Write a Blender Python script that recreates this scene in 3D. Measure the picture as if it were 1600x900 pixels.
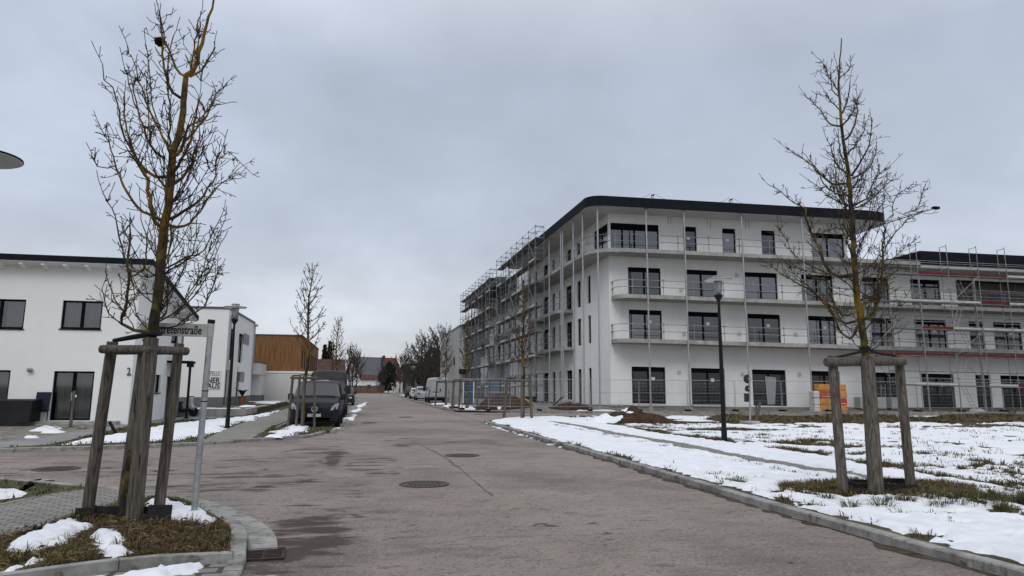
import bpy, math, random
from mathutils import Vector, Matrix, noise

# ------------------------------------------------------------------ scene, camera
for o in list(bpy.data.objects): bpy.data.objects.remove(o)
SC = bpy.context.scene
COL = SC.collection
RND = random.Random(7)
F, CX, CY = 1109.0, 800.0, 425.0
PITCH, YAW, ROLL, HC = math.radians(9.27), math.radians(11.57), 0.006, 1.65
fw = Vector((math.sin(YAW)*math.cos(PITCH), math.cos(YAW)*math.cos(PITCH), math.sin(PITCH)))
r0 = Vector((math.cos(YAW), -math.sin(YAW), 0)); u0 = r0.cross(fw)
rv = r0*math.cos(ROLL) + u0*math.sin(ROLL); uv = u0*math.cos(ROLL) - r0*math.sin(ROLL)
EYE = Vector((0, 0, HC))
def ray(x, y): return fw*F + rv*(x-CX) - uv*(y-CY)
def G(x, y, z=0.0):
    d = ray(x, y); return EYE + d*((z-HC)/d.z)
def AT(x, y, Y):
    d = ray(x, y); return EYE + d*(Y/d.y)
def ATX(x, y, X):
    d = ray(x, y); return EYE + d*(X/d.x)
def ONPLANE(x, y, P0, n):
    d = ray(x, y); return EYE + d*((P0-EYE).dot(n)/d.dot(n))

cam_d = bpy.data.cameras.new("camera"); cam = bpy.data.objects.new("camera", cam_d); COL.objects.link(cam)
cam_d.sensor_width = 36.0; cam_d.lens = 36.0*F/1600.0
cam_d.shift_x = 0.0; cam_d.shift_y = -(450.0-CY)/1600.0
cam_d.clip_start = 0.1; cam_d.clip_end = 4000
m3 = Matrix((rv, uv, -fw)).transposed()
cam.matrix_world = Matrix.Translation(EYE) @ m3.to_4x4()
SC.camera = cam

# ------------------------------------------------------------------ helpers
class MB:
    """collects faces, builds ONE mesh object"""
    def __init__(s, fn=None): s.v = []; s.f = []; s.m = []; s.k = 0; s.fn = fn
    def add(s, pts, faces):
        b = len(s.v)
        for p in pts: s.v.append(tuple(s.fn(*p)) if s.fn else tuple(p))
        for f in faces: s.f.append(tuple(i+b for i in f)); s.m.append(s.k)
    def face(s, *pts): s.add(pts, [tuple(range(len(pts)))])
    def box(s, x0, x1, y0, y1, z0, z1):
        s.add([(x0,y0,z0),(x1,y0,z0),(x1,y1,z0),(x0,y1,z0),(x0,y0,z1),(x1,y0,z1),(x1,y1,z1),(x0,y1,z1)],
              [(0,3,2,1),(4,5,6,7),(0,1,5,4),(1,2,6,5),(2,3,7,6),(3,0,4,7)])
    def bar(s, a, b, w, h):
        a, b = Vector(a), Vector(b); d = (b-a).normalized()
        up = Vector((0,0,1)) if abs(d.z) < .95 else Vector((0,1,0))
        x = d.cross(up).normalized()*(w/2); y = x.cross(d).normalized()*(h/2)
        s.add([a-x-y,a+x-y,a+x+y,a-x+y,b-x-y,b+x-y,b+x+y,b-x+y],
              [(3,2,1,0),(4,5,6,7),(0,1,5,4),(1,2,6,5),(2,3,7,6),(3,0,4,7)])
    def path(s, pts, rad, n=6, cap=True):
        pts = [Vector(p) for p in pts]; N = len(pts)
        if N < 2: return
        vs = []; prev = None
        for i, p in enumerate(pts):
            t = (pts[min(i+1,N-1)] - pts[max(i-1,0)])
            if t.length < 1e-7: t = Vector((0,0,1))
            t.normalize()
            if prev is None:
                a = Vector((1,0,0)) if abs(t.x) < .8 else Vector((0,1,0))
                x = t.cross(a).normalized()
            else:
                x = prev - t*prev.dot(t)
                x = x.normalized() if x.length > 1e-5 else t.orthogonal().normalized()
            prev = x; y = t.cross(x)
            r = rad[i] if isinstance(rad, (list, tuple)) else rad
            for k in range(n):
                a = 2*math.pi*k/n; vs.append(p + x*(math.cos(a)*r) + y*(math.sin(a)*r))
        fs = []
        for i in range(N-1):
            for k in range(n):
                k2 = (k+1) % n
                fs.append((i*n+k, i*n+k2, (i+1)*n+k2, (i+1)*n+k))
        if cap: fs.append(tuple(range(n-1,-1,-1))); fs.append(tuple(range((N-1)*n, N*n)))
        s.add(vs, fs)
    def tube(s, a, b, r, r2=None, n=6, cap=True): s.path([a, b], [r, r if r2 is None else r2], n, cap)
    def lathe(s, prof, c=(0,0,0), n=20):
        vs = []; fs = []
        for r, z in prof:
            for k in range(n):
                a = 2*math.pi*k/n; vs.append((c[0]+math.cos(a)*r, c[1]+math.sin(a)*r, c[2]+z))
        for i in range(len(prof)-1):
            for k in range(n):
                k2 = (k+1) % n; fs.append((i*n+k, i*n+k2, (i+1)*n+k2, (i+1)*n+k))
        if prof[0][0] > 1e-4: fs.append(tuple(range(n-1,-1,-1)))
        if prof[-1][0] > 1e-4: fs.append(tuple(range((len(prof)-1)*n, len(prof)*n)))
        s.add(vs, fs)
    def prism(s, poly, z0, z1, top=True, bottom=True):
        n = len(poly)
        A = sum(poly[i][0]*poly[(i+1)%n][1]-poly[(i+1)%n][0]*poly[i][1] for i in range(n))
        if A < 0: poly = poly[::-1]
        vs = [(p[0],p[1],z0) for p in poly] + [(p[0],p[1],z1) for p in poly]
        fs = [(i,(i+1)%n,n+(i+1)%n,n+i) for i in range(n)]
        if top: fs.append(tuple(range(n,2*n)))
        if bottom: fs.append(tuple(range(n-1,-1,-1)))
        s.add(vs, fs)
    def build(s, name, mats, parent=None, smooth=False, off=None):
        me = bpy.data.meshes.new(name)
        vs = s.v
        if off is not None: vs = [(a-off[0], b-off[1], c-off[2]) for a, b, c in vs]
        me.from_pydata(vs, [], s.f)
        if not isinstance(mats, (list, tuple)): mats = [mats]
        for m in mats: me.materials.append(m)
        if len(mats) > 1: me.polygons.foreach_set("material_index", s.m)
        if smooth: me.polygons.foreach_set("use_smooth", [True]*len(me.polygons))
        me.update()
        o = bpy.data.objects.new(name, me); COL.objects.link(o)
        if parent is not None: o.parent = parent
        return o
def bev(o, w, seg=2, ang=40):
    m = o.modifiers.new("bevel", 'BEVEL'); m.width = w; m.segments = seg; m.limit_method = 'ANGLE'; m.angle_limit = math.radians(ang); return o
def tag(o, label, cat, group=None, kind=None):
    o["label"] = label; o["category"] = cat
    if group: o["group"] = group
    if kind: o["kind"] = kind
    return o
def thing(name, label, cat, loc=(0,0,0), rz=0.0, group=None):
    o = bpy.data.objects.new(name, None); COL.objects.link(o); o.empty_display_size = .2
    o.location = loc; o.rotation_euler = (0, 0, rz)
    return tag(o, label, cat, group)
KIDS = {}
def copy_tree(o, parent=None):
    c = o.copy(); COL.objects.link(c)
    if parent is not None: c.parent = parent
    for ch in [x for x in COL.objects if x.parent == o]: copy_tree(ch, c)
    return c
def dup(o, loc, rz=0.0, label=None, group=None, scale=None):
    c = copy_tree(o); c.location = loc; c.rotation_euler = (0, 0, rz)
    if scale: c.scale = scale if isinstance(scale, tuple) else (scale,)*3
    if label: c["label"] = label
    if group: c["group"] = group
    return c
TEXTS = []
def font(text, size, mat, parent, loc, rot, name="lettering", align='LEFT', depth=.002, bold=0.0, sx=1.0):
    cu = bpy.data.curves.new(name, 'FONT'); cu.body = text; cu.size = size; cu.extrude = depth; cu.align_x = align
    cu.offset = bold; cu.materials.append(mat)
    o = bpy.data.objects.new(name, cu); COL.objects.link(o); o.parent = parent; o.location = loc; o.rotation_euler = rot
    o.scale = (sx, 1, 1)
    TEXTS.append(o); return o
def NZ(x, y, s, seed=0.0): return noise.noise(Vector((x*s+seed*13.7, y*s-seed*7.3, seed*3.1)))
def FB(x, y, s, seed=0.0, oct=4):
    t = 0; a = 1; w = 0
    for i in range(oct): t += NZ(x, y, s*2**i, seed+i*5)*a; w += a; a *= .5
    return t/w*1.6

# ------------------------------------------------------------------ materials
def srgb(r, g, b):
    f = lambda c: (c/12.92 if c <= .04045 else ((c+.055)/1.055)**2.4)
    return (f(r/255), f(g/255), f(b/255))
def nd(nt, t, **kw):
    n = nt.nodes.new(t)
    for k, v in kw.items():
        if k in n.inputs: n.inputs[k].default_value = v
        else: setattr(n, k, v)
    return n
def mat(name, col, rough=.7, var=.12, scale=6.0, bump=0.0, bscale=None, col2=None, stretch=(1,1,1), metal=0.0, spec=.22, world=False, lo=.35, hi=.65, detail=6.0, ior=None, coat=0.0):
    m = bpy.data.materials.new(name); m.use_nodes = True; nt = m.node_tree; L = nt.links
    bs = nt.nodes["Principled BSDF"]
    bs.inputs["Roughness"].default_value = rough; bs.inputs["Metallic"].default_value = metal
    bs.inputs["Specular IOR Level"].default_value = spec
    if ior: bs.inputs["IOR"].default_value = ior
    if coat: bs.inputs["Coat Weight"].default_value = coat; bs.inputs["Coat Roughness"].default_value = .05
    tc = nd(nt, "ShaderNodeNewGeometry") if world else nd(nt, "ShaderNodeTexCoord")
    mp = nd(nt, "ShaderNodeMapping"); mp.inputs["Scale"].default_value = stretch
    L.new(tc.outputs["Position" if world else "Object"], mp.inputs["Vector"])
    n = nd(nt, "ShaderNodeTexNoise", Scale=scale, Detail=detail, Roughness=.62)
    L.new(mp.outputs[0], n.inputs["Vector"])
    cr = nd(nt, "ShaderNodeValToRGB")
    c1 = tuple(max(0, c*(1-var)) for c in col); c2 = col2 if col2 else tuple(min(1, c*(1+var)) for c in col)
    cr.color_ramp.elements[0].position = lo; cr.color_ramp.elements[1].position = hi
    cr.color_ramp.elements[0].color = (*c1, 1); cr.color_ramp.elements[1].color = (*c2, 1)
    L.new(n.outputs["Fac"], cr.inputs[0]); L.new(cr.outputs[0], bs.inputs["Base Color"])
    if bump:
        n2 = nd(nt, "ShaderNodeTexNoise", Scale=bscale or scale*3, Detail=5.0, Roughness=.65)
        L.new(mp.outputs[0], n2.inputs["Vector"])
        b = nd(nt, "ShaderNodeBump", Strength=min(1.0, bump), Distance=.02)
        L.new(n2.outputs["Fac"], b.inputs["Height"]); L.new(b.outputs[0], bs.inputs["Normal"])
    m["_ramp"] = cr.name
    return m
def mix_over(m, col, scale, lo, hi, world=True, stretch=(1,1,1), rough=None, detail=6.0, seed=0.0, dist=0.0):
    """adds a second colour in noise-shaped patches (stains, damp, lichen)"""
    nt = m.node_tree; L = nt.links; bs = nt.nodes["Principled BSDF"]
    src = bs.inputs["Base Color"].links[0].from_socket
    tc = nd(nt, "ShaderNodeNewGeometry") if world else nd(nt, "ShaderNodeTexCoord")
    mp = nd(nt, "ShaderNodeMapping"); mp.inputs["Scale"].default_value = stretch; mp.inputs["Location"].default_value = (seed, seed*1.7, seed*.3)
    L.new(tc.outputs["Position" if world else "Object"], mp.inputs["Vector"])
    n = nd(nt, "ShaderNodeTexNoise", Scale=scale, Detail=detail, Roughness=.6, Distortion=dist); L.new(mp.outputs[0], n.inputs["Vector"])
    r = nd(nt, "ShaderNodeMapRange"); r.inputs["From Min"].default_value = lo; r.inputs["From Max"].default_value = hi
    L.new(n.outputs["Fac"], r.inputs["Value"])
    mx = nd(nt, "ShaderNodeMix", data_type='RGBA'); L.new(r.outputs[0], mx.inputs[0]); L.new(src, mx.inputs[6]); mx.inputs[7].default_value = (*col, 1)
    L.new(mx.outputs[2], bs.inputs["Base Color"])
    if rough is not None:
        mr = nd(nt, "ShaderNodeMapRange"); L.new(r.outputs[0], mr.inputs["Value"]); mr.inputs["To Min"].default_value = bs.inputs["Roughness"].default_value; mr.inputs["To Max"].default_value = rough
        L.new(mr.outputs[0], bs.inputs["Roughness"])
    return m
def pavers(name, col, bw, bh, mortar=.012, world=True, rot=0.0, var=.18):
    m = mat(name, col, .85, .1, 9, .25, 60, world=world); nt = m.node_tree; L = nt.links; bs = nt.nodes["Principled BSDF"]
    src = bs.inputs["Base Color"].links[0].from_socket
    tc = nd(nt, "ShaderNodeNewGeometry"); mp = nd(nt, "ShaderNodeMapping"); mp.inputs["Rotation"].default_value = (0, 0, rot)
    L.new(tc.outputs["Position"], mp.inputs["Vector"])
    b = nd(nt, "ShaderNodeTexBrick"); b.inputs["Scale"].default_value = 1.0
    b.inputs["Brick Width"].default_value = bw; b.inputs["Row Height"].default_value = bh; b.inputs["Mortar Size"].default_value = mortar
    b.inputs["Mortar Smooth"].default_value = .3; b.inputs["Bias"].default_value = 0
    b.inputs["Color1"].default_value = (1-var,)*3+(1,); b.inputs["Color2"].default_value = (1+var*.5,)*3+(1,); b.inputs["Mortar"].default_value = (.28,.27,.24,1)
    L.new(mp.outputs[0], b.inputs["Vector"])
    mx = nd(nt, "ShaderNodeMix", data_type='RGBA', blend_type='MULTIPLY'); mx.inputs[0].default_value = 1
    L.new(src, mx.inputs[6]); L.new(b.outputs["Color"], mx.inputs[7]); L.new(mx.outputs[2], bs.inputs["Base Color"])
    bp = nd(nt, "ShaderNodeBump", Strength=.6, Distance=.01); inv = nd(nt, "ShaderNodeMath", operation='SUBTRACT'); inv.inputs[0].default_value = 1
    L.new(b.outputs["Fac"], inv.inputs[1]); L.new(inv.outputs[0], bp.inputs["Height"])
    old = bs.inputs["Normal"].links[0].from_socket; L.new(old, bp.inputs["Normal"]); L.new(bp.outputs[0], bs.inputs["Normal"])
    return m
def glass(name, tint=(.02,.024,.03), rough=.04, ior=1.9):
    return mat(name, tint, rough, .15, 1.5, 0, spec=.5, ior=ior)
def clear_glass(name, frac=.6):
    m = bpy.data.materials.new(name); m.use_nodes = True; nt = m.node_tree; L = nt.links; nt.nodes.clear()
    out = nd(nt, "ShaderNodeOutputMaterial"); tr = nd(nt, "ShaderNodeBsdfTransparent"); tr.inputs[0].default_value = (.8,.83,.84,1)
    gl = nd(nt, "ShaderNodeBsdfGlossy"); gl.inputs["Roughness"].default_value = .04; gl.inputs[0].default_value = (.9,.93,.95,1)
    fr = nd(nt, "ShaderNodeFresnel"); fr.inputs[0].default_value = 1.6
    ad = nd(nt, "ShaderNodeMath", operation='ADD'); ad.inputs[1].default_value = 1-frac-.3; L.new(fr.outputs[0], ad.inputs[0])
    mx = nd(nt, "ShaderNodeMixShader"); L.new(ad.outputs[0], mx.inputs[0]); L.new(tr.outputs[0], mx.inputs[1]); L.new(gl.outputs[0], mx.inputs[2]); L.new(mx.outputs[0], out.inputs[0])
    return m

M = {}
M['asphalt'] = mat("asphalt", (.252,.214,.190), .95, .16, 1.1, .9, 95, world=True, detail=14, spec=.1)
mix_over(M['asphalt'], (.295,.258,.234), .30, .47, .70, detail=5, seed=4)
mix_over(M['asphalt'], (.165,.142,.129), .28, .50, .66, detail=6, seed=33)
mix_over(M['asphalt'], (.15,.128,.116), .8, .57, .68, stretch=(.6,1.5,1), detail=12, seed=21, dist=.5)
mix_over(M['asphalt'], (.36,.335,.315), 30, .54, .66, detail=8, seed=3)
mix_over(M['asphalt'], (.11,.095,.086), 24, .55, .67, detail=9, seed=8)
mix_over(M['asphalt'], (.16,.138,.125), 6, .56, .70, detail=11, seed=18, stretch=(.5,1.4,1))
M['seam'] = mat("joint sealant", (.055,.05,.048), .75, .3, 8, .3, world=True)
M['patch'] = mat("asphalt stain", (.105,.090,.080), .8, .3, 9, .5, 90, world=True)
M['kerb'] = mat("kerb granite", (.27,.265,.25), .85, .25, 5, .35, 90, world=True, detail=10)
mix_over(M['kerb'], (.12,.115,.10), 1.7, .50, .66, seed=9)
mix_over(M['kerb'], (.085,.08,.06), 6, .56, .68, seed=19)
M['paver'] = pavers("grey pavers", (.245,.235,.215), .21, .105)
M['paver2'] = pavers("bay pavers", (.21,.205,.19), .30, .20, .03)
M['paver3'] = pavers("herringbone pavers", (.25,.24,.215), .20, .10, .01, rot=math.radians(45))
M['slabs'] = pavers("path slabs", (.24,.24,.235), 1.2, .22, .012, rot=math.radians(16))
M['plank_pave'] = M['slabs']
M['soil'] = mat("verge soil", (.05,.042,.026), .95, .45, 3.5, .9, 30, col2=(.105,.088,.045), world=True, detail=10)
mix_over(M['soil'], (.060,.068,.022), 1.3, .48, .62, seed=2)
M['leafdirt'] = mat("kerb dirt", (.045,.034,.022), .95, .5, 6, .9, 40, col2=(.10,.078,.055), world=True, detail=10)
M['field'] = mat("winter grass ground", (.040,.032,.019), .95, .4, 2.5, .9, 30, col2=(.10,.082,.047), world=True, detail=10)
M['dirt'] = mat("dug earth", (.028,.015,.008), .95, .4, 2.2, 1.0, 14, col2=(.062,.034,.018), world=True, detail=10)
M['sand'] = mat("yellow sand", (.22,.165,.09), .95, .2, 3, .8, 18, world=True)
M['gravel'] = mat("site gravel", (.16,.145,.125), .95, .45, 4, 1.0, 26, col2=(.27,.25,.22), world=True, detail=12)
M['snow'] = mat("snow", (.70,.72,.76), .7, .05, 3, .9, 26, col2=(.79,.805,.83), world=True, detail=10)
mix_over(M['snow'], (.60,.61,.63), 1.2, .55, .85, detail=9, seed=12)
M['snow'].node_tree.nodes["Principled BSDF"].inputs["Specular IOR Level"].default_value = .25
M['plaster'] = mat("white render", (.78,.78,.76), .9, .035, .6, .18, 120, detail=8)
mix_over(M['plaster'], (.64,.64,.62), .35, .50, .85, stretch=(1,1,.25), seed=6)
mix_over(M['plaster'], (.60,.60,.58), 1.3, .60, .80, stretch=(1,1,.12), seed=16)
M['plaster_h'] = mat("house render", (.80,.80,.78), .9, .025, .7, .18, 120)
mix_over(M['plaster_h'], (.72,.72,.70), .4, .55, .9, stretch=(1,1,.3), seed=8)
M['cream'] = mat("cream render", (.62,.61,.57), .9, .05, .6, .15, 90)
M['grey_render'] = mat("grey hall cladding", (.36,.36,.35), .8, .08, .5, 0, stretch=(1,1,.3))
M['plinth'] = mat("grey plinth", (.14,.145,.155), .85, .1, 2, .2)
M['concrete'] = mat("concrete", (.33,.33,.31), .85, .22, 2.5, .3, 30, detail=9)
mix_over(M['concrete'], (.22,.22,.21), 1.1, .52, .75, world=False, stretch=(1,1,.4), seed=3)
M['soffit'] = mat("soffit concrete", (.48,.48,.46), .9, .1, 1.2, .15)
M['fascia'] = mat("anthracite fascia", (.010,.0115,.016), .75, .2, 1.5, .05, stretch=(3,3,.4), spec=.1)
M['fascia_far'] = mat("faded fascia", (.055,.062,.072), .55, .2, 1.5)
M['frame'] = mat("anthracite frame", (.005,.0055,.007), .8, .2, 4, spec=.06)
M['glass'] = glass("window glass", (.034,.037,.048), .04, 2.25)
M['glass_b'] = glass("bluish window glass", (.05,.054,.070), .05, 2.4)
M['glass_c'] = glass("dark window glass", (.018,.02,.026), .04, 1.95)
M['glass2'] = glass("dim window glass", (.010,.012,.015), .05, 1.6)
M['clear'] = clear_glass("curtained glass", .62)
M['lampglass'] = clear_glass("lamp glass", .68)
_n = M['lampglass'].node_tree; _o = [x for x in _n.nodes if x.type == 'OUTPUT_MATERIAL'][0]; _src = _o.inputs[0].links[0].from_socket
_d = _n.nodes.new("ShaderNodeBsdfTranslucent"); _d.inputs[0].default_value = (.8,.8,.78,1); _d2 = _n.nodes.new("ShaderNodeBsdfDiffuse"); _d2.inputs[0].default_value = (.75,.76,.76,1)
_m1 = _n.nodes.new("ShaderNodeMixShader"); _n.links.new(_d.outputs[0], _m1.inputs[1]); _n.links.new(_d2.outputs[0], _m1.inputs[2])
_m2 = _n.nodes.new("ShaderNodeMixShader"); _m2.inputs[0].default_value = .2; _n.links.new(_src, _m2.inputs[1]); _n.links.new(_m1.outputs[0], _m2.inputs[2]); _n.links.new(_m2.outputs[0], _o.inputs[0])
M['curtain'] = mat("net curtain", (.24,.25,.25), .9, .2, 3, stretch=(6,6,.3))
M['room'] = mat("dark room", (.03,.03,.03), .9, .2, 2)
M['galv'] = mat("galvanised steel", (.36,.37,.38), .45, .22, 9, .08, metal=.55, detail=8)
M['galv_dull'] = mat("dull scaffold tube", (.25,.255,.26), .55, .3, 5, .1, metal=.4)
M['rust'] = mat("rusty coupler", (.06,.045,.038), .7, .3, 20)
M['black'] = mat("black paint", (.005,.005,.006), .5, .25, 12, .05)
M['rubber'] = mat("black rubber", (.014,.014,.015), .7, .3, 10, .3)
M['tarp'] = mat("black cover", (.008,.008,.010), .6, .3, 3, .5, 6)
M['disc'] = mat("lamp disc", (.60,.62,.60), .4, .08, 4, spec=.5)
M['wood'] = mat("weathered stake", (.090,.077,.062), .85, .45, 5, 1.0, 14, col2=(.18,.158,.132), stretch=(7,7,.6), detail=12)
mix_over(M['wood'], (.028,.023,.018), 9, .60, .66, world=False, stretch=(4,4,.18), detail=4, seed=2)
M['bark'] = mat("bark", (.022,.017,.013), .95, .4, 9, 1.0, 30, col2=(.065,.050,.036), stretch=(1,1,.5), detail=10)
mix_over(M['bark'], (.18,.112,.014), 3.0, .45, .58, world=False, seed=3, detail=9)
mix_over(M['bark'], (.12,.112,.025), 4.5, .50, .63, world=False, seed=14, detail=9)
M['bark_o'] = mat("lichen bark", (.022,.017,.013), .95, .4, 9, 1.0, 30, col2=(.065,.046,.028), stretch=(1,1,.5), detail=10)
mix_over(M['bark_o'], (.20,.10,.012), 2.2, .40, .54, world=False, seed=5, detail=9)
def height_limit(m, z0, z1):
    """the last lichen layer only grows on the upper stem"""
    nt = m.node_tree; mx = [n for n in nt.nodes if n.bl_idname == "ShaderNodeMix"][-1]; f = mx.inputs[0].links[0].from_socket
    tc = nt.nodes.new("ShaderNodeTexCoord"); sp = nt.nodes.new("ShaderNodeSeparateXYZ"); nt.links.new(tc.outputs["Object"], sp.inputs[0])
    mr = nt.nodes.new("ShaderNodeMapRange"); mr.inputs[1].default_value = z0; mr.inputs[2].default_value = z1; nt.links.new(sp.outputs[2], mr.inputs[0])
    mu = nt.nodes.new("ShaderNodeMath"); mu.operation = 'MULTIPLY'; nt.links.new(f, mu.inputs[0]); nt.links.new(mr.outputs[0], mu.inputs[1]); nt.links.new(mu.outputs[0], mx.inputs[0])
height_limit(M['bark_o'], 2.9, 4.2)
mix_over(M['bark_o'], (.11,.10,.022), 4.5, .50, .62, world=False, seed=24, detail=9)
M['bark_mid'] = mat("orange lichen bark", (.022,.017,.013), .95, .4, 9, 1.0, 30, col2=(.065,.046,.028), stretch=(1,1,.5), detail=10)
mix_over(M['bark_mid'], (.17,.088,.014), 2.2, .44, .57, world=False, seed=5, detail=9)
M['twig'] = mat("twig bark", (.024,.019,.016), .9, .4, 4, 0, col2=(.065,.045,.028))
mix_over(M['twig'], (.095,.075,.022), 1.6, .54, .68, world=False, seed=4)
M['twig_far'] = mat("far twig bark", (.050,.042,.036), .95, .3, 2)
M['evergreen'] = mat("dark evergreen", (.012,.016,.012), .9, .5, 2, col2=(.03,.036,.022))
M['ivy'] = mat("dense winter hedge", (.022,.022,.014), .9, .5, 1.5, col2=(.05,.047,.028))
M['grass_g'] = mat("green blade", (.045,.062,.016), .8, .35, 3, world=True)
M['grass_s'] = mat("straw blade", (.17,.125,.06), .85, .35, 3, world=True)
M['grass_b'] = mat("brown blade", (.075,.047,.022), .9, .4, 3, world=True)
M['stone'] = mat("field stone", (.20,.18,.15), .9, .35, 6, .4)
M['iron'] = mat("cast iron", (.078,.067,.058), .7, .3, 20, .6, 60, metal=.3)
M['iron_rust'] = mat("rusty grate", (.035,.024,.019), .8, .4, 14, .5)
M['larch'] = mat("larch boards", (.20,.092,.036), .8, .3, 2.2, .1, col2=(.29,.15,.066), stretch=(5,5,.25))
M['larch_dark'] = mat("board joint", (.05,.022,.01), .9, .2, 3)
M['tile'] = mat("red roof tile", (.095,.040,.032), .9, .3, 1.2, .4, 12, col2=(.13,.06,.046))
M['tile_dark'] = mat("brown roof tile", (.066,.036,.030), .85, .3, 1.2, .3, 12)
M['pv'] = mat("solar panel", (.040,.046,.058), .5, .2, .7, spec=.6)
M['tin'] = mat("metal coping", (.10,.105,.115), .45, .15, 3, metal=.4)
M['paint_black'] = mat("dark van paint", (.013,.0145,.020), .5, .15, 3, coat=.07, spec=.12)
M['paint_grey'] = mat("dark grey paint", (.034,.039,.041), .6, .15, 2, coat=.03, spec=.12)
M['paint_white'] = mat("white van paint", (.36,.38,.41), .35, .06, 1.5, coat=.4)
M['paint_car'] = mat("white car paint", (.62,.63,.64), .3, .05, 2, coat=.5)
M['paint_dgreen'] = mat("black car paint", (.014,.015,.018), .4, .15, 2, coat=.2)
M['plastic'] = mat("black bumper plastic", (.016,.017,.019), .6, .2, 8)
M['chrome'] = mat("chrome", (.7,.71,.73), .15, .05, 5, metal=1.0)
M['headlight'] = mat("headlight lens", (.45,.48,.5), .12, .35, 14, spec=.8, coat=.6)
M['tail'] = mat("tail light", (.10,.012,.010), .25, .2, 9, coat=.5)
M['plate'] = mat("number plate", (.55,.56,.56), .5, .06, 6)
M['ink'] = mat("black lettering", (.012,.012,.013), .6, .1, 9)
M['grey_ink'] = mat("grey lettering", (.09,.09,.095), .6, .1, 9)
M['sign'] = mat("sign enamel", (.40,.40,.38), .45, .1, 5, detail=8)
M['sign_back'] = mat("sign back", (.028,.03,.032), .55, .25, 5)
M['banner'] = mat("white banner", (.70,.70,.68), .7, .04, 3)
M['grey_panel'] = mat("grey shutter panel", (.26,.265,.275), .6, .08, 4)
M['orange'] = mat("orange wrap", (.62,.27,.045), .4, .18, 3, .2, 9)
M['redwrap'] = mat("red wrap", (.50,.052,.03), .4, .15, 3, .2, 9)
M['whitewrap'] = mat("white wrap", (.62,.61,.58), .5, .08, 3, .2, 9)
M['blocks'] = mat("aerated blocks", (.42,.42,.40), .9, .08, 3, .2)
M['toe'] = mat("red toe board", (.135,.014,.016), .65, .35, 3)
M['toe_w'] = mat("pale toe board", (.45,.44,.42), .6, .2, 3)
M['deck'] = mat("scaffold deck", (.15,.145,.135), .8, .3, 3)
M['sheet'] = mat("white plastic sheet", (.72,.74,.76), .5, .06, 2, .4, 5)
M['blue'] = mat("blue plastic", (.022,.085,.17), .5, .12, 3)
M['terracotta'] = mat("terracotta", (.26,.10,.05), .85, .15, 8)
M['greywood'] = mat("grey boards", (.16,.145,.13), .85, .35, 2, .3, stretch=(6,6,.3), col2=(.24,.225,.205))
M['brownfence'] = mat("brown fence", (.095,.05,.03), .85, .3, 2, stretch=(5,5,.3))
M['nest'] = mat("nest", (.012,.010,.008), .95, .4, 20, 1.0)
M['warn'] = mat("warning red", (.30,.03,.025), .5, .15, 6)
M['warnw'] = mat("warning white", (.62,.62,.60), .5, .08, 6)

# ------------------------------------------------------------------ ground, road, kerbs
def struct(o, label=None, cat=None):
    o["kind"] = "structure"
    if label: o["label"] = label; o["category"] = cat
    return o
def xy(p): return (p.x, p.y)
def sdf(poly, x, y):
    """signed distance to polygon, positive inside"""
    d = 1e9; ins = False; n = len(poly); j = n-1
    for i in range(n):
        ax, ay = poly[j]; bx, by = poly[i]
        ex, ey = bx-ax, by-ay; wx, wy = x-ax, y-ay
        t = max(0, min(1, (wx*ex+wy*ey)/(ex*ex+ey*ey+1e-12)))
        dx, dy = wx-ex*t, wy-ey*t; d = min(d, dx*dx+dy*dy)
        if (ay > y) != (by > y) and x < (bx-ax)*(y-ay)/(by-ay)+ax: ins = not ins
        j = i
    d = math.sqrt(d); return d if ins else -d
def smooth_line(pts, step=.25):
    pts = [Vector(p) if len(p) == 3 else Vector((p[0], p[1], 0)) for p in pts]; out = []
    for i in range(len(pts)-1):
        p0 = pts[max(i-1,0)]; p1 = pts[i]; p2 = pts[i+1]; p3 = pts[min(i+2,len(pts)-1)]
        n = max(1, int((p2-p1).length/step))
        for k in range(n):
            t = k/n; t2 = t*t; t3 = t2*t
            out.append(.5*((2*p1)+(p2-p0)*t+(2*p0-5*p1+4*p2-p3)*t2+(3*p1-p0-3*p2+p3)*t3))
    out.append(pts[-1]); return out
def sheet(name, poly, z, m, label=None, cat=None):
    mb = MB(); n = len(poly)
    A = sum(poly[i][0]*poly[(i+1)%n][1]-poly[(i+1)%n][0]*poly[i][1] for i in range(n))
    if A < 0: poly = poly[::-1]
    mb.face(*[(p[0], p[1], z) for p in poly]); return struct(mb.build(name, m), label, cat)
def slab(name, poly, z0, z1, m):
    mb = MB(); mb.prism(poly, z0, z1); return struct(mb.build(name, m))
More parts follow.
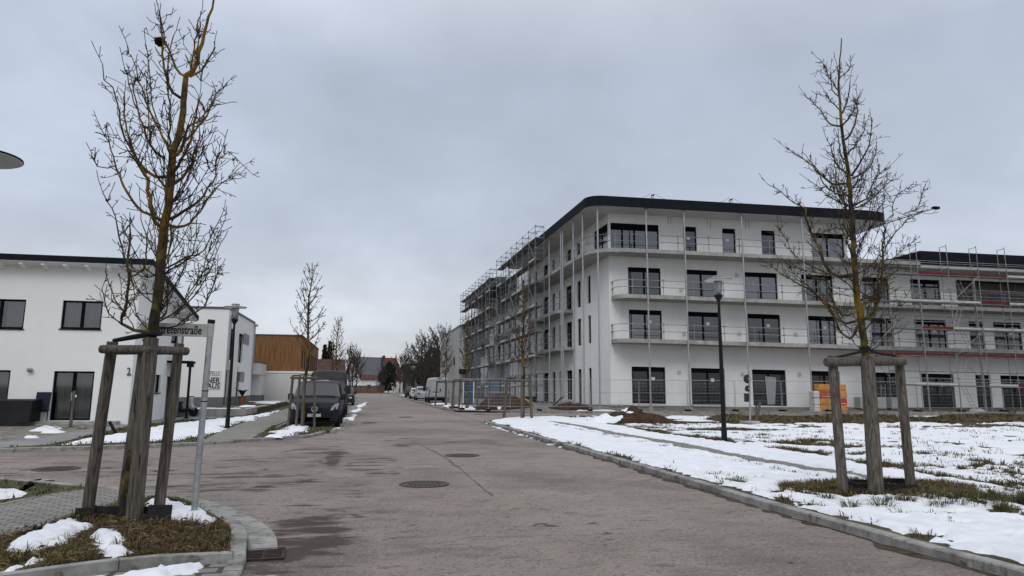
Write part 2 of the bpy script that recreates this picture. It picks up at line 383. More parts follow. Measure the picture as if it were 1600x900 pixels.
def kerb(name, line, w, z0, z1, m, side=1, stone=1.0, gap=.008, zf=None):
    """row of kerb stones along a line; width goes to the given side"""
    mb = MB(); L = [Vector((p[0], p[1], 0)) for p in line]
    # resample by arc length
    cum = [0]
    for i in range(1, len(L)): cum.append(cum[-1]+(L[i]-L[i-1]).length)
    def at(s):
        s = max(0, min(cum[-1], s))
        for i in range(1, len(L)):
            if cum[i] >= s:
                t = (s-cum[i-1])/max(1e-9, cum[i]-cum[i-1]); return L[i-1].lerp(L[i], t), (L[i]-L[i-1]).normalized()
        return L[-1], (L[-1]-L[-2]).normalized()
    s = 0; r = random.Random(3)
    while s < cum[-1]-.05:
        e = min(cum[-1], s+stone); k = 3 if stone > .5 else 1; sec = []
        dz = r.uniform(-.004, .004)
        for q in range(k+1):
            t = s+gap/2+(e-s-gap)*q/k; p, d = at(t); nrm = Vector((-d.y, d.x, 0))*side
            zt = (zf(p) if zf else z1)+dz; c = .014
            a = p; b = p+nrm*w
            sec.append([(a.x,a.y,z0),(a.x,a.y,zt-c),(a.x+nrm.x*c,a.y+nrm.y*c,zt),(b.x,b.y,zt),(b.x,b.y,z0)])
        vs = [v for q in sec for v in q]; fs = []
        for q in range(k):
            for j in range(4):
                i0 = q*5+j; f = (i0, i0+1, i0+6, i0+5); fs.append(f if side < 0 else f[::-1])
        f0 = (0,1,2,3,4); f1 = tuple(k*5+j for j in (4,3,2,1,0))
        fs += [f0, f1] if side > 0 else [f0[::-1], f1[::-1]]
        mb.add(vs, fs); s = e
    return struct(mb.build(name, m))

# one sheet to the horizon, then the asphalt, then raised islands on it
mb = MB(); mb.face((-1500,-1500,-.06),(1500,-1500,-.06),(1500,1500,-.06),(-1500,1500,-.06)); struct(mb.build("ground", M['field']))
sheet("road", [(-60,-25),(95,-25),(95,236),(-60,236)], 0, M['asphalt'])

# island A : corner in front, left
ZA = .10
ko = [G(x, y, .02) for x, y in [(375,900),(382.8,875.6),(385,860),(386,841),(376.6,827),(359,814.7),(325,797),(300,787.5),(240,777),(182,769),(112,763.5),(47,757),(0,753)]]
ko = [xy(p) for p in ko]
d0 = Vector(ko[-1])-Vector(ko[-3]); d0.normalize()
ko = [(ko[0][0]+.06, -3.0), (ko[0][0]+.03, 3.0)] + ko + [tuple(Vector(ko[-1])+d0*14)]
kline = [xy(p) for p in smooth_line(ko, .2)]
def zkA(p): return .035 if p.y < 7.2 else (ZA if p.y > 8.0 else .035+(ZA-.035)*(p.y-7.2)/.8)
kerb("kerb", kline, .16, -.1, ZA, M['kerb'], side=1, zf=zkA)
kin = []
for i, p in enumerate(kline):
    a = Vector(kline[max(0,i-1)]); b = Vector(kline[min(len(kline)-1,i+1)]); d = (b-a).normalized()
    kin.append((p[0]-d.y*.15, p[1]+d.x*.15))
far_left = (kin[-1][0]-2, kin[-1][1]-8)
# bed edges
e_left = [xy(G(x, y, ZA)) for x, y in [(216,780),(180,786),(120,802),(0,838)]]
dl = (Vector(e_left[-1])-Vector(e_left[-2])).normalized(); e_left.append(tuple(Vector(e_left[-1])+dl*2.2))
e_bot = [xy(G(x, y, ZA)) for x, y in [(366,861.5),(300,864.7),(232,867.5),(122,880),(28,893)]]
db = (Vector(e_bot[-1])-Vector(e_bot[-2])).normalized(); e_bot.append(tuple(Vector(e_bot[-1])+db*3.0))
i_a = min(range(len(kin)), key=lambda i: (Vector(kin[i])-Vector(e_bot[0])).length)
i_b = min(range(len(kin)), key=lambda i: (Vector(kin[i])-Vector(e_left[0])).length)
BED = kin[i_a:i_b+1] + e_left[1:] + e_bot[::-1][:-1]
slab("verge", kin + [far_left, (-14, 0), (-14, -4), (kin[0][0], -4)], -.08, .015, M['soil'])
slab("verge", BED, -.05, ZA-.012, M['soil'])
e_up = [xy(G(x, y, ZA)) for x, y in [(112,766),(60,775),(0,787)]]
du = (Vector(e_up[-1])-Vector(e_up[-2])).normalized(); e_up.append(tuple(Vector(e_up[-1])+du*9))
i_c = min(range(len(kin)), key=lambda i: (Vector(kin[i])-Vector(e_up[0])).length)
PAV = kin[i_b:i_c+1] + e_up[1:] + [(-13, 7.5)] + e_left[1:][::-1]
slab("pavement", PAV, -.05, ZA-.004, M['paver'])
WEDGE = kin[i_c:] + [far_left] + e_up[::-1][:-1]
WEDGE = [(-3.2, 12.6)] + WEDGE if False else WEDGE
slab("verge", WEDGE, -.05, ZA-.01, M['soil'])
kerb("kerb", [xy(p) for p in smooth_line(e_left, .3)], .07, 0, ZA+.005, M['kerb'], side=1)
kerb("kerb", [xy(p) for p in smooth_line(e_up, .3)], .07, 0, ZA+.005, M['kerb'], side=1)
kerb("kerb", [xy(p) for p in smooth_line([(p[0], p[1]) for p in e_bot], .3)], .13, -.05, ZA+.012, M['kerb'], side=1)
BAY = [p for p in kin[:i_a+1] if p[1] < 8.3] + e_bot[1:] + [(-8, 4), (-8, -3)]
sheet("parking_bay", BAY, .024, M['paver2'])
# gutter stones along the corner kerb and the grate
gl = [p for p in kline if p[1] > 7.85 and p[0] > -2.6]
kerb("gutter", gl, .30, -.05, .022, M['kerb'], side=-1, stone=.30, gap=.012)
gl2 = [p for p in kline if 2.5 < p[1] < 7.35]
kerb("gutter", gl2, .30, -.05, .022, M['kerb'], side=-1, stone=.30, gap=.012)

# island B : far left block
kb = [(-40,10.6),(-25,14.9),(-14,18.6)] + [xy(G(x, y, 0)) for x, y in [(0,707),(150,703),(300,697),(412,689),(480,684.5),(512,677)]] + [(-1.0,26.6),(-.95,28.4)]
kbl = [xy(p) for p in smooth_line(kb, .3)]
kerb("kerb", kbl, .14, -.1, .10, M['kerb'], side=1)
kbi = []
for i, p in enumerate(kbl):
    a = Vector(kbl[max(0,i-1)]); b = Vector(kbl[min(len(kbl)-1,i+1)]); d = (b-a).normalized(); kbi.append((p[0]-d.y*.13, p[1]+d.x*.13))
B_POLY = kbi + [(-1.08,29.1),(-3.25,29.2),(-3.25,225),(-90,225),(-90,0),(-41,8)]
slab("verge", B_POLY, -.05, .092, M['soil'])
kerb("kerb", [(-1.08,29.15),(-3.2,29.25)], .10, -.05, .10, M['kerb'], side=1)
kerb("kerb", [(-3.2,29.3),(-3.2,120)], .10, -.05, .10, M['kerb'], side=1)
sheet("parking_lane", [(-3.2,29.3),(-1.0,29.2),(-.95,120),(-3.2,120)], .006, M['paver2'])
kerb("gutter", [(-1.0,28.6),(-.82,45),(-.75,120)], .16, -.05, .022, M['kerb'], side=-1, stone=.5)
kerb("gutter", [(-.83,28.6),(-.65,45),(-.58,120)], .16, -.05, .016, M['kerb'], side=-1, stone=.5)
PB = [xy(G(x, y, .1)) for x, y in [(312,690),(357,669),(400,653.5),(440,641)]] + [(-5.9,75)] + [(-3.35,75)] + [xy(G(x, y, .1)) for x, y in [(450,657.5),(428,664),(411,675),(393,684.5)]]
PB = [xy(p) for p in smooth_line(PB[:5], 1.0)] + [xy(p) for p in smooth_line(PB[5:], 1.0)]
sheet("pavement", PB, .100, M['paver3'])
kerb("kerb", PB[len(PB)//2+1:], .07, 0, .108, M['kerb'], side=-1)
WALK = [xy(G(x, y, .1)) for x, y in [(-120,704),(0,699.5),(76,694.5),(120,685),(165,674),(205,665),(290,656),(372,652),(300,649.5),(200,660),(150,669),(60,684),(0,691),(-120,700)]]
sheet("path", WALK, .100, M['slabs'])
GRAV = [xy(G(x, y, .1)) for x, y in [(-160,702),(0,692),(60,685),(150,669.5),(185,661.5),(-160,668)]]
sheet("gravel_bed", GRAV, .097, M['gravel'])

# island C : snowy plot on the right
D94 = Vector((math.sin(math.radians(94)), math.cos(math.radians(94)), 0))
arc = []
for k in range(0, 13):
    a = math.radians(180 - 92*k/12); arc.append((13.0+7.4*math.cos(a), 32.6+7.4*math.sin(a)))
tail = [(arc[-1][0]+D94.x*s, arc[-1][1]+D94.y*s) for s in (10,25,45,76)]
kc = [(5.95,-15),(5.75,3),(5.58,8),(5.6,15),(5.6,24)] + arc[1:] + tail
C_POLY = kc + [(92,-15)]
kcl = [xy(p) for p in smooth_line(kc, .4)]
kerb("kerb", kcl, .15, -.1, .10, M['kerb'], side=-1)
slab("verge", [(p[0]+.05, p[1]) for p in kcl] + [(92,-15)], -.05, .080, M['field'])

# island D : building site
kd = [(5.72,232),(5.75,120),(5.8,60),(5.95,53.5),(6.5,50.3),(8.0,48.0),(10.5,46.9),(14,46.5)] + [(17+D94.x*s, 46.3+D94.y*s) for s in (0,12,30,48,75)]
kdl = [xy(p) for p in smooth_line(kd, .6)]
kerb("kerb", kdl, .13, -.1, .12, M['kerb'], side=1)
D_POLY = kd + [(96,240),(5.72,240)]
def zD(x, y):
    d = (46.3 - (x-17)*.0698/.9976) ; t = max(0, min(1, (y-d-.8)/3.2)); u = max(0, min(1, (x-8.8)/3.0))
    e = min(1, max(0, (y-d)/.6), max(0, (x-6.1)/.6))
    return .112+.24*t*t*(3-2*t)*u + .03*FB(x, y, .5, 3)*e*t
mb = MB(); nx, ny = 150, 70; xs = [6.2+i*(54/nx) for i in range(nx+1)]; idx = {}
for j in range(ny+1):
    for i in range(nx+1):
        x = xs[i]; yb = 46.42-(x-17)*.07 if x > 12 else 46.45+max(0,(12-x))**2*.055+.35
        y = yb + (j/ny)**1.6*62; mb.v.append((x, y, zD(x, y)))
for j in range(ny):
    for i in range(nx):
        a = j*(nx+1)+i; mb.f.append((a, a+1, a+nx+2, a+nx+1)); mb.m.append(0)
struct(mb.build("site_ground", M['gravel'], smooth=True))
slab("verge", [(5.85,56),(5.8,225),(95,225),(95,56)], -.05, .108, M['gravel'])

# sealant joint, road stains that have a shape of their own
def ribbon(name, pts, w, z, m, jit=.3, seed=1):
    mb = MB(); P = smooth_line(pts, .12); vs = []
    for i, p in enumerate(P):
        d = (P[min(i+1,len(P)-1)]-P[max(i-1,0)]).normalized(); n = Vector((-d.y, d.x, 0))
        ww = (w(i/len(P)) if callable(w) else w); a = ww*(.5+jit*NZ(p.x,p.y,3,seed)); b = ww*(.5+jit*NZ(p.x,p.y,3,seed+9))
        vs += [(p.x+n.x*a, p.y+n.y*a, z), (p.x-n.x*b, p.y-n.y*b, z)]
    mb.add(vs, [(2*i, 2*i+1, 2*i+3, 2*i+2) for i in range(len(P)-1)]); return struct(mb.build(name, m))
ribbon("road_joint", [(5.62,29.5),(5.66,40),(5.70,52)], .05, .004, M['seam'], .15)
ribbon("road_joint", [(-.6,27.2),(.4,26.9),(1.2,27.3)], .10, .004, M['seam'], .3)
def stain(px, w, seed):
    ribbon("road_stain", [xy(G(x, y)) for x, y in px], w, .004, M['patch'], .9, seed)
stain([(722,735),(745,755),(770,775)], lambda t: .022, 5)
stain([(645,690),(690,712),(720,734)], .05, 6)
def damp(px0, px1, thr, scale, col, seed, soft=.05, edge=.45, stretch=(.55,1.4,1)):
    """damp streaks inside one elliptic area of the asphalt (world position)"""
    a, b_ = G(*px0), G(*px1); c = (a+b_)/2; rx, ry = abs(a.x-b_.x)/2, abs(a.y-b_.y)/2
    m = M['asphalt']; nt = m.node_tree; L = nt.links; bs = nt.nodes["Principled BSDF"]; src = bs.inputs["Base Color"].links[0].from_socket
    ge = nd(nt, "ShaderNodeNewGeometry")
    mp = nd(nt, "ShaderNodeMapping"); mp.inputs["Location"].default_value = (-c.x/rx, -c.y/ry, 0); mp.inputs["Scale"].default_value = (1/rx, 1/ry, 0); L.new(ge.outputs["Position"], mp.inputs[0])
    ln = nd(nt, "ShaderNodeVectorMath", operation='LENGTH'); L.new(mp.outputs[0], ln.inputs[0])
    mk = nd(nt, "ShaderNodeMapRange"); mk.inputs[1].default_value = 1.05; mk.inputs[2].default_value = 1.05-edge; L.new(ln.outputs["Value"], mk.inputs[0])
    mp2 = nd(nt, "ShaderNodeMapping"); mp2.inputs["Scale"].default_value = stretch; mp2.inputs["Location"].default_value = (seed, seed*.7, 0); L.new(ge.outputs["Position"], mp2.inputs[0])
    n = nd(nt, "ShaderNodeTexNoise", Scale=scale, Detail=12.0, Roughness=.66, Distortion=.4); L.new(mp2.outputs[0], n.inputs["Vector"])
    q = nd(nt, "ShaderNodeMath", operation='MULTIPLY_ADD'); L.new(mk.outputs[0], q.inputs[0]); q.inputs[1].default_value = .35; L.new(n.outputs["Fac"], q.inputs[2])
    r = nd(nt, "ShaderNodeMapRange"); r.inputs[1].default_value = thr+.35; r.inputs[2].default_value = thr+.35+soft; L.new(q.outputs[0], r.inputs[0])
    mx = nd(nt, "ShaderNodeMix", data_type='RGBA'); L.new(r.outputs[0], mx.inputs[0]); L.new(src, mx.inputs[6]); mx.inputs[7].default_value = (*col, 1); L.new(mx.outputs[2], bs.inputs["Base Color"])
D1, D2 = (.085,.070,.061), (.108,.090,.079)
damp((405,772), (640,1000), .40, 1.6, D1, 2, .10, .7)
damp((225,722), (640,800), .50, 1.5, D2, 31, .08, .7)
damp((420,690), (600,730), .52, 1.2, D2, 33, .06, .6)
damp((511,690), (541,765), .40, 2.2, D1, 23, .08, .8)
damp((395,740), (640,830), .56, 1.8, D2, 27, .06, .5)
damp((70,708), (620,790), .565, 1.3, D1, 4, .04, .3)
damp((520,705), (690,765), .52, 1.5, D2, 6, .05, .5)
damp((720,770), (1120,900), .575, 3.0, D2, 8, .04, .4, (.7,1.2,1))
damp((1100,840), (1380,900), .56, 3.2, D1, 10, .04, .5, (.7,1.2,1))
damp((480,770), (760,960), .585, 2.4, D2, 12, .05, .4, (.7,1.2,1))
damp((560,680), (860,705), .55, 1.0, D2, 14, .05, .4)
damp((540,622), (700,680), .575, .7, D2, 15, .06, .3)
damp((-60,715), (200,770), .56, 1.2, D2, 17, .05, .4)
# dirt collected along the right kerb
ribbon("gutter_dirt", [(5.80,2),(5.55,8),(5.56,15),(5.56,24),(5.6,31)], lambda t: .16, .005, M['leafdirt'], 1.2, 8)

def manhole(px, py, r, label):
    p = G(px, py, 0); t = thing("manhole_cover", label, "manhole", (p.x, p.y, .004), 0)
    mb = MB(); mb.lathe([(r+.07,0),(r+.07,.010),(r+.005,.012),(r+.005,.004)], n=36); mb.build("rim", M['iron'], t)
    mb = MB(); mb.lathe([(r,0),(r,.006),(0,.007)], n=36)
    k = 9; st = 2*r/k
    for i in range(k):
        for j in range(k):
            x = -r+st*(i+.5); y = -r+st*(j+.5)
            if x*x+y*y < (r-.05)**2: mb.box(x-st*.33, x+st*.33, y-st*.33, y+st*.33, .007, .014)
    mb.build("lid", M['iron'], t)
manhole(663, 757, .36, "round iron manhole cover, the biggest looking, in the middle of the road")
manhole(722, 712, .36, "round iron manhole cover farther up the road than the middle one")
manhole(88, 733, .36, "round iron manhole cover in the side street before the white house")
manhole(634, 652, .34, "small looking manhole cover up the road, level with the first tree of the site")
manhole(577, 661, .30, "small manhole cover beside the parked dark van")
manhole(748, 647, .30, "small manhole cover at the mouth of the street by the building site")
p = G(412, 868, 0)
t = thing("drain_grate", "rusty slotted drain grate between the gutter stones at the corner kerb", "drain", (p.x, p.y, 0), math.radians(4))
mb = MB(); mb.box(-.20,.20,-.24,-.21,0,.022); mb.box(-.20,.20,.21,.24,0,.022); mb.box(-.20,-.17,-.21,.21,0,.022); mb.box(.17,.20,-.21,.21,0,.022); mb.build("frame", M['iron_rust'], t)
mb = MB()
for i in range(7): y = -.18+i*.06; mb.box(-.168,.168,y-.013,y+.013,-.01,.018)
mb.box(-.012,.012,-.208,.208,-.012,.016)
mb.build("grate", M['iron_rust'], t)
mb = MB(); mb.box(-.168,.168,-.208,.208,-.02,.0035); mb.build("sump", M['rubber'], t)

# ------------------------------------------------------------------ snow (sheets of real thickness that dip under the ground where bare)
def snow_grid(mb, x0, x1, y0, y1, st, fn):
    nx = int((x1-x0)/st)+1; ny = int((y1-y0)/st)+1; b = len(mb.v); H = []
    for j in range(ny+1):
        for i in range(nx+1):
            x = x0+(x1-x0)*i/nx; y = y0+(y1-y0)*j/ny; z, h = fn(x, y); H.append(h); mb.v.append((x, y, z+h))
    for j in range(ny):
        for i in range(nx):
            q = (j*(nx+1)+i, j*(nx+1)+i+1, (j+1)*(nx+1)+i+1, (j+1)*(nx+1)+i)
            if max(H[k] for k in q) > -.004: mb.f.append(tuple(k+b for k in q)); mb.m.append(0)
def sstep(a, b, x):
    t = max(0, min(1, (x-a)/(b-a))); return t*t*(3-2*t)
def snow_patch(name, polys, z, label, st=.06, edge=.22, amp=.05, rough=.3, fs=1.8, seed=1):
    mb = MB()
    for poly in polys:
        P = [xy(p) if isinstance(p, Vector) else p for p in poly]
        xa = min(p[0] for p in P)-.3; xb = max(p[0] for p in P)+.3; ya = min(p[1] for p in P)-.3; yb = max(p[1] for p in P)+.3
        def fn(x, y):
            d = sdf(P, x, y) + edge*FB(x, y, fs, seed, 4)*1.1
            h = -.03 + (amp+.03)*sstep(-.06, rough, d) + (.020*FB(x, y, 6, seed+4, 3)+.016*FB(x, y, 2.2, seed+8, 2)+(.012*NZ(x, y, 17, seed+2) if st < .04 else 0))*sstep(-.03, .2, d)
            return z, h
        snow_grid(mb, xa, xb, ya, yb, st, fn)
    o = mb.build(name, M['snow'], smooth=True); return tag(o, label, "snow", kind="stuff")
def gp(z, *pts): return [xy(G(x, y, z)) for x, y in pts]
BED_SNOW = [gp(.13, (8,853),(35,832),(75,818),(110,808),(140,815),(128,828),(100,842),(60,855),(30,858)),
            gp(.13, (145,828),(175,824),(192,838),(178,846),(205,856),(190,866),(165,868),(150,852)),
            gp(.13, (222,782),(255,778),(305,789),(338,806),(326,816),(296,808),(268,812),(248,800)),
            gp(.13, (0,880),(28,874),(55,868),(60,878),(35,882),(0,895))]
snow_patch("snow", BED_SNOW, ZA-.012, "lumpy melting snow on the brown tree bed at the corner in front", .03, .17, .060, .13, 4.0, 3)
snow_patch("snow", [gp(.06, (60,918),(150,901),(205,893),(245,884),(290,880),(330,869),(340,875),(312,884),(285,893),(262,915),(120,940))], .024, "snow remaining on the paving slabs below the corner bed", .03, .15, .060, .11, 4.2, 5)
snow_patch("snow", [gp(.13, (-80,764),(0,760),(35,762),(58,765),(40,772),(0,776),(-80,790))], ZA-.01, "snow strip on the grass wedge beyond the grey pavement", .05, .12, .05, .2, 2.4, 6)
snow_patch("snow", [gp(.12, (84,694.5),(110,688),(145,683),(185,677),(240,666),(300,659),(340,655),(390,650),(430,642),(445,637),(428,646),(372,662),(335,676),(300,684),(268,688.5),(180,690),(120,692.5)),
                    gp(.12, (412,681.5),(430,674),(450,664.5),(470,662.5),(482,667),(488,671),(463,678.5),(432,681.5)),
                    gp(.12, (45,669),(70,664.5),(108,668),(95,676),(60,676)), gp(.12, (25,682),(60,679),(66,683),(30,685)), gp(.12, (-30,684),(8,681),(10,684),(-30,688))],
           .095, "snow band along the pavement before the white houses", .09, .35, .07, .35, .9, 7)
snow_patch("snow", [gp(.03, (540,652),(556,645),(560,650),(548,656)), gp(.03,(546,643),(562,637),(566,640),(552,646)), gp(.03,(556,634),(572,628),(572,633),(560,637)), gp(.03,(520,671),(532,664),(535,668))],
           .006, "snow scraps on the parking lane behind the dark van", .12, .3, .05, .3, 1.0, 9)
snow_patch("snow", [gp(.01, (583,613.6),(600,612.2),(618,612.8),(605,614.6)), gp(.01,(622,617.8),(640,616),(650,618),(636,620.5))],
           0.0, "snow ridges at the far end of the road", .35, .5, .12, .6, .5, 12)
snow_patch("snow", [[(6.6,50.9),(9.5,49.2),(10,50.4),(7.5,52.5)],[(6.4,55),(8.4,54.5),(8.6,60),(6.6,62)],[(11.5,55),(15.5,54),(16,57),(12,58)],[(14.2,47.6),(16.8,47.2),(16.6,48.0),(14.5,48.3)],[(6.3,66),(8.2,66),(8.2,69),(6.4,69)]],
           .13, "snow remains around the young trees by the site fence", .13, .4, .07, .4, .9, 15)

def in_field(x, y): return sdf(C_POLY, x, y)
TREE_R = G(1372, 763, .1)
def path_x(y): return 8.82 + .10*max(0, 13-y) + .10*math.sin(y*.7)
def snowC(x, y):
    n = FB(x, y, .8, 1, 4); n2 = FB(x, y, 3.2, 2, 3)
    dk = sdf(kcl_in, x, y) if (x < 7.5 or y > 31) else 5.0
    m = (dk-.25+.18*n+.16*n2+.07*NZ(x, y, 9, 63))/.2
    # wet paved path showing through
    dp = abs(x-path_x(y)+.06*n) - (.26+.16*n+.12*n2)
    if y < 33.5: m = min(m, dp/.16)
    # second thin melt line beside the path
    if 9 < y < 31: m = min(m, (abs(x-8.05+.05*n)-(.02+.16*n2+.05*n))/.12+.35)
    # grass ridge farther out
    dg = abs(x-10.75-.25*math.sin(y*.45)-.2*n)-(.02+.42*n+.30*n2+.10)
    if 8 < y < 33: m = min(m, dg/.3+.1)
    # worn bed round the tree and tufts to its right
    ddx = (x-TREE_R.x-.1)/1.45; ddy = (y-TREE_R.y-.1)/.75
    m = min(m, (math.sqrt(ddx*ddx+ddy*ddy)-1+.45*n+.45*n2+.2*NZ(x, y, 8, 64))/.35)
    ddx = (x-9.3)/1.1; ddy = (y-9.15)/.38
    m = min(m, (math.sqrt(ddx*ddx+ddy*ddy)-1+.8*n+.9*n2+.3*NZ(x, y, 8, 65))/.3+.25)
    # speckled thin places on the open field and before the bank
    if x > 10.6:
        n3 = NZ(x, y, 4.5, 61)
        m = min(m, (.50-1.25*n-.55*n2-.3*n3)/.28)
        if y > 25: m = min(m, (.14-1.3*FB(x, y, .38, 31, 4)-.5*n2-.25*n3)/.3)
        if x < 15 and y < 22: m = min(m, (.30-1.3*FB(x, y, .45, 41, 4)-.5*n2-.3*n3)/.3)
    if x < 9.5 and y < 13: m = min(m, (.55-n-.75*n2-.3*NZ(x, y, 8, 62))/.28)
    h = -.04 + .085*sstep(-.15, .9, m) + sstep(0, .8, m)*(.020*FB(x, y, 1.0, 7, 3)+.017*FB(x, y, 4.5, 8, 3))
    # wheel tracks curving off the road
    for ox in (0, 1.45):
        r = math.hypot(x-16.5, y-12.5); d = abs(r-10.2-ox*.55)
        if d < .14 and x < 8.6 and y < 22: h -= .022*(1-d/.14)*sstep(0, .5, m)
        d2 = abs((x-5.9) - (22.5-y)*.20 - ox*.35)
        if d2 < .12 and 13 < y < 27: h -= .020*(1-d2/.12)*sstep(0, .5, m)
    return .082, h
kcl_in = C_POLY
mb = MB()
snow_grid(mb, 5.7, 13.0, 4.5, 20.0, .065, snowC)
snow_grid(mb, 5.7, 13.0, 20.0, 40.6, .12, snowC)
snow_grid(mb, 13.0, 50.0, 4.5, 40.6, .18, snowC)
tag(mb.build("snow", M['snow'], smooth=True), "wide snow cover on the empty plot between road and white building", "snow", kind="stuff")
sheet("pavement", [(path_x(5)-.55,5)] + [(path_x(y)-.55,y) for y in range(6,35)] + [(path_x(y)+.6,y) for y in range(34,4,-1)], .0835, M['paver'])

mb = MB(); rc = random.Random(17)
def crumb(x, y, z, sz):
    prof = [(0,-.3),(.7,-.2),(1,.15),(.7,.5),(0,.65)]; b0 = len(mb.v); mb.lathe(prof, (0,0,0), 7); sx = rc.uniform(.8,1.6)
    for i in range(b0, len(mb.v)):
        a, b, c = mb.v[i]; k = 1+.25*rc.uniform(-1,1); mb.v[i] = (x+a*sz*sx*k, y+b*sz*k, z+c*sz*.75)
for i in range(46):
    q = rc.choice([(5.5+rc.uniform(-.12,.10), rc.uniform(19,31)), (5.5+rc.uniform(-.1,.1), rc.uniform(24,30)), (5.8+rc.uniform(-.15,.1), rc.uniform(31,33.4))]); crumb(q[0], q[1], .0, rc.uniform(.03,.10))
for i in range(0): crumb(rc.uniform(-1.2,-.6), rc.uniform(6.6,8.6), .02, rc.uniform(.008,.02))
tag(mb.build("snow", M['snow'], smooth=True), "small snow crumbs fallen on the asphalt along the kerb of the snowy plot", "snow", kind="stuff")
# ------------------------------------------------------------------ grass
def blade(mb, x, y, z, h, a, lean, w, k):
    mb.k = k; dx, dy = math.cos(a), math.sin(a); px, py = -dy*w, dx*w
    m1 = (x+dx*lean*.35, y+dy*lean*.35, z+h*.62); t = (x+dx*lean, y+dy*lean, z+h*(1-.25*min(1, lean/h)))
    mb.add([(x-px,y-py,z),(x+px,y+py,z),(m1[0]+px*.8,m1[1]+py*.8,m1[2]),(m1[0]-px*.8,m1[1]-py*.8,m1[2]),t], [(0,1,2,3),(3,2,4)])
GM = [M['grass_g'], M['grass_s'], M['grass_b']]
def tuft(mb, x, y, z, n, h, sp, wts, r, w=.004):
    for i in range(n):
        a = r.uniform(0, 6.283); d = sp*math.sqrt(r.random())
        k = r.choices((0,1,2), wts)[0]; hh = h*r.uniform(.5, 1.15)
        blade(mb, x+math.cos(a)*d, y+math.sin(a)*d, z, hh, a+r.uniform(-.9,.9), hh*r.uniform(.3,1.7), w*r.uniform(.7,1.4), k)
r = random.Random(11); mb = MB()
def bed_snow(x, y): return max(sdf(P, x, y) for P in BED_SNOW)
xa = min(p[0] for p in BED); xb = max(p[0] for p in BED); ya = min(p[1] for p in BED); yb = max(p[1] for p in BED)
cnt = 0
while cnt < 5200:
    x = r.uniform(max(xa, -4.6), xb); y = r.uniform(ya, yb)
    if sdf(BED, x, y) < .03: continue
    s = bed_snow(x, y)
    if s > -.03 and r.random() < .96: continue
    n = FB(x, y, 1.6, 40, 3)
    gr = max(.05, .35+1.1*n) * (1.4 if x < -2.3 else .45)
    tuft(mb, x, y, ZA-.018, 4, .060 if r.random() < .9 else .12, .05, (gr, .42, .80), r, .0036); cnt += 1
for i in range(2600):
    x = r.uniform(max(xa, -4.2), xb); y = r.uniform(ya, yb)
    if sdf(BED, x, y) < .06 or bed_snow(x, y) > -.02: continue
    a = r.uniform(0, 6.283); L_s = r.uniform(.06, .20); w = r.uniform(.0018, .0035); z = ZA+r.uniform(.0, .05); mb.k = r.choices((1, 2), (.55, .45))[0]
    dx, dy = math.cos(a), math.sin(a); px_, py_ = -dy*w, dx*w; k1 = r.uniform(-.03, .03)
    mb.add([(x-px_,y-py_,z),(x+px_,y+py_,z),(x+dx*L_s*.5+px_-dy*k1,y+dy*L_s*.5+py_+dx*k1,z+r.uniform(.0,.03)),(x+dx*L_s*.5-px_-dy*k1,y+dy*L_s*.5-py_+dx*k1,z+.005),(x+dx*L_s,y+dy*L_s,z-.015)],[(0,1,2,3),(3,2,4)])
tag(mb.build("grass", GM), "matted brown and green winter grass in the tree bed at the corner", "grass", kind="stuff")
mb = MB()
cnt = 0
while cnt < 2600:      # worn bed of the right tree
    a = r.uniform(0, 6.283); d = math.sqrt(r.random()); x = TREE_R.x+.05+math.cos(a)*d*1.7; y = TREE_R.y+.1+math.sin(a)*d*1.0
    if snowC(x, y)[1] > .0: continue
    tuft(mb, x, y, .078, 3, .11, .05, (.35,.55,.5), r, .0045); cnt += 1
for i in range(15000):     # tufts where the field shows
    if i < 9500: x = r.uniform(9.3, 15); y = r.uniform(7, 34)
    else: x = r.uniform(5.9, 10.6); y = r.uniform(7, 30)
    h = snowC(x, y)[1]
    if h < -.004 and abs(x-path_x(y)) > .55: tuft(mb, x, y, .076, 8, .10, .10, (.45,.45,.45), r, .0055)
    elif h < .022 and r.random() < (.05 if x > 9.3 else .02) and abs(x-path_x(y)) > .6: tuft(mb, x, y, .085, 6, .10, .08, (.5,.4,.3), r, .005)
for i in range(70):      # standing tufts in the snow to the right of the tree
    x = r.gauss(8.8, .75); y = r.gauss(8.95, .42)
    tuft(mb, x, y, .08, 70, .15, .10, (.75,.3,.2), r, .0042)
for i in range(2600):
    x = r.uniform(12, 36); y = r.uniform(9, 29)
    if r.random() < .55*(.4+FB(x, y, .3, 77, 3)): tuft(mb, x, y, .085, 7, .15, .12, (.4,.5,.4), r, .008)
tag(mb.build("grass", GM), "tufts of winter grass poking through the snow on the empty plot", "grass", kind="stuff")
mb = MB()
for i in range(3400):
    x = r.uniform(-10, -1.0); y = r.uniform(20.5, 46)
    if sdf(B_POLY, x, y) < .1 or sdf(PB, x, y) > -.02 or sdf(WALK, x, y) > 0 or sdf(GRAV, x, y) > 0: continue
    tuft(mb, x, y, .09, 7, .09, .14, (.5,.3,.5), r, .010)
for i in range(500):
    x = r.uniform(-8, -3.5); y = r.uniform(11.5, 16.5)
    if sdf(WEDGE, x, y) > .05: tuft(mb, x, y, .09, 8, .07, .07, (.6,.3,.4), r, .005)
tag(mb.build("grass", GM), "short winter grass beside the far pavement and the white house", "grass", kind="stuff")

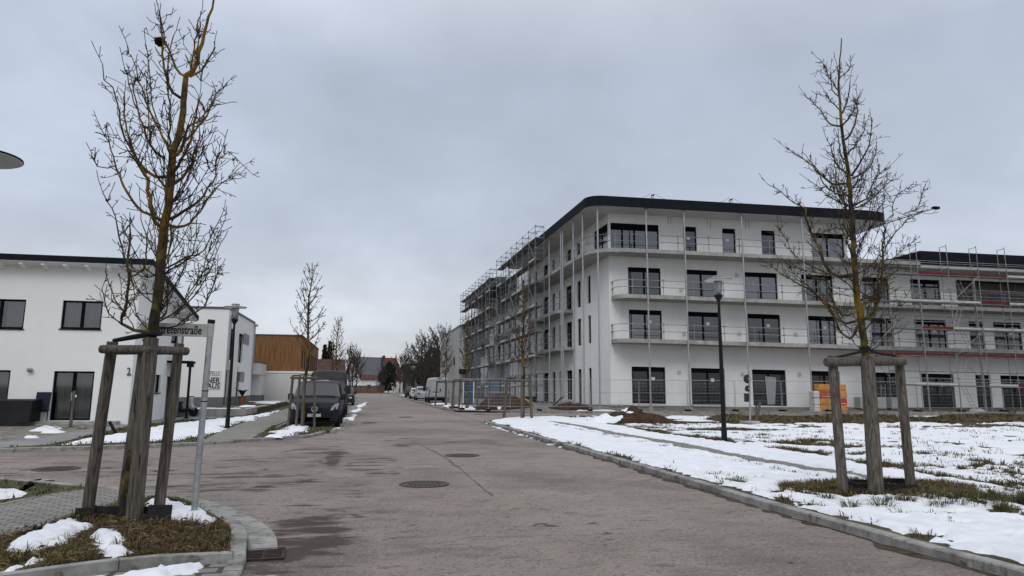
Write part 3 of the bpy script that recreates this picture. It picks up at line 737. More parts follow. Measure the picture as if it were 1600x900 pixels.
# ------------------------------------------------------------------ building kit
def wall_holes(mb, s0, s1, z0, z1, ops, depth=.2, o=0.0):
    """front wall face at offset o with openings and their reveals"""
    S = sorted({s0, s1, *[v for q in ops for v in q[:2]]}); Z = sorted({z0, z1, *[v for q in ops for v in q[2:4]]})
    for i in range(len(S)-1):
        for j in range(len(Z)-1):
            sm = (S[i]+S[i+1])/2; zm = (Z[j]+Z[j+1])/2
            if any(q[0] < sm < q[1] and q[2] < zm < q[3] for q in ops): continue
            mb.face((S[i],o,Z[j]),(S[i+1],o,Z[j]),(S[i+1],o,Z[j+1]),(S[i],o,Z[j+1]))
    for a, b, c, d in [q[:4] for q in ops]:
        i = o-depth
        mb.face((a,o,c),(b,o,c),(b,i,c),(a,i,c)); mb.face((a,i,d),(b,i,d),(b,o,d),(a,o,d))
        mb.face((a,i,c),(a,i,d),(a,o,d),(a,o,c)); mb.face((b,o,c),(b,o,d),(b,i,d),(b,i,c))
def window(parent, fn, off, a, b, c, d, n=2, head=.0, o=-.14, gm=None, fr=.085, sticker=False, curtain=None, name="window", sill=False, cross=None, low=None):
    mb = MB(fn); e = .002
    mb.box(a+e, b-e, o-.05, o+.03, d-fr-head, d-e); mb.box(a+e, b-e, o-.05, o+.03, c+e, c+fr)
    mb.box(a+e, a+fr, o-.05, o+.03, c+fr, d-fr-head); mb.box(b-fr, b-e, o-.05, o+.03, c+fr, d-fr-head)
    for k in range(1, n):
        x = a+(b-a)*k/n; mb.box(x-fr*.8, x+fr*.8, o-.05, o+.03, c+fr, d-fr-head)
    if cross: mb.box(a+fr, b-fr, o-.05, o+.025, c+cross-.04, c+cross+.04)
    w = mb.build(name, M['frame'], parent, off=off)
    mb = MB(fn); mb.face((a+fr*.6, o-.01, c+fr*.6), (b-fr*.6, o-.01, c+fr*.6), (b-fr*.6, o-.01, d-fr-head+.02), (a+fr*.6, o-.01, d-fr-head+.02))
    mb.build("pane", gm or M['glass'], w, off=off)
    if curtain is not None:
        mb = MB(fn); N = 40; vs = []
        for k in range(N+1):
            s = a+fr+(b-a-2*fr)*k/N; oo = o-.22+.03*math.sin(k*.9+a*3)+.02*math.sin(k*.37)
            vs += [(s, oo, c+.02), (s, oo, d-fr-head)]
        gap = curtain
        fs = [(2*k, 2*k+2, 2*k+3, 2*k+1) for k in range(N) if not any(g0 <= k/N <= g1 for g0, g1 in gap)]
        mb.add(vs, fs); mb.build("curtain", M['curtain'], w, off=off)
        mb = MB(fn); mb.face((a,o-1.2,c),(b,o-1.2,c),(b,o-1.2,d),(a,o-1.2,d)); mb.face((a,o-1.2,c),(a,o-.06,c),(b,o-.06,c),(b,o-1.2,c)); mb.face((a,o-1.2,d),(b,o-1.2,d),(b,o-.06,d),(a,o-.06,d)); mb.face((a,o-1.2,c),(a,o-1.2,d),(a,o-.06,d),(a,o-.06,c)); mb.face((b,o-.06,c),(b,o-.06,d),(b,o-1.2,d),(b,o-1.2,c))
        mb.build("room", M['room'], w, off=off)
    if sticker:
        mb = MB(fn); x = a+(b-a)*(.60 if n > 1 else .3); zz = d-head-.62
        mb.box(x, x+.26, o-.005, o+.004, zz-.10, zz+.14); mb.build("paper_note", M['sheet'], w, off=off)
    if sill:
        mb = MB(fn); mb.box(a-.04, b+.04, o, .05, c-.045, c-.004); mb.build("sill", M['frame'], w, off=off)
    return w
def rail(parent, fn, off, pts, z, name="guard_rail", post=True, h=1.05, r=.024, m=None, step=2.3, couple=True):
    """temporary tube rail following (s,o) points at level z"""
    mb = MB(fn)
    for zz in (z+h, z+h*.52): mb.path([(p[0], p[1], zz) for p in pts], r, 5)
    if post:
        L = 0; P = [Vector((p[0], p[1], 0)) for p in pts]; tot = sum((P[i+1]-P[i]).length for i in range(len(P)-1)); n = max(1, round(tot/step))
        for k in range(n+1):
            t = tot*k/n; q = P[0]
            for i in range(len(P)-1):
                l = (P[i+1]-P[i]).length
                if t <= l+1e-6: q = P[i].lerp(P[i+1], min(1, t/l)); break
                t -= l
            mb.tube((q.x, q.y, z-.38), (q.x, q.y, z+h+.12), r*1.1, n=5)
            for zz in (z+h, z+h*.52): mb.box(q.x-.06, q.x+.06, q.y-.05, q.y+.05, zz-.05, zz+.05)
    return mb.build(name, m or M['galv_dull'], parent, off=off)

# ------------------------------------------------------------------ the white building under construction
C0 = Vector((17.65, 50.0, 0))
dR = Vector((math.sin(math.radians(94)), math.cos(math.radians(94)), 0)); nR = Vector((dR.y, -dR.x, 0))
dL = Vector((math.sin(math.radians(-1)), math.cos(math.radians(-1)), 0)); nL = -Vector((dL.y, -dL.x, 0))
TR, TL = .0135, .010
def fR(s, o, z): return C0 + dR*s + nR*o + Vector((0, 0, z-TR*s))
def fL(s, o, z): return C0 + dL*s + nL*o + Vector((0, 0, z-TL*s))
def sR(px, py, o=0.0):
    p = ONPLANE(px, py, C0+nR*o, nR); s = (p-C0).dot(dR); return s, p.z+TR*s
def sL(px, py, o=0.0):
    p = ONPLANE(px, py, C0+nL*o, nL); s = (p-C0).dot(dL); return s, p.z+TL*s
BT = thing("apartment_building", "white four storey corner building under construction with dark overhanging roof and concrete balconies", "building", tuple(C0))
F1, F2, F3, TOP = 5.22, 8.43, 11.80, 14.80
H0, H1, H2, H3 = 3.28, 7.50, 10.72, 14.08
SP = 19.4                     # where the top storey ends
E_R = 46.0; E_L = 58.0
opsR = []; winR = []
def wr(x0, x1, c, d, **k):
    a = sR(x0, 600 if d < 4 else (510 if d < 8 else (440 if d < 11 else 375)))[0]; b = sR(x1, 600 if d < 4 else (510 if d < 8 else (440 if d < 11 else 375)))[0]
    opsR.append((a, b, c, d)); winR.append((a, b, c, d, k))
S0 = .60
for i, (x0, x1) in enumerate([(987.5,1040),(1080.5,1133),(1176,1228.5),(1267,1313),(1368,1404),(1440.5,1491),(1525,1548.5),(1564,1609)]):
    wr(x0, x1, S0, H0, n=1 if i == 6 else 2, head=.26, gm=M['glass2'], sticker=i in (0,1,2,5,7))
for i, (x0, x1) in enumerate([(983,1034.5),(1073.5,1125.5),(1168.5,1219.5),(1260.5,1306),(1361,1396),(1429,1478),(1514,1536),(1552,1595)]):
    wr(x0, x1, F1, H1, n=1 if i == 6 else 2, head=.26, sticker=i in (0,1,2,3,5,7))
for i, (x0, x1) in enumerate([(981.5,1032.5),(1070.5,1121.5),(1164,1214.5),(1252,1301),(1346,1388),(1422,1468)]):
    wr(x0, x1, F2, H2, n=2, head=.26)
for i, (x0, x1) in enumerate([(1068,1088.5),(1129,1149.5),(1190,1211)]): wr(x0, x1, F3, H3, n=1, head=.28, sticker=i < 2)
wr(1267.5, 1318.5, F3, H3, n=2, head=.28)
corner_b = sR(1029.5, 370)[0]; opsR.append((.003, corner_b, F3, H3))
wins_extra = [(a, b, c, d) for a, b, c, d in [(37.5,39.6,S0,H0),(41.5,43.8,S0,H0),(37.5,39.6,F1,H1),(41.5,43.8,F1,H1)]]
for q in wins_extra: opsR.append(q); winR.append((*q, dict(n=2, head=.26)))
LOG0 = sR(1494, 450)[0]       # timber loggia on the second floor
opsR.append((LOG0, E_R-.4, F2+.06, 10.82))
low = [q for q in opsR if q[3] < 11]; up = [q for q in opsR if q[3] > 11]
mb = MB(fR)
wall_holes(mb, 0, E_R, -.6, F3-.28, low)
wall_holes(mb, 0, SP, F3-.28, TOP, up)
mb.face((E_R,0,-.6),(E_R,-14,-.6),(E_R,-14,F3-.28),(E_R,0,F3-.28))
mb.face((SP,0,F3-.28),(SP,-9,F3-.28),(SP,-9,TOP),(SP,0,TOP)); mb.face((0,-14,-.6),(0,-14,F3-.28),(E_R,-14,F3-.28),(E_R,-14,-.6))
mb.face((.5,-9,F3-.28),(.5,-9,TOP),(SP,-9,TOP),(SP,-9,F3-.28))
mb.face((0,-.0,F3-.30),(E_R,-.0,F3-.30),(E_R,-14,F3-.30),(0,-14,F3-.30))
mb.build("wall", M['plaster'], BT, off=C0)
opsL = []; winL = []
def wl(a, b, c, d, **k): opsL.append((a, b, c, d)); winL.append((a, b, c, d, k))
pat = [(4.25,5.0,1),(6.8,7.75,1),(9.35,11.0,2),(12.7,13.25,1),(14.6,15.5,1),(17.0,18.9,2),(21.2,22.6,2),(24.0,25.0,1),(27.0,28.6,2),(31.0,32.0,1),(33.5,35.2,2),(37.5,38.4,1),(40.0,41.6,2),(44.0,45.0,1),(47.0,48.6,2),(51.0,52.0,1),(54.0,55.6,2)]
for a, b, n in pat:
    wl(a, b, .55 if n == 2 else .45, H0, n=n, head=.2, gm=M['glass2']); wl(a, b, H1-2.25, H1, n=n, head=.2, gm=M['glass2']); wl(a, b, H2-2.25, H2, n=n, head=.2, gm=M['glass2'])
    if a > 6: wl(a+.1, b-.1, F3+.35, H3-.1, n=n, head=.2, gm=M['glass2'])
c3 = sL(934.5, 370)[0]; opsL.append((.003, 3.3, F3, H3))
mb = MB(fL)
wall_holes(mb, 0, E_L, -.6, TOP-.003, [(q[0], q[1], q[2], q[3]) for q in opsL])
mb.face((E_L,0,-.6),(E_L,-14,-.6),(E_L,-14,TOP-.003),(E_L,0,TOP-.003)); mb.face((.2,-14,-.6),(.2,-14,TOP-.003),(E_L,-14,TOP-.003),(E_L,-14,-.6))
# wall faces run the other way round on this wing: flip for outward normals
mb.f = [f[::-1] for f in mb.f]
mb.build("wall", M['plaster'], BT, off=C0)
mb = MB(fL); mb.box(2, E_L-.1, -13.9, -.25, F3-.02, F3+.02); mb.build("floor_slab", M['concrete'], BT, off=C0)
rw = random.Random(12)
for a, b, c, d, k in winR:
    if 'gm' not in k: k['gm'] = M[rw.choice(['glass','glass_b','glass_c','glass'])]
    window(BT, fR, C0, a, b, c, d, name="door" if c < 1 else "window", **k)
for a, b, c, d, k in winL: window(BT, fL, C0, a, b, c, d, name="door" if c < 1 else "window", **k)
a_, b_, c_, d_, k_ = winR[2]
mb = MB(fR); mb.add([(a_+1.15,-.085,c_+.1),(a_+1.75,-.085,c_+.1),(a_+1.95,-.085,d_-.55),(a_+1.05,-.085,d_-.5)],[(0,1,2,3)]); mb.build("protective_sheet", M['galv'], BT, off=C0)
# glazed corner of the top floor
w = window(BT, fR, C0, .16, corner_b, F3, H3, n=4, head=.42, o=-.14, sticker=False)
w2 = window(BT, fL, C0, .16, 3.3, F3, H3, n=2, head=.42, o=-.14)
mb = MB(fR); mb.box(.02, .2, -.19, -.02, F3, H3); mb.build("corner_post", M['frame'], BT, off=C0)
# dark base strip below the render
mb = MB(fR); mb.box(.05, E_R-.05, .012, .03, -.5, S0-.12); mb.build("base_strip", M['plinth'], BT, off=C0)
mb = MB(fL); mb.box(.05, E_L-.05, .012, .03, -.5, .45); mb.build("base_strip", M['plinth'], BT, off=C0)
def plan_slab(name, path, inner, z0, z1, m, mrim=None):
    """slab from outer plan path + inner path (world xyz with tilt in z)"""
    P = path + inner[::-1]; n = len(P); mb = MB()
    b = [(p.x, p.y, p.z+z0) for p in P]; t = [(p.x, p.y, p.z+z1) for p in P]
    mb.add(b+t, [tuple(range(n-1,-1,-1)), tuple(range(n,2*n))])
    mb.k = 1 if mrim else 0
    mb.add(b+t, [(i,(i+1)%n,n+(i+1)%n,n+i) for i in range(n)])
    # make sure the winding is outward
    A = sum(P[i].x*P[(i+1)%n].y-P[(i+1)%n].x*P[i].y for i in range(n))
    if A < 0: mb.f = [f[::-1] for f in mb.f]
    return mb.build(name, [m, mrim] if mrim else m, BT, off=C0)
def corner_path(off, sl, sr, ra, n=10):
    """outer line: along the left wing from sl, round the corner, along the right wing to sr"""
    A = fL(ra, off, 0); B = fR(ra, off, 0)
    K = C0 + (nL+nR)*off*1.02
    out = [fL(sl, off, 0)] + [fL(s, off, 0) for s in ([sl*.5] if sl > 8 else [])]
    for k in range(n+1):
        t = k/n; out.append(A*(1-t)**2 + K*(2*t*(1-t)) + B*t*t)
    return out + [fR(sr, off, 0)]
gal = corner_path(1.85, 34, 24.4, 1.3)
plan_slab("balcony", gal, [fL(34, -.2, 0), fL(2, -.2, 0), C0.copy(), fR(2, -.2, 0), fR(24.4, -.2, 0)], F3-.30, F3-.02, M['concrete'])
def to_so(fn_inv, p): return p
rp = corner_path(1.75, 9.5, SP-.3, 1.3)
mbr = MB()
railpts = [p - C0 for p in rp]
def rail_world(parent, pts, z, step=2.3, h=1.05, r=.024):
    mb = MB(); P = smooth_line([(p.x, p.y, p.z) for p in pts], .5) if False else [Vector((p.x, p.y, p.z)) for p in pts]
    for zz in (z+h, z+h*.52): mb.path([(p.x, p.y, p.z+zz) for p in P], r, 5)
    tot = sum((P[i+1]-P[i]).length for i in range(len(P)-1)); n = max(1, round(tot/step))
    for k in range(n+1):
        t = tot*k/n; q = P[0]
        for i in range(len(P)-1):
            l = (P[i+1]-P[i]).length
            if t <= l+1e-6: q = P[i].lerp(P[i+1], min(1, t/max(l,1e-6))); break
            t -= l
        mb.tube((q.x, q.y, q.z+z-.38), (q.x, q.y, q.z+z+h+.12), r*1.15, n=5)
        for zz in (z+h, z+h*.52): mb.box(q.x-.055, q.x+.055, q.y-.055, q.y+.055, q.z+zz-.05, q.z+zz+.05)
    return mb.build("guard_rail", M['galv_dull'], parent)
rail_world(BT, railpts, F3)
# balcony slabs with rounded ends
def balcony(fn, s0, s1, depth, z, flip=False, r=1.1):
    pts = [(s0+.0, 0.0)]
    for k in range(9):
        a = math.pi/2*k/8; pts.append((s0+r-r*math.cos(a)*1.0, depth-r+r*math.sin(a)))
    pts += [(s1, depth), (s1, 0.0)]
    mb = MB(fn); n = len(pts); b = [(p[0], p[1], z-.30) for p in pts]; t = [(p[0], p[1], z-.02) for p in pts]
    f = [tuple(range(n-1,-1,-1)), tuple(range(n,2*n))] + [(i,(i+1)%n,n+(i+1)%n,n+i) for i in range(n)]
    if not flip: f = [q[::-1] for q in f]
    mb.add(b+t, f)
    o = mb.build("balcony", M['concrete'], BT, off=C0)
    rail(o, fn, C0, [(p[0]+(.06 if i < 2 else 0), max(.1, p[1]-.1)) for i, p in enumerate(pts[:-1])], z)
    return o
balcony(fR, sR(955, 530)[0], E_R-1, 1.85, F1); balcony(fR, sR(955, 460)[0], E_R-1, 1.85, F2)
balcony(fL, 8.4, 30, 1.5, F1, True); balcony(fL, 8.4, 30, 1.5, F2, True)
balcony(fL, 33.5, 55, 1.5, F1, True); balcony(fL, 33.5, 55, 1.5, F2, True); balcony(fL, 35.5, 55, 1.85, F3, True)
# steel columns in front of the slab edges
for x, top in [(1016.9,TOP),(1078.7,TOP),(1172,TOP),(1269.8,TOP),(1355,F3-.3),(1452.8,10.9),(1540.8,10.9)]:
    s = sR(x, 635, 1.95)[0]; mb = MB(fR); mb.tube((s,1.95,.1),(s,1.95,top),.062,n=8); mb.box(s-.15,s+.15,1.8,2.1,.1,.42); mb.box(s-.13,s+.13,1.84,2.06,top-.03,top); mb.build("column", M['galv'], BT, off=C0)
s = sL(937.5, 630, 1.3)[0]
for sx, ox in [(sL(913,627,1.95)[0],1.95),(sL(897.8,625,1.95)[0],1.95),(sL(877.6,625,1.95)[0],1.95),(sL(880.5,625,1.95)[0],1.95),(sL(858.8,625,1.95)[0],1.95),(14.5,1.95),(20,1.95),(26,1.95),(33,1.95),(39,1.95),(45,1.95),(51,1.95)]:
    mb = MB(fL); mb.tube((sx,ox,.0),(sx,ox,TOP-.02),.062,n=8); mb.build("column", M['galv'], BT, off=C0)
pc = AT(937.5, 631, 48.3); mb = MB(); mb.tube((pc.x,pc.y,0),(pc.x,pc.y,TOP-.0),.065,n=8); mb.build("column", M['galv'], BT, off=C0)
# roof with curved fascia
rf = corner_path(2.2, 25.5, 19.9, -.5, 14)
rend = [fR(21.0, 2.0, 0), fR(21.7, 1.5, 0), fR(22.0, .6, 0), fR(22.0, -9.4, 0)]
plan_slab("roof", rf+rend, [fL(25.5, -12, 0), fR(14, -12, 0)], TOP, TOP+.045, M['soffit'])
rf2 = corner_path(2.21, 25.52, 19.9, -.5, 14); rend2 = [fR(21.02, 2.02, 0), fR(21.73, 1.52, 0), fR(22.03, .6, 0), fR(22.03, -9.43, 0)]
mb = MB(); P = rf2+rend2
for i in range(len(P)-1):
    a, b = P[i], P[i+1]; h0, h1 = TOP-.04, TOP+.72
    mb.face((a.x,a.y,a.z+h0),(b.x,b.y,b.z+h0),(b.x,b.y,b.z+h1),(a.x,a.y,a.z+h1))
mb.build("fascia", M['fascia'], BT, off=C0)
plan_slab("roof", rf2+rend2, [fL(25.52, -12.1, 0), fR(14, -12.1, 0)], TOP+.66, TOP+.722, M['fascia'])
# lower second roof block on the left wing
mb = MB(fL)
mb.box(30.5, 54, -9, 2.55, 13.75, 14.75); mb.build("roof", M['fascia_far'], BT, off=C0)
# second part: two storeys plus loggia under a dark roof
a0 = sR(1425, 400, 1.0)[0]
mb = MB(fR); mb.box(a0, E_R, -13, 1.9, 11.58, 12.62); mb.build("roof", M['fascia'], BT, off=C0)
mb = MB(fR); mb.box(a0+.05, E_R-.05, -12.9, 1.82, 11.30, 11.57); mb.build("floor_slab", M['soffit'], BT, off=C0)
mb = MB(fR)
n = 60; x0, x1 = LOG0+.05, E_R-.5
for i in range(n):
    a = x0+(x1-x0)*i/n; b = x0+(x1-x0)*(i+1)/n-.015; mb.box(a, b, -1.55, -1.5+(i%2)*.012, F2, 10.9)
mb.build("timber_cladding", M['greywood'], BT, off=C0)
mb = MB(fR); mb.box(x0,x1,-1.6,-.05,F2-.02,F2+.04); mb.box(x0,x1,-1.6,-.05,10.9,11.0); mb.box(x0-.03,x0,-1.6,-.21,F2,10.9); mb.build("loggia", M['larch_dark'], BT, off=C0)
# snow guard strip left on the lower roof edge, small wall boxes, ducts
mb = MB(fR)
for px, py in [(1069,522),(1155,522),(1243,523),(1160,585),(1249,585),(1061,582),(1064,453),(1151,430),(1240,437)]:
    s, z = sR(px, py); mb.box(s-.13, s+.13, .0, .05, z-.14, z+.14)
mb.build("socket_box", M['soffit'], BT, off=C0)
# unfinished plaster scratches on the top storey
mb = MB(fR)
for px, py in [(1044,343),(1048,343),(1105,344),(1110,350),(1165,350),(1170,351)]:
    s, z = sR(px, py); mb.box(s-.015, s+.015, .0, .02, z-.35, z+.3)
mb.build("cable_end", M['galv_dull'], BT, off=C0)
# red and white marker posts on the roof edge
for i, (px, py, lab) in enumerate([(1019.5,302,"red and white marker block on the dark roof edge, near the rounded corner"),(1141.5,308,"red and white marker block in the middle of the dark roof edge"),(1248,313,"red and white marker block on the dark roof edge behind the tree crown")]):
    s, z = sR(px, py, 2.0); t = thing("marker_block", lab, "marker", tuple(fR(s, 2.0, TOP+.73)), math.radians(-4), "marker blocks on the roof edge")
    mb = MB(); mb.box(-.10,.10,-.10,.10,0,.20); mb.build("white_half", M['warnw'], t)
    mb = MB(); mb.add([(-.10,-.10,.202),(.10,-.10,.202),(.10,-.10,.36),(-.10,-.10,.30),(-.10,.10,.202),(.10,.10,.202),(.10,.10,.36),(-.10,.10,.30)],[(0,1,2,3),(7,6,5,4),(0,3,7,4),(1,5,6,2),(3,2,6,7)]); mb.build("red_half", M['warn'], t)
    if i < 2:
        mb = MB(); mb.tube((-.9,0,0),(-.1,0,.42),.012,n=4); mb.tube((1.0,0,0),(.1,0,.42),.012,n=4); mb.build("stay_wire", M['galv_dull'], t)

# ------------------------------------------------------------------ scaffolding
def scaffold(root, fn, off, xs, lifts, o0, o1, top, zb, red=None, ladders=(), braces=True, guard_all=True):
    """tube scaffold: pairs of uprights at xs, decks at lifts (each a list entry (z, i0, i1))"""
    for s in xs:
        mb = MB(fn)
        for o in (o0, o1):
            mb.tube((s,o,zb),(s,o,top if o == o1 else top-.1),.026,n=5)
            mb.box(s-.09,s+.09,o-.09,o+.09,zb-.02,zb+.015)
        for z, i0, i1 in lifts: mb.tube((s,o0,z+.9),(s,o1,z+.9),.018,n=4); mb.box(s-.05,s+.05,o1-.05,o1+.05,z+.45,z+.55); mb.box(s-.05,s+.05,o1-.05,o1+.05,z+.95,z+1.05)
        for z, i0, i1 in lifts: mb.tube((s,o0,z-.04),(s,o1,z-.04),.022,n=4)
        mb.tube((s,o0,top-.12),(s,o1,top-.12),.022,n=4)
        mb.build("upright", M['galv_dull'], root, off=off)
    for li, (z, i0, i1) in enumerate(lifts):
        for i in range(i0, i1):
            a, b = xs[i], xs[i+1]
            mb = MB(fn); mb.box(a+.03, b-.03, o0+.06, (o0+o1)/2-.01, z-.03, z+.02); mb.box(a+.03, b-.03, (o0+o1)/2+.01, o1-.05, z-.03, z+.02)
            mb.build("deck_board", M['deck'], root, off=off)
        mb = MB(fn); a, b = xs[i0], xs[i1]
        mb.tube((a,o1,z+1.0),(b,o1,z+1.0),.021,n=4); mb.tube((a,o1,z+.5),(b,o1,z+.5),.021,n=4); mb.tube((a,o1,z-.05),(b,o1,z-.05),.021,n=4); mb.tube((a,o0,z-.05),(b,o0,z-.05),.021,n=4); mb.tube((a,o0,z+1.0),(b,o0,z+1.0),.021,n=4)
        for e in (a, b):
            mb.tube((e,o0,z+1.0),(e,o1,z+1.0),.021,n=4); mb.tube((e,o0,z+.5),(e,o1,z+.5),.021,n=4)
        mb.build("guard_rail", M['galv_dull'], root, off=off)
        if red:
            for i in range(i0, i1):
                c = red(li, i)
                if c is None: continue
                mb = MB(fn); mb.box(xs[i]+.02, xs[i+1]-.02, o1-.035, o1-.012, z+.02, z+.17); mb.build("toe_board", M['toe'] if c else M['toe_w'], root, off=off)
    if braces:
        for i in range(0, len(xs)-1, 3):
            for li in range(len(lifts)-1):
                z0 = lifts[li][0]; z1 = lifts[li+1][0]; a, b = (xs[i], xs[i+1]) if li % 2 else (xs[i+1], xs[i])
                mb = MB(fn); mb.tube((a,o1+.03,z0),(b,o1+.03,z1),.02,n=4); mb.build("brace", M['galv_dull'], root, off=off)
    for s, z0, z1, lean in ladders:
        mb = MB(fn); n = int((z1-z0)/.28); o = (o0+o1)/2
        for w in (-.17, .17): mb.tube((s+w,o,z0),(s+lean+w,o,z1),.017,n=4)
        for k in range(1, n): t = k/n; mb.tube((s-.17+lean*t,o,z0+(z1-z0)*t),(s+.17+lean*t,o,z0+(z1-z0)*t),.012,n=4)
        mb.build("ladder", M['galv'], root, off=off)
SA = thing("scaffolding", "grey tube scaffold with red toe boards before the lower dark roofed part of the building", "scaffold", tuple(fR(20.5, 2.6, .25)))
xsR = [18.4, 20.5, 22.98, 25.5, 28.0, 30.4, 32.9, 35.4, 37.9]
for e_ in range(0): pass
rr = {(0,5):1,(0,6):1,(0,0):0,(0,1):0,(0,2):0,(0,4):0, (1,0):1,(1,1):1,(1,2):1,(1,3):1,(1,4):1,(1,5):1,(1,6):1,(1,7):1,(2,2):1,(2,3):0,(2,4):0,(2,5):0,(2,6):0,(3,1):0,(3,2):0,(3,3):0,(3,4):1,(3,5):0,(3,6):1,(4,0):1,(4,2):1,(4,3):1,(4,4):1,(4,5):0,(4,6):1,(4,7):0}
scaffold(SA, fR, Vector(SA.location), xsR, [(2.35,1,8),(4.5,0,8),(6.5,1,8),(8.5,0,8),(10.6,1,8)], 2.35, 3.05, 12.95, .30, red=lambda l, i: rr.get((l, i)), ladders=[(27.0,.35,2.35,-.9),(25.7,2.4,4.5,.9),(27.3,4.5,6.5,-.9),(25.9,6.5,8.5,.7),(27.2,8.5,10.6,-.8),(19.6,.35,2.35,.1)])
SB = thing("scaffolding", "grey tube scaffold on the building's long street side, nearer to the rounded corner", "scaffold", tuple(fL(9.5, 2.9, 0)))
xsA = [9.5+2.45*k for k in range(8)]
scaffold(SB, fL, Vector(SB.location), xsA, [(2.0,0,7),(4.45,0,7),(6.6,0,7),(8.8,0,7),(10.9,0,7),(12.9,0,7),(14.85,0,7)], 2.45, 3.25, 15.95, .15, red=lambda l, i: 1 if (l, i) in ((2,0),(4,1),(1,3)) else (0 if (l+i) % 2 else None), ladders=[(11,.2,2.0,.8),(12.6,2,4.45,-.8),(11,4.45,6.6,.8),(12.6,6.6,8.8,-.8)])
SCF = thing("scaffolding", "grey tube scaffold at the far end of the long street side, under the lower roof", "scaffold", tuple(fL(30.5, 3, 0)))
xsB = [29.0+2.5*k for k in range(10)]
scaffold(SCF, fL, Vector(SCF.location), xsB, [(2.0,0,9),(4.45,0,9),(6.6,0,9),(8.8,0,9),(10.9,0,9),(12.9,0,9),(14.35,0,9)], 2.75, 3.55, 15.4, .15, red=lambda l, i: None if i % 2 else 0)
# white sheets still hanging on the scaffold
for i, (s0, s1, z0, z1, lab) in enumerate([(17.3,19.6,9.1,11.3,"white plastic sheet on the scaffold just below the top gallery"),(16.2,19.0,4.6,8.3,"big wrinkled white plastic sheet hanging in the scaffold behind the middle tree"),(37.0,41.0,2.4,5.9,"white plastic sheet low on the far scaffold near the blue toilet cabin"),(33.0,35.0,6.9,8.4,"white plastic sheet at half height on the far scaffold")]):
    mb = MB(fL); N = 14; Q = 10; vs = []
    for j in range(Q+1):
        for k in range(N+1):
            s = s0+(s1-s0)*k/N; z = z0+(z1-z0)*j/Q; vs.append((s, 2.3+.10*math.sin(k*1.1+j*.4+i)+.06*NZ(s*3, z*3, 1, i), z+.05*math.sin(k*.9)))
    mb.add(vs, [(j*(N+1)+k, j*(N+1)+k+1, (j+1)*(N+1)+k+1, (j+1)*(N+1)+k) for j in range(Q) for k in range(N)])
    o = mb.build("plastic_sheet", M['sheet'], smooth=True); sd = o.modifiers.new("thickness", 'SOLIDIFY'); sd.thickness = .01
    tag(o, lab, "plastic sheet", "white sheets on the scaffolding")
p = fL(44.0, 4.2, 0)
t = thing("rubbish_chute", "pale tapering rubbish chute hanging at the far end of the scaffold", "chute", (p.x, p.y, 0))
mb = MB(); mb.lathe([(.14,8.2),(.3,6.8),(.42,5.4),(.50,4.0),(.44,4.0),(.24,6.8),(.08,8.2)], n=12); mb.build("tube", M['concrete'], t)
mb = MB(); mb.lathe([(.52,3.4),(.56,4.05),(.45,4.05),(.42,3.4)], n=12); mb.build("mouth", M['rubber'], t)
mb = MB(); mb.tube((0,0,8.2),(1.3,0,8.6),.03,n=5); mb.build("hanger", M['galv_dull'], t)

# lattice boom behind the roof
p0 = AT(1384, 349, 62); p1 = AT(1462, 325, 62)
t = thing("crane_boom", "thin black lattice boom sticking out behind the end of the curved dark roof", "crane", (p0.x, p0.y, 0))
ax = (p1-p0); mb = MB(); up = Vector((0,0,.55)); base = Vector((p0.x,p0.y,0))
A = p0-base-ax*1.1; B = p1-base
for q in (Vector((0,.25,0)), Vector((0,-.25,0))): mb.tube(A+q, B+q*.3, .055, .045, n=4)
Tt = A.lerp(B, .50)+up*.4; T2 = A.lerp(B, .93)+Vector((0,0,.12)); mb.tube(Tt, T2, .025, n=4); mb.tube(A.lerp(B,.46), Tt, .025, n=4)
for k in range(5, 9):
    a = A.lerp(B, k/10+.05); u = Tt.lerp(T2, (k-4.5)/5); b = A.lerp(B, (k+1)/10); mb.tube(a, u, .018, n=4); mb.tube(u, b, .018, n=4)
mb.build("boom", M['rust'], t)
mb = MB(); mb.box(B.x-.35,B.x+.35,B.y-.2,B.y+.2,B.z-.12,B.z+.13); mb.build("boom_head", M['frame'], t)
mb = MB(); mb.tube((A.x,A.y,0),(A.x,A.y,A.z),.3,.2,n=8); mb.build("mast", M['galv_dull'], t)
mb = MB()
for k in (.52,.56,.6): q = A.lerp(B, k); mb.tube(q, q-Vector((0,0,4.6)), .012, n=4)
mb.build("rope", M['galv_dull'], t)

# ------------------------------------------------------------------ site fence
fence_root = thing("mesh_fence", "wire mesh fence section", "fence", (0,0,0), 0, "temporary fence panels round the building site")
mb = MB(); W, Hh = 3.42, 1.98
mb.path([(0,0,0),(0,0,Hh),(W,0,Hh),(W,0,0)], .021, 6); mb.tube((0,0,.14),(W,0,.14),.016,n=5); mb.tube((0,0,1.1),(W,0,1.1),.010,n=4); mb.build("frame", M['galv'], fence_root)
mb = MB()
for k in range(1, 34): mb.tube((W*k/34,0,.14),(W*k/34,0,Hh),.0026,n=3,cap=False)
for k in range(1, 8): mb.tube((0,.004,.14+k*.23),(W,.004,.14+k*.23),.0024,n=3,cap=False)
mb.build("wire_mesh", M['galv'], fence_root)
foot_root = thing("fence_weight", "dark block weight", "fence weight", (0,0,0), 0, "feet of the temporary fence")
mb = MB(); mb.box(-.36,.36,-.12,.12,0,.13); bev(mb.build("block", M['rubber'], foot_root), .025)
mb = MB(); mb.tube((-.05,0,.13),(-.05,0,.24),.028,n=6); mb.tube((.05,0,.13),(.05,0,.24),.028,n=6); mb.build("socket", M['galv_dull'], foot_root)
first = True
fx0 = Vector((18.0, 47.2, 0)); ang = math.radians(-4)
pts = []
for k in range(-3, 12): pts.append(fx0 + D94*(k*3.5 + .74))
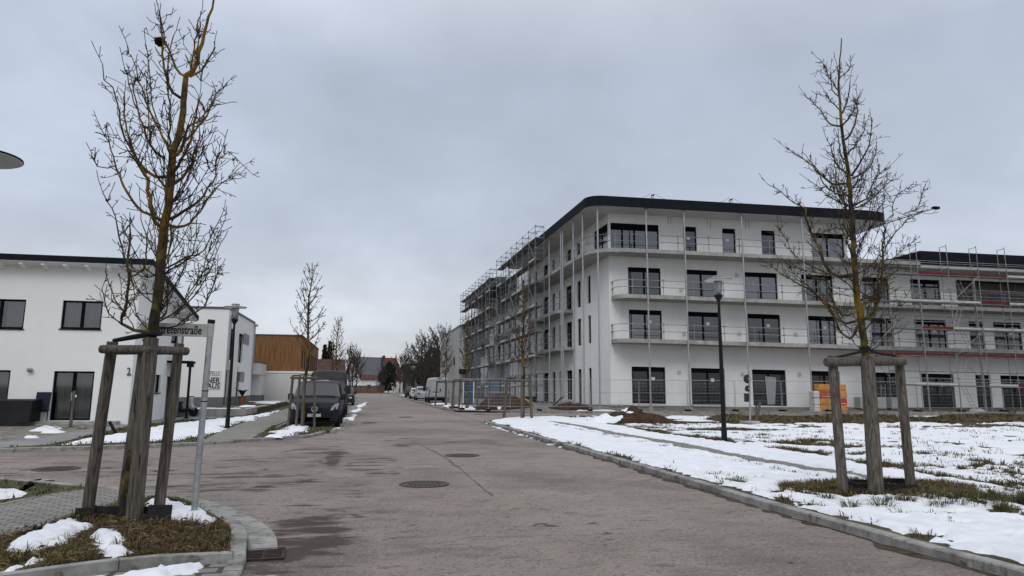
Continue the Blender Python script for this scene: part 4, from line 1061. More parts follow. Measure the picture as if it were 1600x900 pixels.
for i, q in enumerate(pts):
    z = zD(q.x, q.y)+.03; zz = zD(q.x-.04, q.y)
    ordn = ["first","second","third","fourth","fifth","sixth","seventh","eighth","ninth","tenth","eleventh","twelfth","thirteenth","fourteenth","fifteenth"][i]
    lf = ordn+" wire mesh fence section from the street corner, before the white building"; lw = "dark block weight under the near end of the "+ordn+" fence section from the street corner"
    if first: fence_root["label"] = lf; foot_root["label"] = lw; fence_root.location = (q.x, q.y, z+.12); fence_root.rotation_euler = (0,0,ang+RND.uniform(-.012,.012)); foot_root.location = (q.x-.04,q.y,zz); foot_root.rotation_euler = (0,0,ang+1.57); first = False
    else:
        dup(fence_root, (q.x, q.y, z+.12), ang+RND.uniform(-.012,.012), lf); dup(foot_root, (q.x-.04, q.y, zz), ang+1.57, lw)
for i, (x, y, a) in enumerate([(6.75,50.1,math.radians(-22)),(6.65,54.0,math.radians(92))]):
    f = dup(fence_root, (x, y, .26), a, "mesh fence section beside the white van, "+["turning the street corner by the nearest young tree","first along the kerb after the corner","second along the kerb after the corner","third along the kerb after the corner"][i]); dup(foot_root, (x, y, .13), a+1.57, "dark block weight under the "+["corner","first","second","third"][i]+" kerbside fence section beside the white van")
# ------------------------------------------------------------------ heaps, materials, signs
def heap(name, label, cat, c, rx, ry, h, m, rot=0.0, seed=1, n=44, rough=.16, snow=None, z0=0.0):
    t = thing(name, label, cat, (c[0], c[1], z0), rot)
    mb = MB(); N = n
    for j in range(N+1):
        for i in range(N+1):
            u = -1+2*i/N; v = -1+2*j/N; d = math.sqrt(u*u+v*v); x, y = u*rx, v*ry
            e = max(0, 1-d); e = e**.85
            z = h*e*(1+rough*2*FB(x, y, 1.1, seed))+ (rough*.5*FB(x, y, 3.5, seed+3)*min(1, e*4)) - .06
            mb.v.append((x, y, z))
    for j in range(N):
        for i in range(N): mb.f.append((j*(N+1)+i, j*(N+1)+i+1, (j+1)*(N+1)+i+1, (j+1)*(N+1)+i)); mb.m.append(0)
    V = list(mb.v); o = mb.build("earth", m, t, smooth=True)
    if snow:
        mb = MB()
        for (x, y, z) in V: mb.v.append((x, y, z-.06+.13*sstep(-.15, .35, snow(x, y)+.5*FB(x, y, 1.3, seed+5)))) 
        for j in range(N):
            for i in range(N): mb.f.append((j*(N+1)+i, j*(N+1)+i+1, (j+1)*(N+1)+i+1, (j+1)*(N+1)+i)); mb.m.append(0)
        mb.build("snow_cover", M['snow'], t, smooth=True)
    return t
heap("earth_mound", "big red brown earth mound behind the fence beside the street corner", "earth mound", (10.0, 50.9), 2.45, 1.9, 1.40, M['dirt'], 0, 3, z0=.12, snow=lambda x, y: -.62-x*.12-y*.3)
heap("sand_heap", "pale yellow sand heap behind the flank of the red brown mound", "sand heap", (11.6, 53.2), 1.9, 1.6, 1.05, M['sand'], 0, 8, rough=.06, z0=.12)
heap("earth_mound", "low brown earth mound by the fence in front of the scaffold", "earth mound", (14.4, 49.3), 1.9, 1.3, .62, M['dirt'], 0, 12, rough=.22, z0=.2)
q = G(1015, 662, .1)
heap("earth_mound", "small dark earth mound half covered with snow on the empty plot", "earth mound", (q.x-.35, q.y+1.2), 2.3, 1.5, .80, M['dirt'], 0, 21, rough=.14, z0=.08, snow=lambda x, y: (-x-.55)*.7-.15*(y < -.2)+.5*NZ(x, y, 2.2, 5))
# grassy bank along the cross street
t = thing("earth_bank", "long low brown bank of earth and grass between the snow and the cross street", "earth bank", (16.6, 33.2, .07), math.radians(-4))
mb = MB(); nx, ny = 190, 16; Lb = 30
for j in range(ny+1):
    for i in range(nx+1):
        x = Lb*i/nx; v = -1+2*j/ny; y = v*2.1 - .0*x
        e = max(0, 1-abs(v)**1.6)*sstep(0, 1.2, x)*(.45+.55*FB(x, y, .35, 9)+.35)*sstep(0, 2, Lb-x)
        mb.v.append((x, y, max(-.05, .36*e+.10*FB(x, y, 1.6, 4)*min(1, e*3)-.03)))
for j in range(ny):
    for i in range(nx): mb.f.append((j*(nx+1)+i, j*(nx+1)+i+1, (j+1)*(nx+1)+i+1, (j+1)*(nx+1)+i)); mb.m.append(0)
bank_v = list(mb.v); mb.build("earth", M['soil'], t, smooth=True)
mb = MB(); r = random.Random(5)
for i in range(5200):
    x, y, z = r.choice(bank_v)
    if z > .0: tuft(mb, x+r.uniform(-.15,.15), y+r.uniform(-.15,.15), z-.01, 4, .13, .1, (.25,.4,.8), r, .012)
g = mb.build("grass", GM, t); g["kind"] = "stuff"
for i in range(9):
    x = r.uniform(17.5, 29); y = r.uniform(-.6, 1.4); mb2 = MB()
    for k in range(26):
        a = r.uniform(0, 6.28); l = r.uniform(.25, .75); b = Vector((x, y, .15)); e = b+Vector((math.cos(a)*l*.7, math.sin(a)*l*.5, l)); mb2.path([b, b.lerp(e,.5)+Vector((0,0,.05)), e], [.010,.007,.004], 3)
    mb2.build("dry_shrub", M['twig'], t)
# insulation packs
s0, _ = sR(1271.5, 640, 2.4); org = fR(s0, 2.2, 0)
def zsite(p): return zD(p.x, p.y)
packs = []
for col in range(3):
    for lev in range(4):
        if col == 0 and lev == 3: continue
        packs.append((col, lev))
proto = None
cols = ["left", "middle", "right"]; 
for col, lev in packs:
    wx = [.46, 1.02, 1.02][col]; x0 = [0, .48, 1.53][col]; kind = 'whitewrap' if col == 0 else ('orange' if (col+lev) % 3 or lev == 0 else 'redwrap')
    lab = {'whitewrap': "narrow white wrapped pack in the orange stack", 'orange': "orange wrapped pack of the stack", 'redwrap': "red wrapped pack in the orange stack"}[kind]
    lab += [" on the ground", " second from the ground", " third from the ground", " on top"][lev] + (", next to the white packs" if col == 1 else (", away from the white packs" if col == 2 else ""))
    t = thing("insulation_pack", lab, "insulation pack", tuple(fR(s0+x0+RND.uniform(-.03,.03), 2.55+RND.uniform(-.05,.05), 0) + Vector((0,0,.42+TR*0+lev*.50-.16))), math.radians(-4)+RND.uniform(-.02,.02), "stack of wrapped insulation packs")
    mb = MB(); mb.box(0, wx, 0, .72, 0, .485); o = mb.build("bale", M[kind], t); bev(o, .06, 3)
    if col > 0:
        mb = MB(); mb.box(.10, wx-.10, -.006, -.002, .10, .14); mb.build("print", M['redwrap'] if kind == 'orange' else M['whitewrap'], t)
        if (col, lev) in ((2,2),(2,0),(1,0)):
            mb = MB(); N = 22; vs = []
            for k in range(N+1):
                a = 2*math.pi*k/N*.85+.5
                for rr_ in (.16, .19): vs.append((wx*.55+math.cos(a)*rr_*1.2, -.008, .21+math.sin(a)*rr_))
            mb.add(vs, [(2*k, 2*k+1, 2*k+3, 2*k+2) for k in range(N)]); mb.build("ring_print", M['whitewrap'], t)
for i, px in enumerate([1344, 1366, 1392]):
    s, _ = sR(px, 640, 1.8); q = fR(s, 1.9, 0); t = thing("block_pallet", ["pale pallet of building blocks beside the orange stack", "pale pallet of building blocks behind the tree stake", "pale pallet of building blocks next to the scaffold foot"][i], "block pallet", (q.x, q.y, zD(q.x, q.y)+.0), math.radians(-4), "pallets of pale blocks")
    mb = MB(); mb.box(0,.95,0,.8,.13,.95); bev(mb.build("blocks", M['blocks'], t), .02)
    mb = MB(); 
    for y in (.05,.4,.75): mb.box(0,.95,y-.04,y+.04,0,.12)
    mb.build("pallet", M['wood'], t)
s, _ = sR(1515, 640, 2.2); q = fR(s, 2.9, 0)
o = None
t = thing("plastic_bag", "crumpled clear plastic lying at the foot of the scaffold ladder", "plastic", (q.x, q.y, zD(q.x,q.y)))
mb = MB(); N = 18
for j in range(N+1):
    for i in range(N+1):
        u = -1+2*i/N; v = -1+2*j/N; d = min(1, math.hypot(u, v)); mb.v.append((u*.75, v*.4, .20*(1-d**2)*(1+1.3*FB(u*2, v*2, 2.5, 3))+.02))
for j in range(N):
    for i in range(N): mb.f.append((j*(N+1)+i, j*(N+1)+i+1, (j+1)*(N+1)+i+1, (j+1)*(N+1)+i)); mb.m.append(0)
mb.build("film", M['concrete'], t)
# plank bridges in front of the ground floor doors, concrete bits
for i, (px, w, lab) in enumerate([(962,.9,"short pale plank lying below the corner column"),(1014,2.4,"pale threshold plank under the first ground floor door from the corner"),(1107,2.5,"yellowish threshold plank under the second ground floor door from the corner")]):
    s, _ = sR(px, 632, .5); q = fR(s-w/2, .5, 0); t = thing("plank", lab, "plank", (q.x, q.y, zD(q.x,q.y)+.12), math.radians(-4)); mb = MB(); mb.box(0,w,-.25,.25,-.02,.10); bev(mb.build("board", M['toe_w'], t), .01)
    mb = MB(); mb.box(.1,.25,-.2,.2,-.2,-.022); mb.box(w-.25,w-.1,-.2,.2,-.2,-.022); mb.build("support", M['wood'], t)
q = G(886, 634, .35); t = thing("concrete_block", "grey concrete block with a leaning black bar behind the fence", "concrete block", (q.x, q.y, .25)); mb = MB(); mb.box(-.5,.5,-.3,.3,0,.55); bev(mb.build("block", M['concrete'], t), .02); mb = MB(); mb.tube((-1.1,0,.1),(-.3,.1,.75),.05,n=6); mb.build("bar", M['frame'], t)
# traffic signs seen from behind
q = G(1172, 662, .10)
t = thing("traffic_sign", "temporary post with two round signs and a plate seen from behind on the snowy plot", "traffic sign", (q.x, q.y, .1))
mb = MB(); mb.box(-.4,.4,-.22,.22,0,.12); bev(mb.build("foot", M['concrete'], t), .02)
mb = MB(); mb.bar((0,0,.1),(.10,0,2.28),.06,.06); mb.build("post", M['galv'], t)
for zc, rr_, xo in [(2.02,.205,.0),(1.58,.145,-.01)]:
    mb = MB(); mb.lathe([(rr_,-.012),(rr_,.012),(rr_-.02,.02)], n=24); o = mb.build("round_sign", M['sign_back'], t); o.location = (xo, .06, zc); o.rotation_euler = (math.radians(90), 0, math.radians(8))
    mb = MB(); mb.box(-.06,.06,-.03,.03,.013,.02); c = mb.build("label_sticker", M['warnw'], o); c.location = (.08, .02, .008)
mb = MB(); mb.box(-.20,.05,.05,.075,.98,1.36); mb.build("plate", M['sign_back'], t)
mb = MB(); mb.bar((.35,.1,.05),(.62,.1,.95),.10,.07); mb.bar((.28,-.05,.05),(.36,0,.85),.08,.06); mb.build("prop", M['wood'], t)

# ------------------------------------------------------------------ left : first white house
HP = G(199, 663, .1); XC, YC = HP.x, HP.y
H1T = thing("white_house", "white two storey house with a sloping dark roof, anthracite windows and house number 2a", "house", (XC, YC, .1))
HO = Vector((XC, YC, .1))
def fF(s, o, z): return Vector((s, YC-o, z))
def fS(s, o, z): return Vector((XC+o, s, z))
XL = -27.0
e0 = AT(230, 404.5, YC-.6); e1 = ATX(311, 494, XC+.6)
RZ0, RY1, RZ1 = e0.z, e1.y, e1.z
slope = (RZ1-RZ0)/(RY1-(YC-.6)); TH = .25
def roofz(y): return RZ0 + slope*(y-(YC-.6))
YB = RY1-.6
def rect_f(x0, x1, y0, y1):
    a = AT(x0, (y0+y1)/2, YC); b = AT(x1, (y0+y1)/2, YC); m = (x0+x1)/2
    return (a.x, b.x, AT(m, y1, YC).z, AT(m, y0, YC).z)
def rect_s(x0, x1, y0, y1, X):
    a = ATX(x0, (y0+y1)/2, X); b = ATX(x1, (y0+y1)/2, X); m = (x0+x1)/2
    return (a.y, b.y, ATX(m, y1, X).z, ATX(m, y0, X).z)
of = [rect_f(96.2, 159.3, 470, 514), rect_f(-40, 38.8, 467, 513), rect_f(80.5, 144.3, 580, 657), rect_f(-60, 12.5, 578, 655)]
of[2] = (of[2][0], of[2][1], .26, of[2][3]); of[3] = (of[3][0], of[3][1], .26, of[3][3])
osd = [rect_s(242.5, 250.5, 585.5, 613.5, XC), rect_s(268, 279, 521, 535, XC), rect_s(259.5, 267, 588, 634, XC)]
osd[2] = (osd[2][0], osd[2][1], .12, osd[2][3])
mb = MB(fF); wall_holes(mb, XL, XC, -.1, roofz(YC)-TH-.02, of, .16)
mb.fn = fS; wall_holes(mb, YC, YB, -.1, roofz(YB)-TH-.02, osd, .16)
zt0, zt1 = roofz(YC)-TH-.02, roofz(YB)-TH-.02
mb.face((YC,0,zt1),(YB,0,zt1),(YC,0,zt0))
mb.fn = None
mb.face((XL,YB,-.1),(XC,YB,-.1),(XC,YB,zt1),(XL,YB,zt1)); mb.face((XL,YC,-.1),(XL,YC,zt0),(XL,YB,zt1),(XL,YB,-.1))
mb.build("wall", M['plaster_h'], H1T, off=HO)
for i, q in enumerate(of): window(H1T, fF, HO, *q, n=2, o=-.1, gm=M['clear'], fr=.07, curtain=[[(.40,.52)],[(.5,.56)],[(.46,.54)],[(.5,.55)]][i], sill=i < 2, name="door" if i > 1 else "window")
for i, q in enumerate(osd): window(H1T, fS, HO, *q, n=1, o=-.1, gm=M['glass2'], fr=.06, sill=i < 2, name="door" if i == 2 else "window")
mb = MB()
y0, y1 = YC-.6, RY1; xa, xb = XL-.6, XC+.6
def rp_(x, y, dz): return (x, y, roofz(y)+dz)
mb.add([rp_(xa,y0,-TH),rp_(xb,y0,-TH),rp_(xb,y1,-TH),rp_(xa,y1,-TH),rp_(xa,y0,0),rp_(xb,y0,0),rp_(xb,y1,0),rp_(xa,y1,0)],
       [(4,5,6,7),(0,1,5,4),(1,2,6,5),(2,3,7,6),(3,0,4,7)]); 
rf_ = mb.build("roof", M['fascia'], H1T, off=HO)
mb = MB(); mb.add([rp_(xa+.02,y0+.02,-TH-.02),rp_(xb-.02,y0+.02,-TH-.02),rp_(xb-.02,y1-.02,-TH-.02),rp_(xa+.02,y1-.02,-TH-.02),rp_(xa+.02,y0+.02,-TH+.002),rp_(xb-.02,y0+.02,-TH+.002),rp_(xb-.02,y1-.02,-TH+.002),rp_(xa+.02,y1-.02,-TH+.002)],[(0,3,2,1),(0,1,5,4),(1,2,6,5),(2,3,7,6),(3,0,4,7)]); mb.build("soffit_boards", M['plaster_h'], rf_, off=HO)
mb = MB(); x = XC-.35; tail = YC-.5
while x > XL:
    z = roofz(tail)-TH-.022; z2 = roofz(YC)-TH-.022
    mb = MB(); mb.add([(x-.06,tail,z-.10),(x+.06,tail,z-.10),(x+.06,YC-.003,z2-.19),(x-.06,YC-.003,z2-.19),(x-.06,tail,z),(x+.06,tail,z),(x+.06,YC-.003,z2),(x-.06,YC-.003,z2)],[(0,3,2,1),(0,1,5,4),(1,2,6,5),(2,3,7,6),(3,0,4,7),(4,5,6,7)]); x -= .80; mb.build("rafter_tail", M['plaster_h'], rf_, off=HO)
for k in range(5):
    y = YC+.7+k*(YB-YC-1.2)/4; z = roofz(y)-TH-.022; mb = MB(); mb.box(XC+.003, XC+.5, y-.07, y+.07, z-.22, z-.02); mb.build("rafter_tail", M['plaster_h'], rf_, off=HO)
q = AT(197.8, 586.5, YC); font("2", .46, M['ink'], H1T, (q.x-XC, -.035, q.z-.1), (math.radians(90), 0, 0), "house_number", depth=.008, sx=.62)
q = AT(202.2, 586.5, YC); font("a", .19, M['ink'], H1T, (q.x-XC, -.035, q.z-.1), (math.radians(90), 0, 0), "house_number", depth=.012)
q = AT(48, 578, YC); mb = MB(); mb.lathe([(.0,-.09),(.09,-.06),(.11,0),(.09,.06),(0,.09)], (q.x, YC-.09, q.z), 12); mb.build("wall_lamp", M['grey_panel'], H1T, off=HO, smooth=True)
q = ATX(290, 537, XC); mb = MB(); mb.box(XC+.003, XC+1.0, YB-2.6, YB-1.2, 2.75, 2.85); mb.build("door_canopy", M['frame'], H1T, off=HO)
mb = MB(); mb.tube((XC+.07,YB-.15,.1),(XC+.07,YB-.15,zt1),.045,n=8); mb.build("downpipe", M['galv_dull'], H1T, off=HO)
# terrace in front
tx = G(181, 664, .1); t = thing("terrace", "low grey terrace slab before the glazed doors of the white house with sloping roof", "terrace", (tx.x, tx.y, .09))
mb = MB(); mb.box(XL-tx.x, 0, -.05, YC-.004-tx.y, 0, .155); bev(mb.build("slab", M['concrete'], t), .015)
q = G(75, 657, .25); t = thing("covered_table", "long black covered garden bench on the terrace", "garden furniture", (q.x, YC-.55, .246))
mb = MB(); N = 30; vs = []
for i in range(N+1):
    x = -4.2+4.1*i/N; w = .04*NZ(x*2.2, 1, 1, 2)
    vs += [(x, -.62+w, 0), (x, -.55+w*.6, .40), (x, -.5, .82+.02*NZ(x*1.5,3,1,4)), (x, .3, .86), (x, .33, 0)]
fs = [(i*5+j, (i+1)*5+j, (i+1)*5+j+1, i*5+j+1) for i in range(N) for j in range(4)] + [(4,3,2,1,0), tuple(N*5+j for j in range(5))]
mb.add(vs, fs); mb.build("cover", M['tarp'], t, smooth=False)
q = AT(63, 630, YC-.35); t = thing("garden_chair", "dark blue garden chair standing behind the black cover on the terrace", "chair", (q.x, YC-.2+.0, .246))
mb = MB(); mb.add([(-.26,-.05,.35),(.26,-.05,.35),(.30,.02,1.13),(-.24,.02,1.13),(-.26,-.01,.35),(.26,-.01,.35),(.30,.06,1.13),(-.24,.06,1.13)],[(0,1,2,3),(7,6,5,4),(0,3,7,4),(1,5,6,2),(3,2,6,7),(0,4,5,1)]); bev(mb.build("backrest", mat("blue chair", (.012,.016,.035), .6), t), .02)
mb = MB(); mb.box(-.24,.26,-.05,.10,.40,.45); mb.build("seat", M['tarp'], t)
for x in (-.22,.22): mb = MB(); mb.tube((x,.05,0),(x,.05,.42),.018,n=6); mb.build("leg", M['frame'], t)
q = G(110, 668, .1); t = thing("marker_post", "thin wooden post with a small pale box on its side beside the slab path", "post", (q.x, q.y, .08))
mb = MB(); mb.bar((0,0,0),(.0,0,1.36),.085,.085); bev(mb.build("post", M['wood'], t), .01)
mb = MB(); mb.box(-.07,-.045,-.05,.05,1.0,1.30); mb.build("box", M['concrete'], t); mb = MB(); mb.box(.045,.1,-.02,.02,1.12,1.22); mb.build("hook", M['plate'], t)
q = G(183, 677, .12); t = thing("bollard_light", "short black bollard light leaning over in the snow by the path", "bollard", (q.x, q.y, .07)); mb = MB(); mb.tube((0,0,0),(-.26,0,.42),.05,n=12); mb.build("tube", M['black'], t); mb = MB(); mb.tube((-.26,0,.421),(-.27,0,.436),.052,n=12); mb.build("cap", M['galv'], t)
rr_ = random.Random(4)
for i in range(26):
    px = rr_.uniform(85, 135) if i < 19 else rr_.uniform(60, 88); q = G(px, 667.5+rr_.uniform(-2.5, 3), .1); s = rr_.uniform(.07, .17)
    mb = MB(); mb.lathe([(0,-.6),(.6,-.45),(1,0),(.75,.5),(.3,.75),(0,.8)], n=9); mb.v = [(a*s*(1+.2*math.sin(b*3+i)), b*s*.8, c*s*.6) for a, b, c in mb.v]
    o = mb.build("field_stone", M['stone']); o.location = (q.x, q.y, .12); o.rotation_euler = (0,0,rr_.uniform(0,6)); tag(o, "rough field stone in the row between terrace and slab path", "stone", "edging stones before the terrace")
# garden lamp and scooter by the side door
q = G(291, 654, .1); t = thing("garden_lamp", "slim black garden lamp post with a square head beside the white house's side door", "lamp", (q.x, q.y, .1))
zt = AT(297.5, 564, q.y).z-.1; mb = MB(); mb.bar((0,0,0),(0,0,zt-.3),.10,.10); mb.build("pole", M['black'], t); mb = MB(); mb.box(-.14,.14,-.14,.14,zt-.3,zt); bev(mb.build("head", M['black'], t), .015)
mb = MB(); mb.box(-.1,.1,-.1,.1,0,.06); mb.build("base", M['black'], t)
q = G(281, 652, .1); t = thing("motor_scooter", "small scooter with a white curved front shield parked between side door and garden lamp", "scooter", (q.x, q.y+.7, .1), math.radians(-20))
for x in (-.55, .55):
    mb = MB(); mb.lathe([(.14,-.05),(.23,-.05),(.25,0),(.23,.05),(.14,.05)], n=16); mb.v = [(a, c, b) for a, b, c in mb.v]; o = mb.build("wheel", M['rubber'], t); o.location = (x, 0, .25)
mb = MB(); mb.path([(.62,0,.42),(.42,0,.46),(.30,0,.75),(.36,0,1.0)],[.10,.13,.15,.10],8); mb.build("front_shield", M['paint_white'], t, smooth=True)
mb = MB(); mb.path([(.3,0,.35),(-.1,0,.30),(-.2,0,.5),(-.7,0,.6)],[.10,.12,.16,.12],8); mb.build("body", M['plastic'], t, smooth=True)
mb = MB(); mb.box(-.72,-.1,-.13,.13,.66,.76); bev(mb.build("seat", M['rubber'], t), .04); mb = MB(); mb.tube((.33,-.32,1.02),(.33,.32,1.02),.02,n=6); mb.build("handlebar", M['frame'], t)

# ------------------------------------------------------------------ second white house, raised garden
P2 = G(348, 633, .4); X2, Y2 = P2.x, P2.y
gw0 = G(290, 657, .1)
slab("garden_terrain", [(X2-9, 40.0),(-6.2, 40.0),(-6.0, 49),(-6.3, 64),(X2-9, 64)], -.05, .40, M['soil'])
t = thing("garden_wall", "low grey concrete wall holding the raised garden of the flat roofed white house", "wall", (-6.2, 39.7, .05)); mb = MB(); mb.box(-12,.12,-.0,.26,0,.44); bev(mb.build("blocks", M['concrete'], t), .015); mb = MB(); mb.box(-.14,.10,.262,10,0,.40); mb.build("return_wall", M['concrete'], t)
snow_patch("snow", [[(-10.5,42),(-7.0,41.6),(-6.4,43),(-9,43.6)], [(-7.6,46),(-6.5,45.5),(-6.6,49),(-7.5,50)], [(-8.2,57),(-6.4,55),(-6.6,62),(-8.4,62)]], .385, "snow strips on the raised garden of the flat roofed house", .14, .5, .06, .4, .8, 22)
H2T = thing("flat_roof_house", "white flat roofed two storey house with grey plinth and a small banner on its wall", "house", (X2, Y2, .35)); HO2 = Vector((X2, Y2, .35))
ZT2 = AT(355.5, 481, Y2).z; YF2 = ATX(392, 600, X2).y
def fF2(s, o, z): return Vector((s, Y2-o, z))
def fS2(s, o, z): return Vector((X2+o, s, z))
o2 = [rect_s(359.3, 365, 513, 563, X2), rect_s(372.3, 379.6, 521, 567, X2), rect_s(351.5, 357.5, 578, 629, X2), rect_s(369, 373.6, 581, 628, X2), rect_s(385.6, 388.6, 525, 538, X2)]
mb = MB(fF2); wall_holes(mb, X2-10, X2, .2, ZT2-.08, [])
mb.fn = fS2; wall_holes(mb, Y2, YF2, .2, ZT2-.08, o2, .22); mb.fn = None
mb.face((X2-10,YF2,.2),(X2,YF2,.2),(X2,YF2,ZT2-.08),(X2-10,YF2,ZT2-.08)); mb.face((X2-10,Y2,.2),(X2-10,Y2,ZT2-.08),(X2-10,YF2,ZT2-.08),(X2-10,YF2,.2))
mb.build("wall", M['plaster_h'], H2T, off=HO2)
mb = MB(); mb.box(X2-10.06, X2+.06, Y2-.06, YF2+.06, ZT2-.08, ZT2+.06); mb.build("roof", M['tin'], H2T, off=HO2)
mb = MB(); mb.box(X2-10.0, X2+.02, Y2-.022, Y2-.003, .2, .92); mb.box(X2+.003, X2+.022, Y2-.022, YF2, .2, .92); mb.build("plinth", M['plinth'], H2T, off=HO2)
for q in o2: window(H2T, fS2, HO2, *q, n=1, o=-.16, gm=M['glass2'], fr=.07, name="window")
for q in [rect_s(380.2, 388.8, 522, 538, X2), rect_s(374.2, 381, 581, 596, X2)]: mb = MB(fS2); mb.box(q[0], q[1], .004, .04, q[2], q[3]); mb.build("shutter_panel", M['grey_panel'], H2T, off=HO2)
mb = MB(); a = ATX(359, 497, X2+.1); mb.tube((X2+.1, Y2+.35, .4), (X2+.1, Y2+.35, ZT2-.5), .05, n=8); mb.tube((X2+.1, YF2-.3, 2.6), (X2+.1, YF2-.3, ZT2-.3), .05, n=8); mb.box(X2+.02, X2+.3, YF2-.45, YF2-.15, ZT2-.35, ZT2-.15); mb.build("downpipe", M['galv'], H2T, off=HO2)
a = AT(319.5, 579, Y2-.03); b = AT(344.5, 608.5, Y2-.03)
mb = MB(); mb.box(a.x, b.x, Y2-.03, Y2-.006, b.z, a.z); bn = mb.build("banner", M['banner'], H2T, off=HO2)
for txt, py, sz, m_, bo in [("STELLE", 586.8, .40, 'grey_ink', 0.0), ("NER", 598.2, .50, 'ink', .012), ("AUS", 607.0, .50, 'ink', .012)]:
    p = AT(343.2, py, Y2-.035); font(txt, sz, M[m_], bn, (p.x-X2, -.036, p.z-.35), (math.radians(90), 0, 0), "lettering", 'RIGHT', .003, bo, .64 if m_ == 'grey_ink' else .86)
# carport block of that house
cx = AT(405, 600, YF2+.4).x; cz = AT(399, 567, YF2+.4).z
mb = MB(); mb.box(X2-4, cx, YF2+.02, YF2+6.5, cz-.95, cz); mb.box(X2-4, cx-.05, YF2+1.0, YF2+6.4, .2, cz-.952); mb.build("carport", M['cream'], H2T, off=HO2)
mb = MB(); mb.box(X2-4, cx+.03, YF2-.005, YF2+6.53, cz+.002, cz+.07); mb.build("roof", M['tin'], H2T, off=HO2)
mb = MB(); mb.box(X2-3.9, cx-.03, YF2+.975, YF2+.998, .2, .92); mb.box(cx-.049,cx-.03,YF2+.975,YF2+6.3,.2,.92); mb.build("plinth", M['plinth'], H2T, off=HO2)
q = G(386, 632, .4); t = thing("flower_pot", "terracotta pot with a dark withered plant by the corner of the flat roofed house", "flower pot", (X2+.9, q.y, .38))
mb = MB(); mb.lathe([(.16,0),(.24,.52),(.27,.54),(.27,.6),(.22,.6),(.2,.5)], n=14); mb.build("pot", M['terracotta'], t)
mb = MB(); r = random.Random(3)
for k in range(60):
    a = r.uniform(0, 6.28); l = r.uniform(.3,.6); mb.path([(0,0,.55),(math.cos(a)*l*.4,math.sin(a)*l*.4,.95),(math.cos(a)*l*.75,math.sin(a)*l*.75,.85+l*.3)],[.02,.025,.01],4)
mb.build("plant", M['ivy'], t)
t = thing("trellis_stick", "thin ornamental stick with wire scrolls beside the terracotta pot", "ornament", (X2+.45, q.y+.3, .38)); mb = MB(); mb.tube((0,0,0),(0,0,2.6),.015,n=5)
mb.path([(.16*math.sin(k*.7)*(1-k/40),0,.9+k*.035) for k in range(36)], .012, 4); mb.build("stick", M['rust'], t)

# ------------------------------------------------------------------ timber clad building
YW = 67.0
WT = thing("timber_building", "building with a brown timber clad upper floor on a cream ground floor", "building", (AT(470, 600, YW).x, YW, .2)); WO = Vector(WT.location)
xr = AT(470, 560, YW).x; zt = AT(450, 524.5, YW).z; zm = AT(450, 581, YW).z; xg = AT(498, 600, YW-.3).x; yfar = ATX(497, 560, xr).y
mb = MB(); mb.box(-22, xg, YW-.3, YW+26, -.1, zm-.1); mb.build("wall", M['cream'], WT, off=WO)
mb = MB(); mb.box(-22.05, xg+.05, YW-.35, YW+26, zm-.098, zm+.05); mb.build("parapet", M['plaster_h'], WT, off=WO)
mb = MB(); rnd = random.Random(9)
n = 150; x0 = -22
for i in range(n):
    a = x0+(xr-x0)*i/n; b = x0+(xr-x0)*(i+1)/n-.012; mb.box(a, b, YW-rnd.uniform(.0,.012), YW+.1, zm+.06, zt)
m = 130
for i in range(m):
    a = YW+.1+(yfar-YW)*i/m; b = YW+.1+(yfar-YW)*(i+1)/m-.012
    if i % 16 in (6, 7, 8) and 10 < i < 126: mb.box(xr-.1, xr, a, b, zm+.06, zm+.3); mb.box(xr-.1, xr, a, b, zt-1.0, zt); continue
    mb.box(xr-.1, xr+rnd.uniform(0,.012), a, b, zm+.06, zt)
mb.build("timber_cladding", M['larch'], WT, off=WO)
mb = MB(); mb.box(-21.9, xr-.12, YW+.12, yfar-.1, zm+.06, zt-.05); mb.build("core", M['larch_dark'], WT, off=WO)
mb = MB(); mb.box(-22.05, xr+.06, YW-.06, yfar+.1, zt+.002, zt+.10); mb.build("roof", M['tin'], WT, off=WO)
mb = MB()
for k in range(8): y = YW+1.0+k*(yfar-YW-2)/8; mb.box(xr+.005, xr+.05, y, y+.35, zm+.4, zt-1.2)
mb.build("slit_window", M['frame'], WT, off=WO)
q = G(409, 624, .35); t = thing("utility_cabinet", "grey utility cabinet before the cream ground floor wall", "cabinet", (q.x, YW-1.2, .3)); mb = MB(); mb.box(-.42,.42,-.2,.2,0,1.25); bev(mb.build("body", M['grey_panel'], t), .02); mb = MB(); mb.box(-.46,.46,-.24,.24,1.252,1.31); mb.build("lid", M['grey_panel'], t)
slab("garden_terrain", [(-22,64.2),(-5.9,64.2),(-5.7,66.6),(-22,66.6)], -.05, .33, M['field'])
snow_patch("snow", [[(-13,62.5),(-6.6,61.0),(-6.2,64),(-12.5,65.2)]], .35, "snow on the lawn before the cream ground floor", .16, .5, .08, .4, .7, 25)

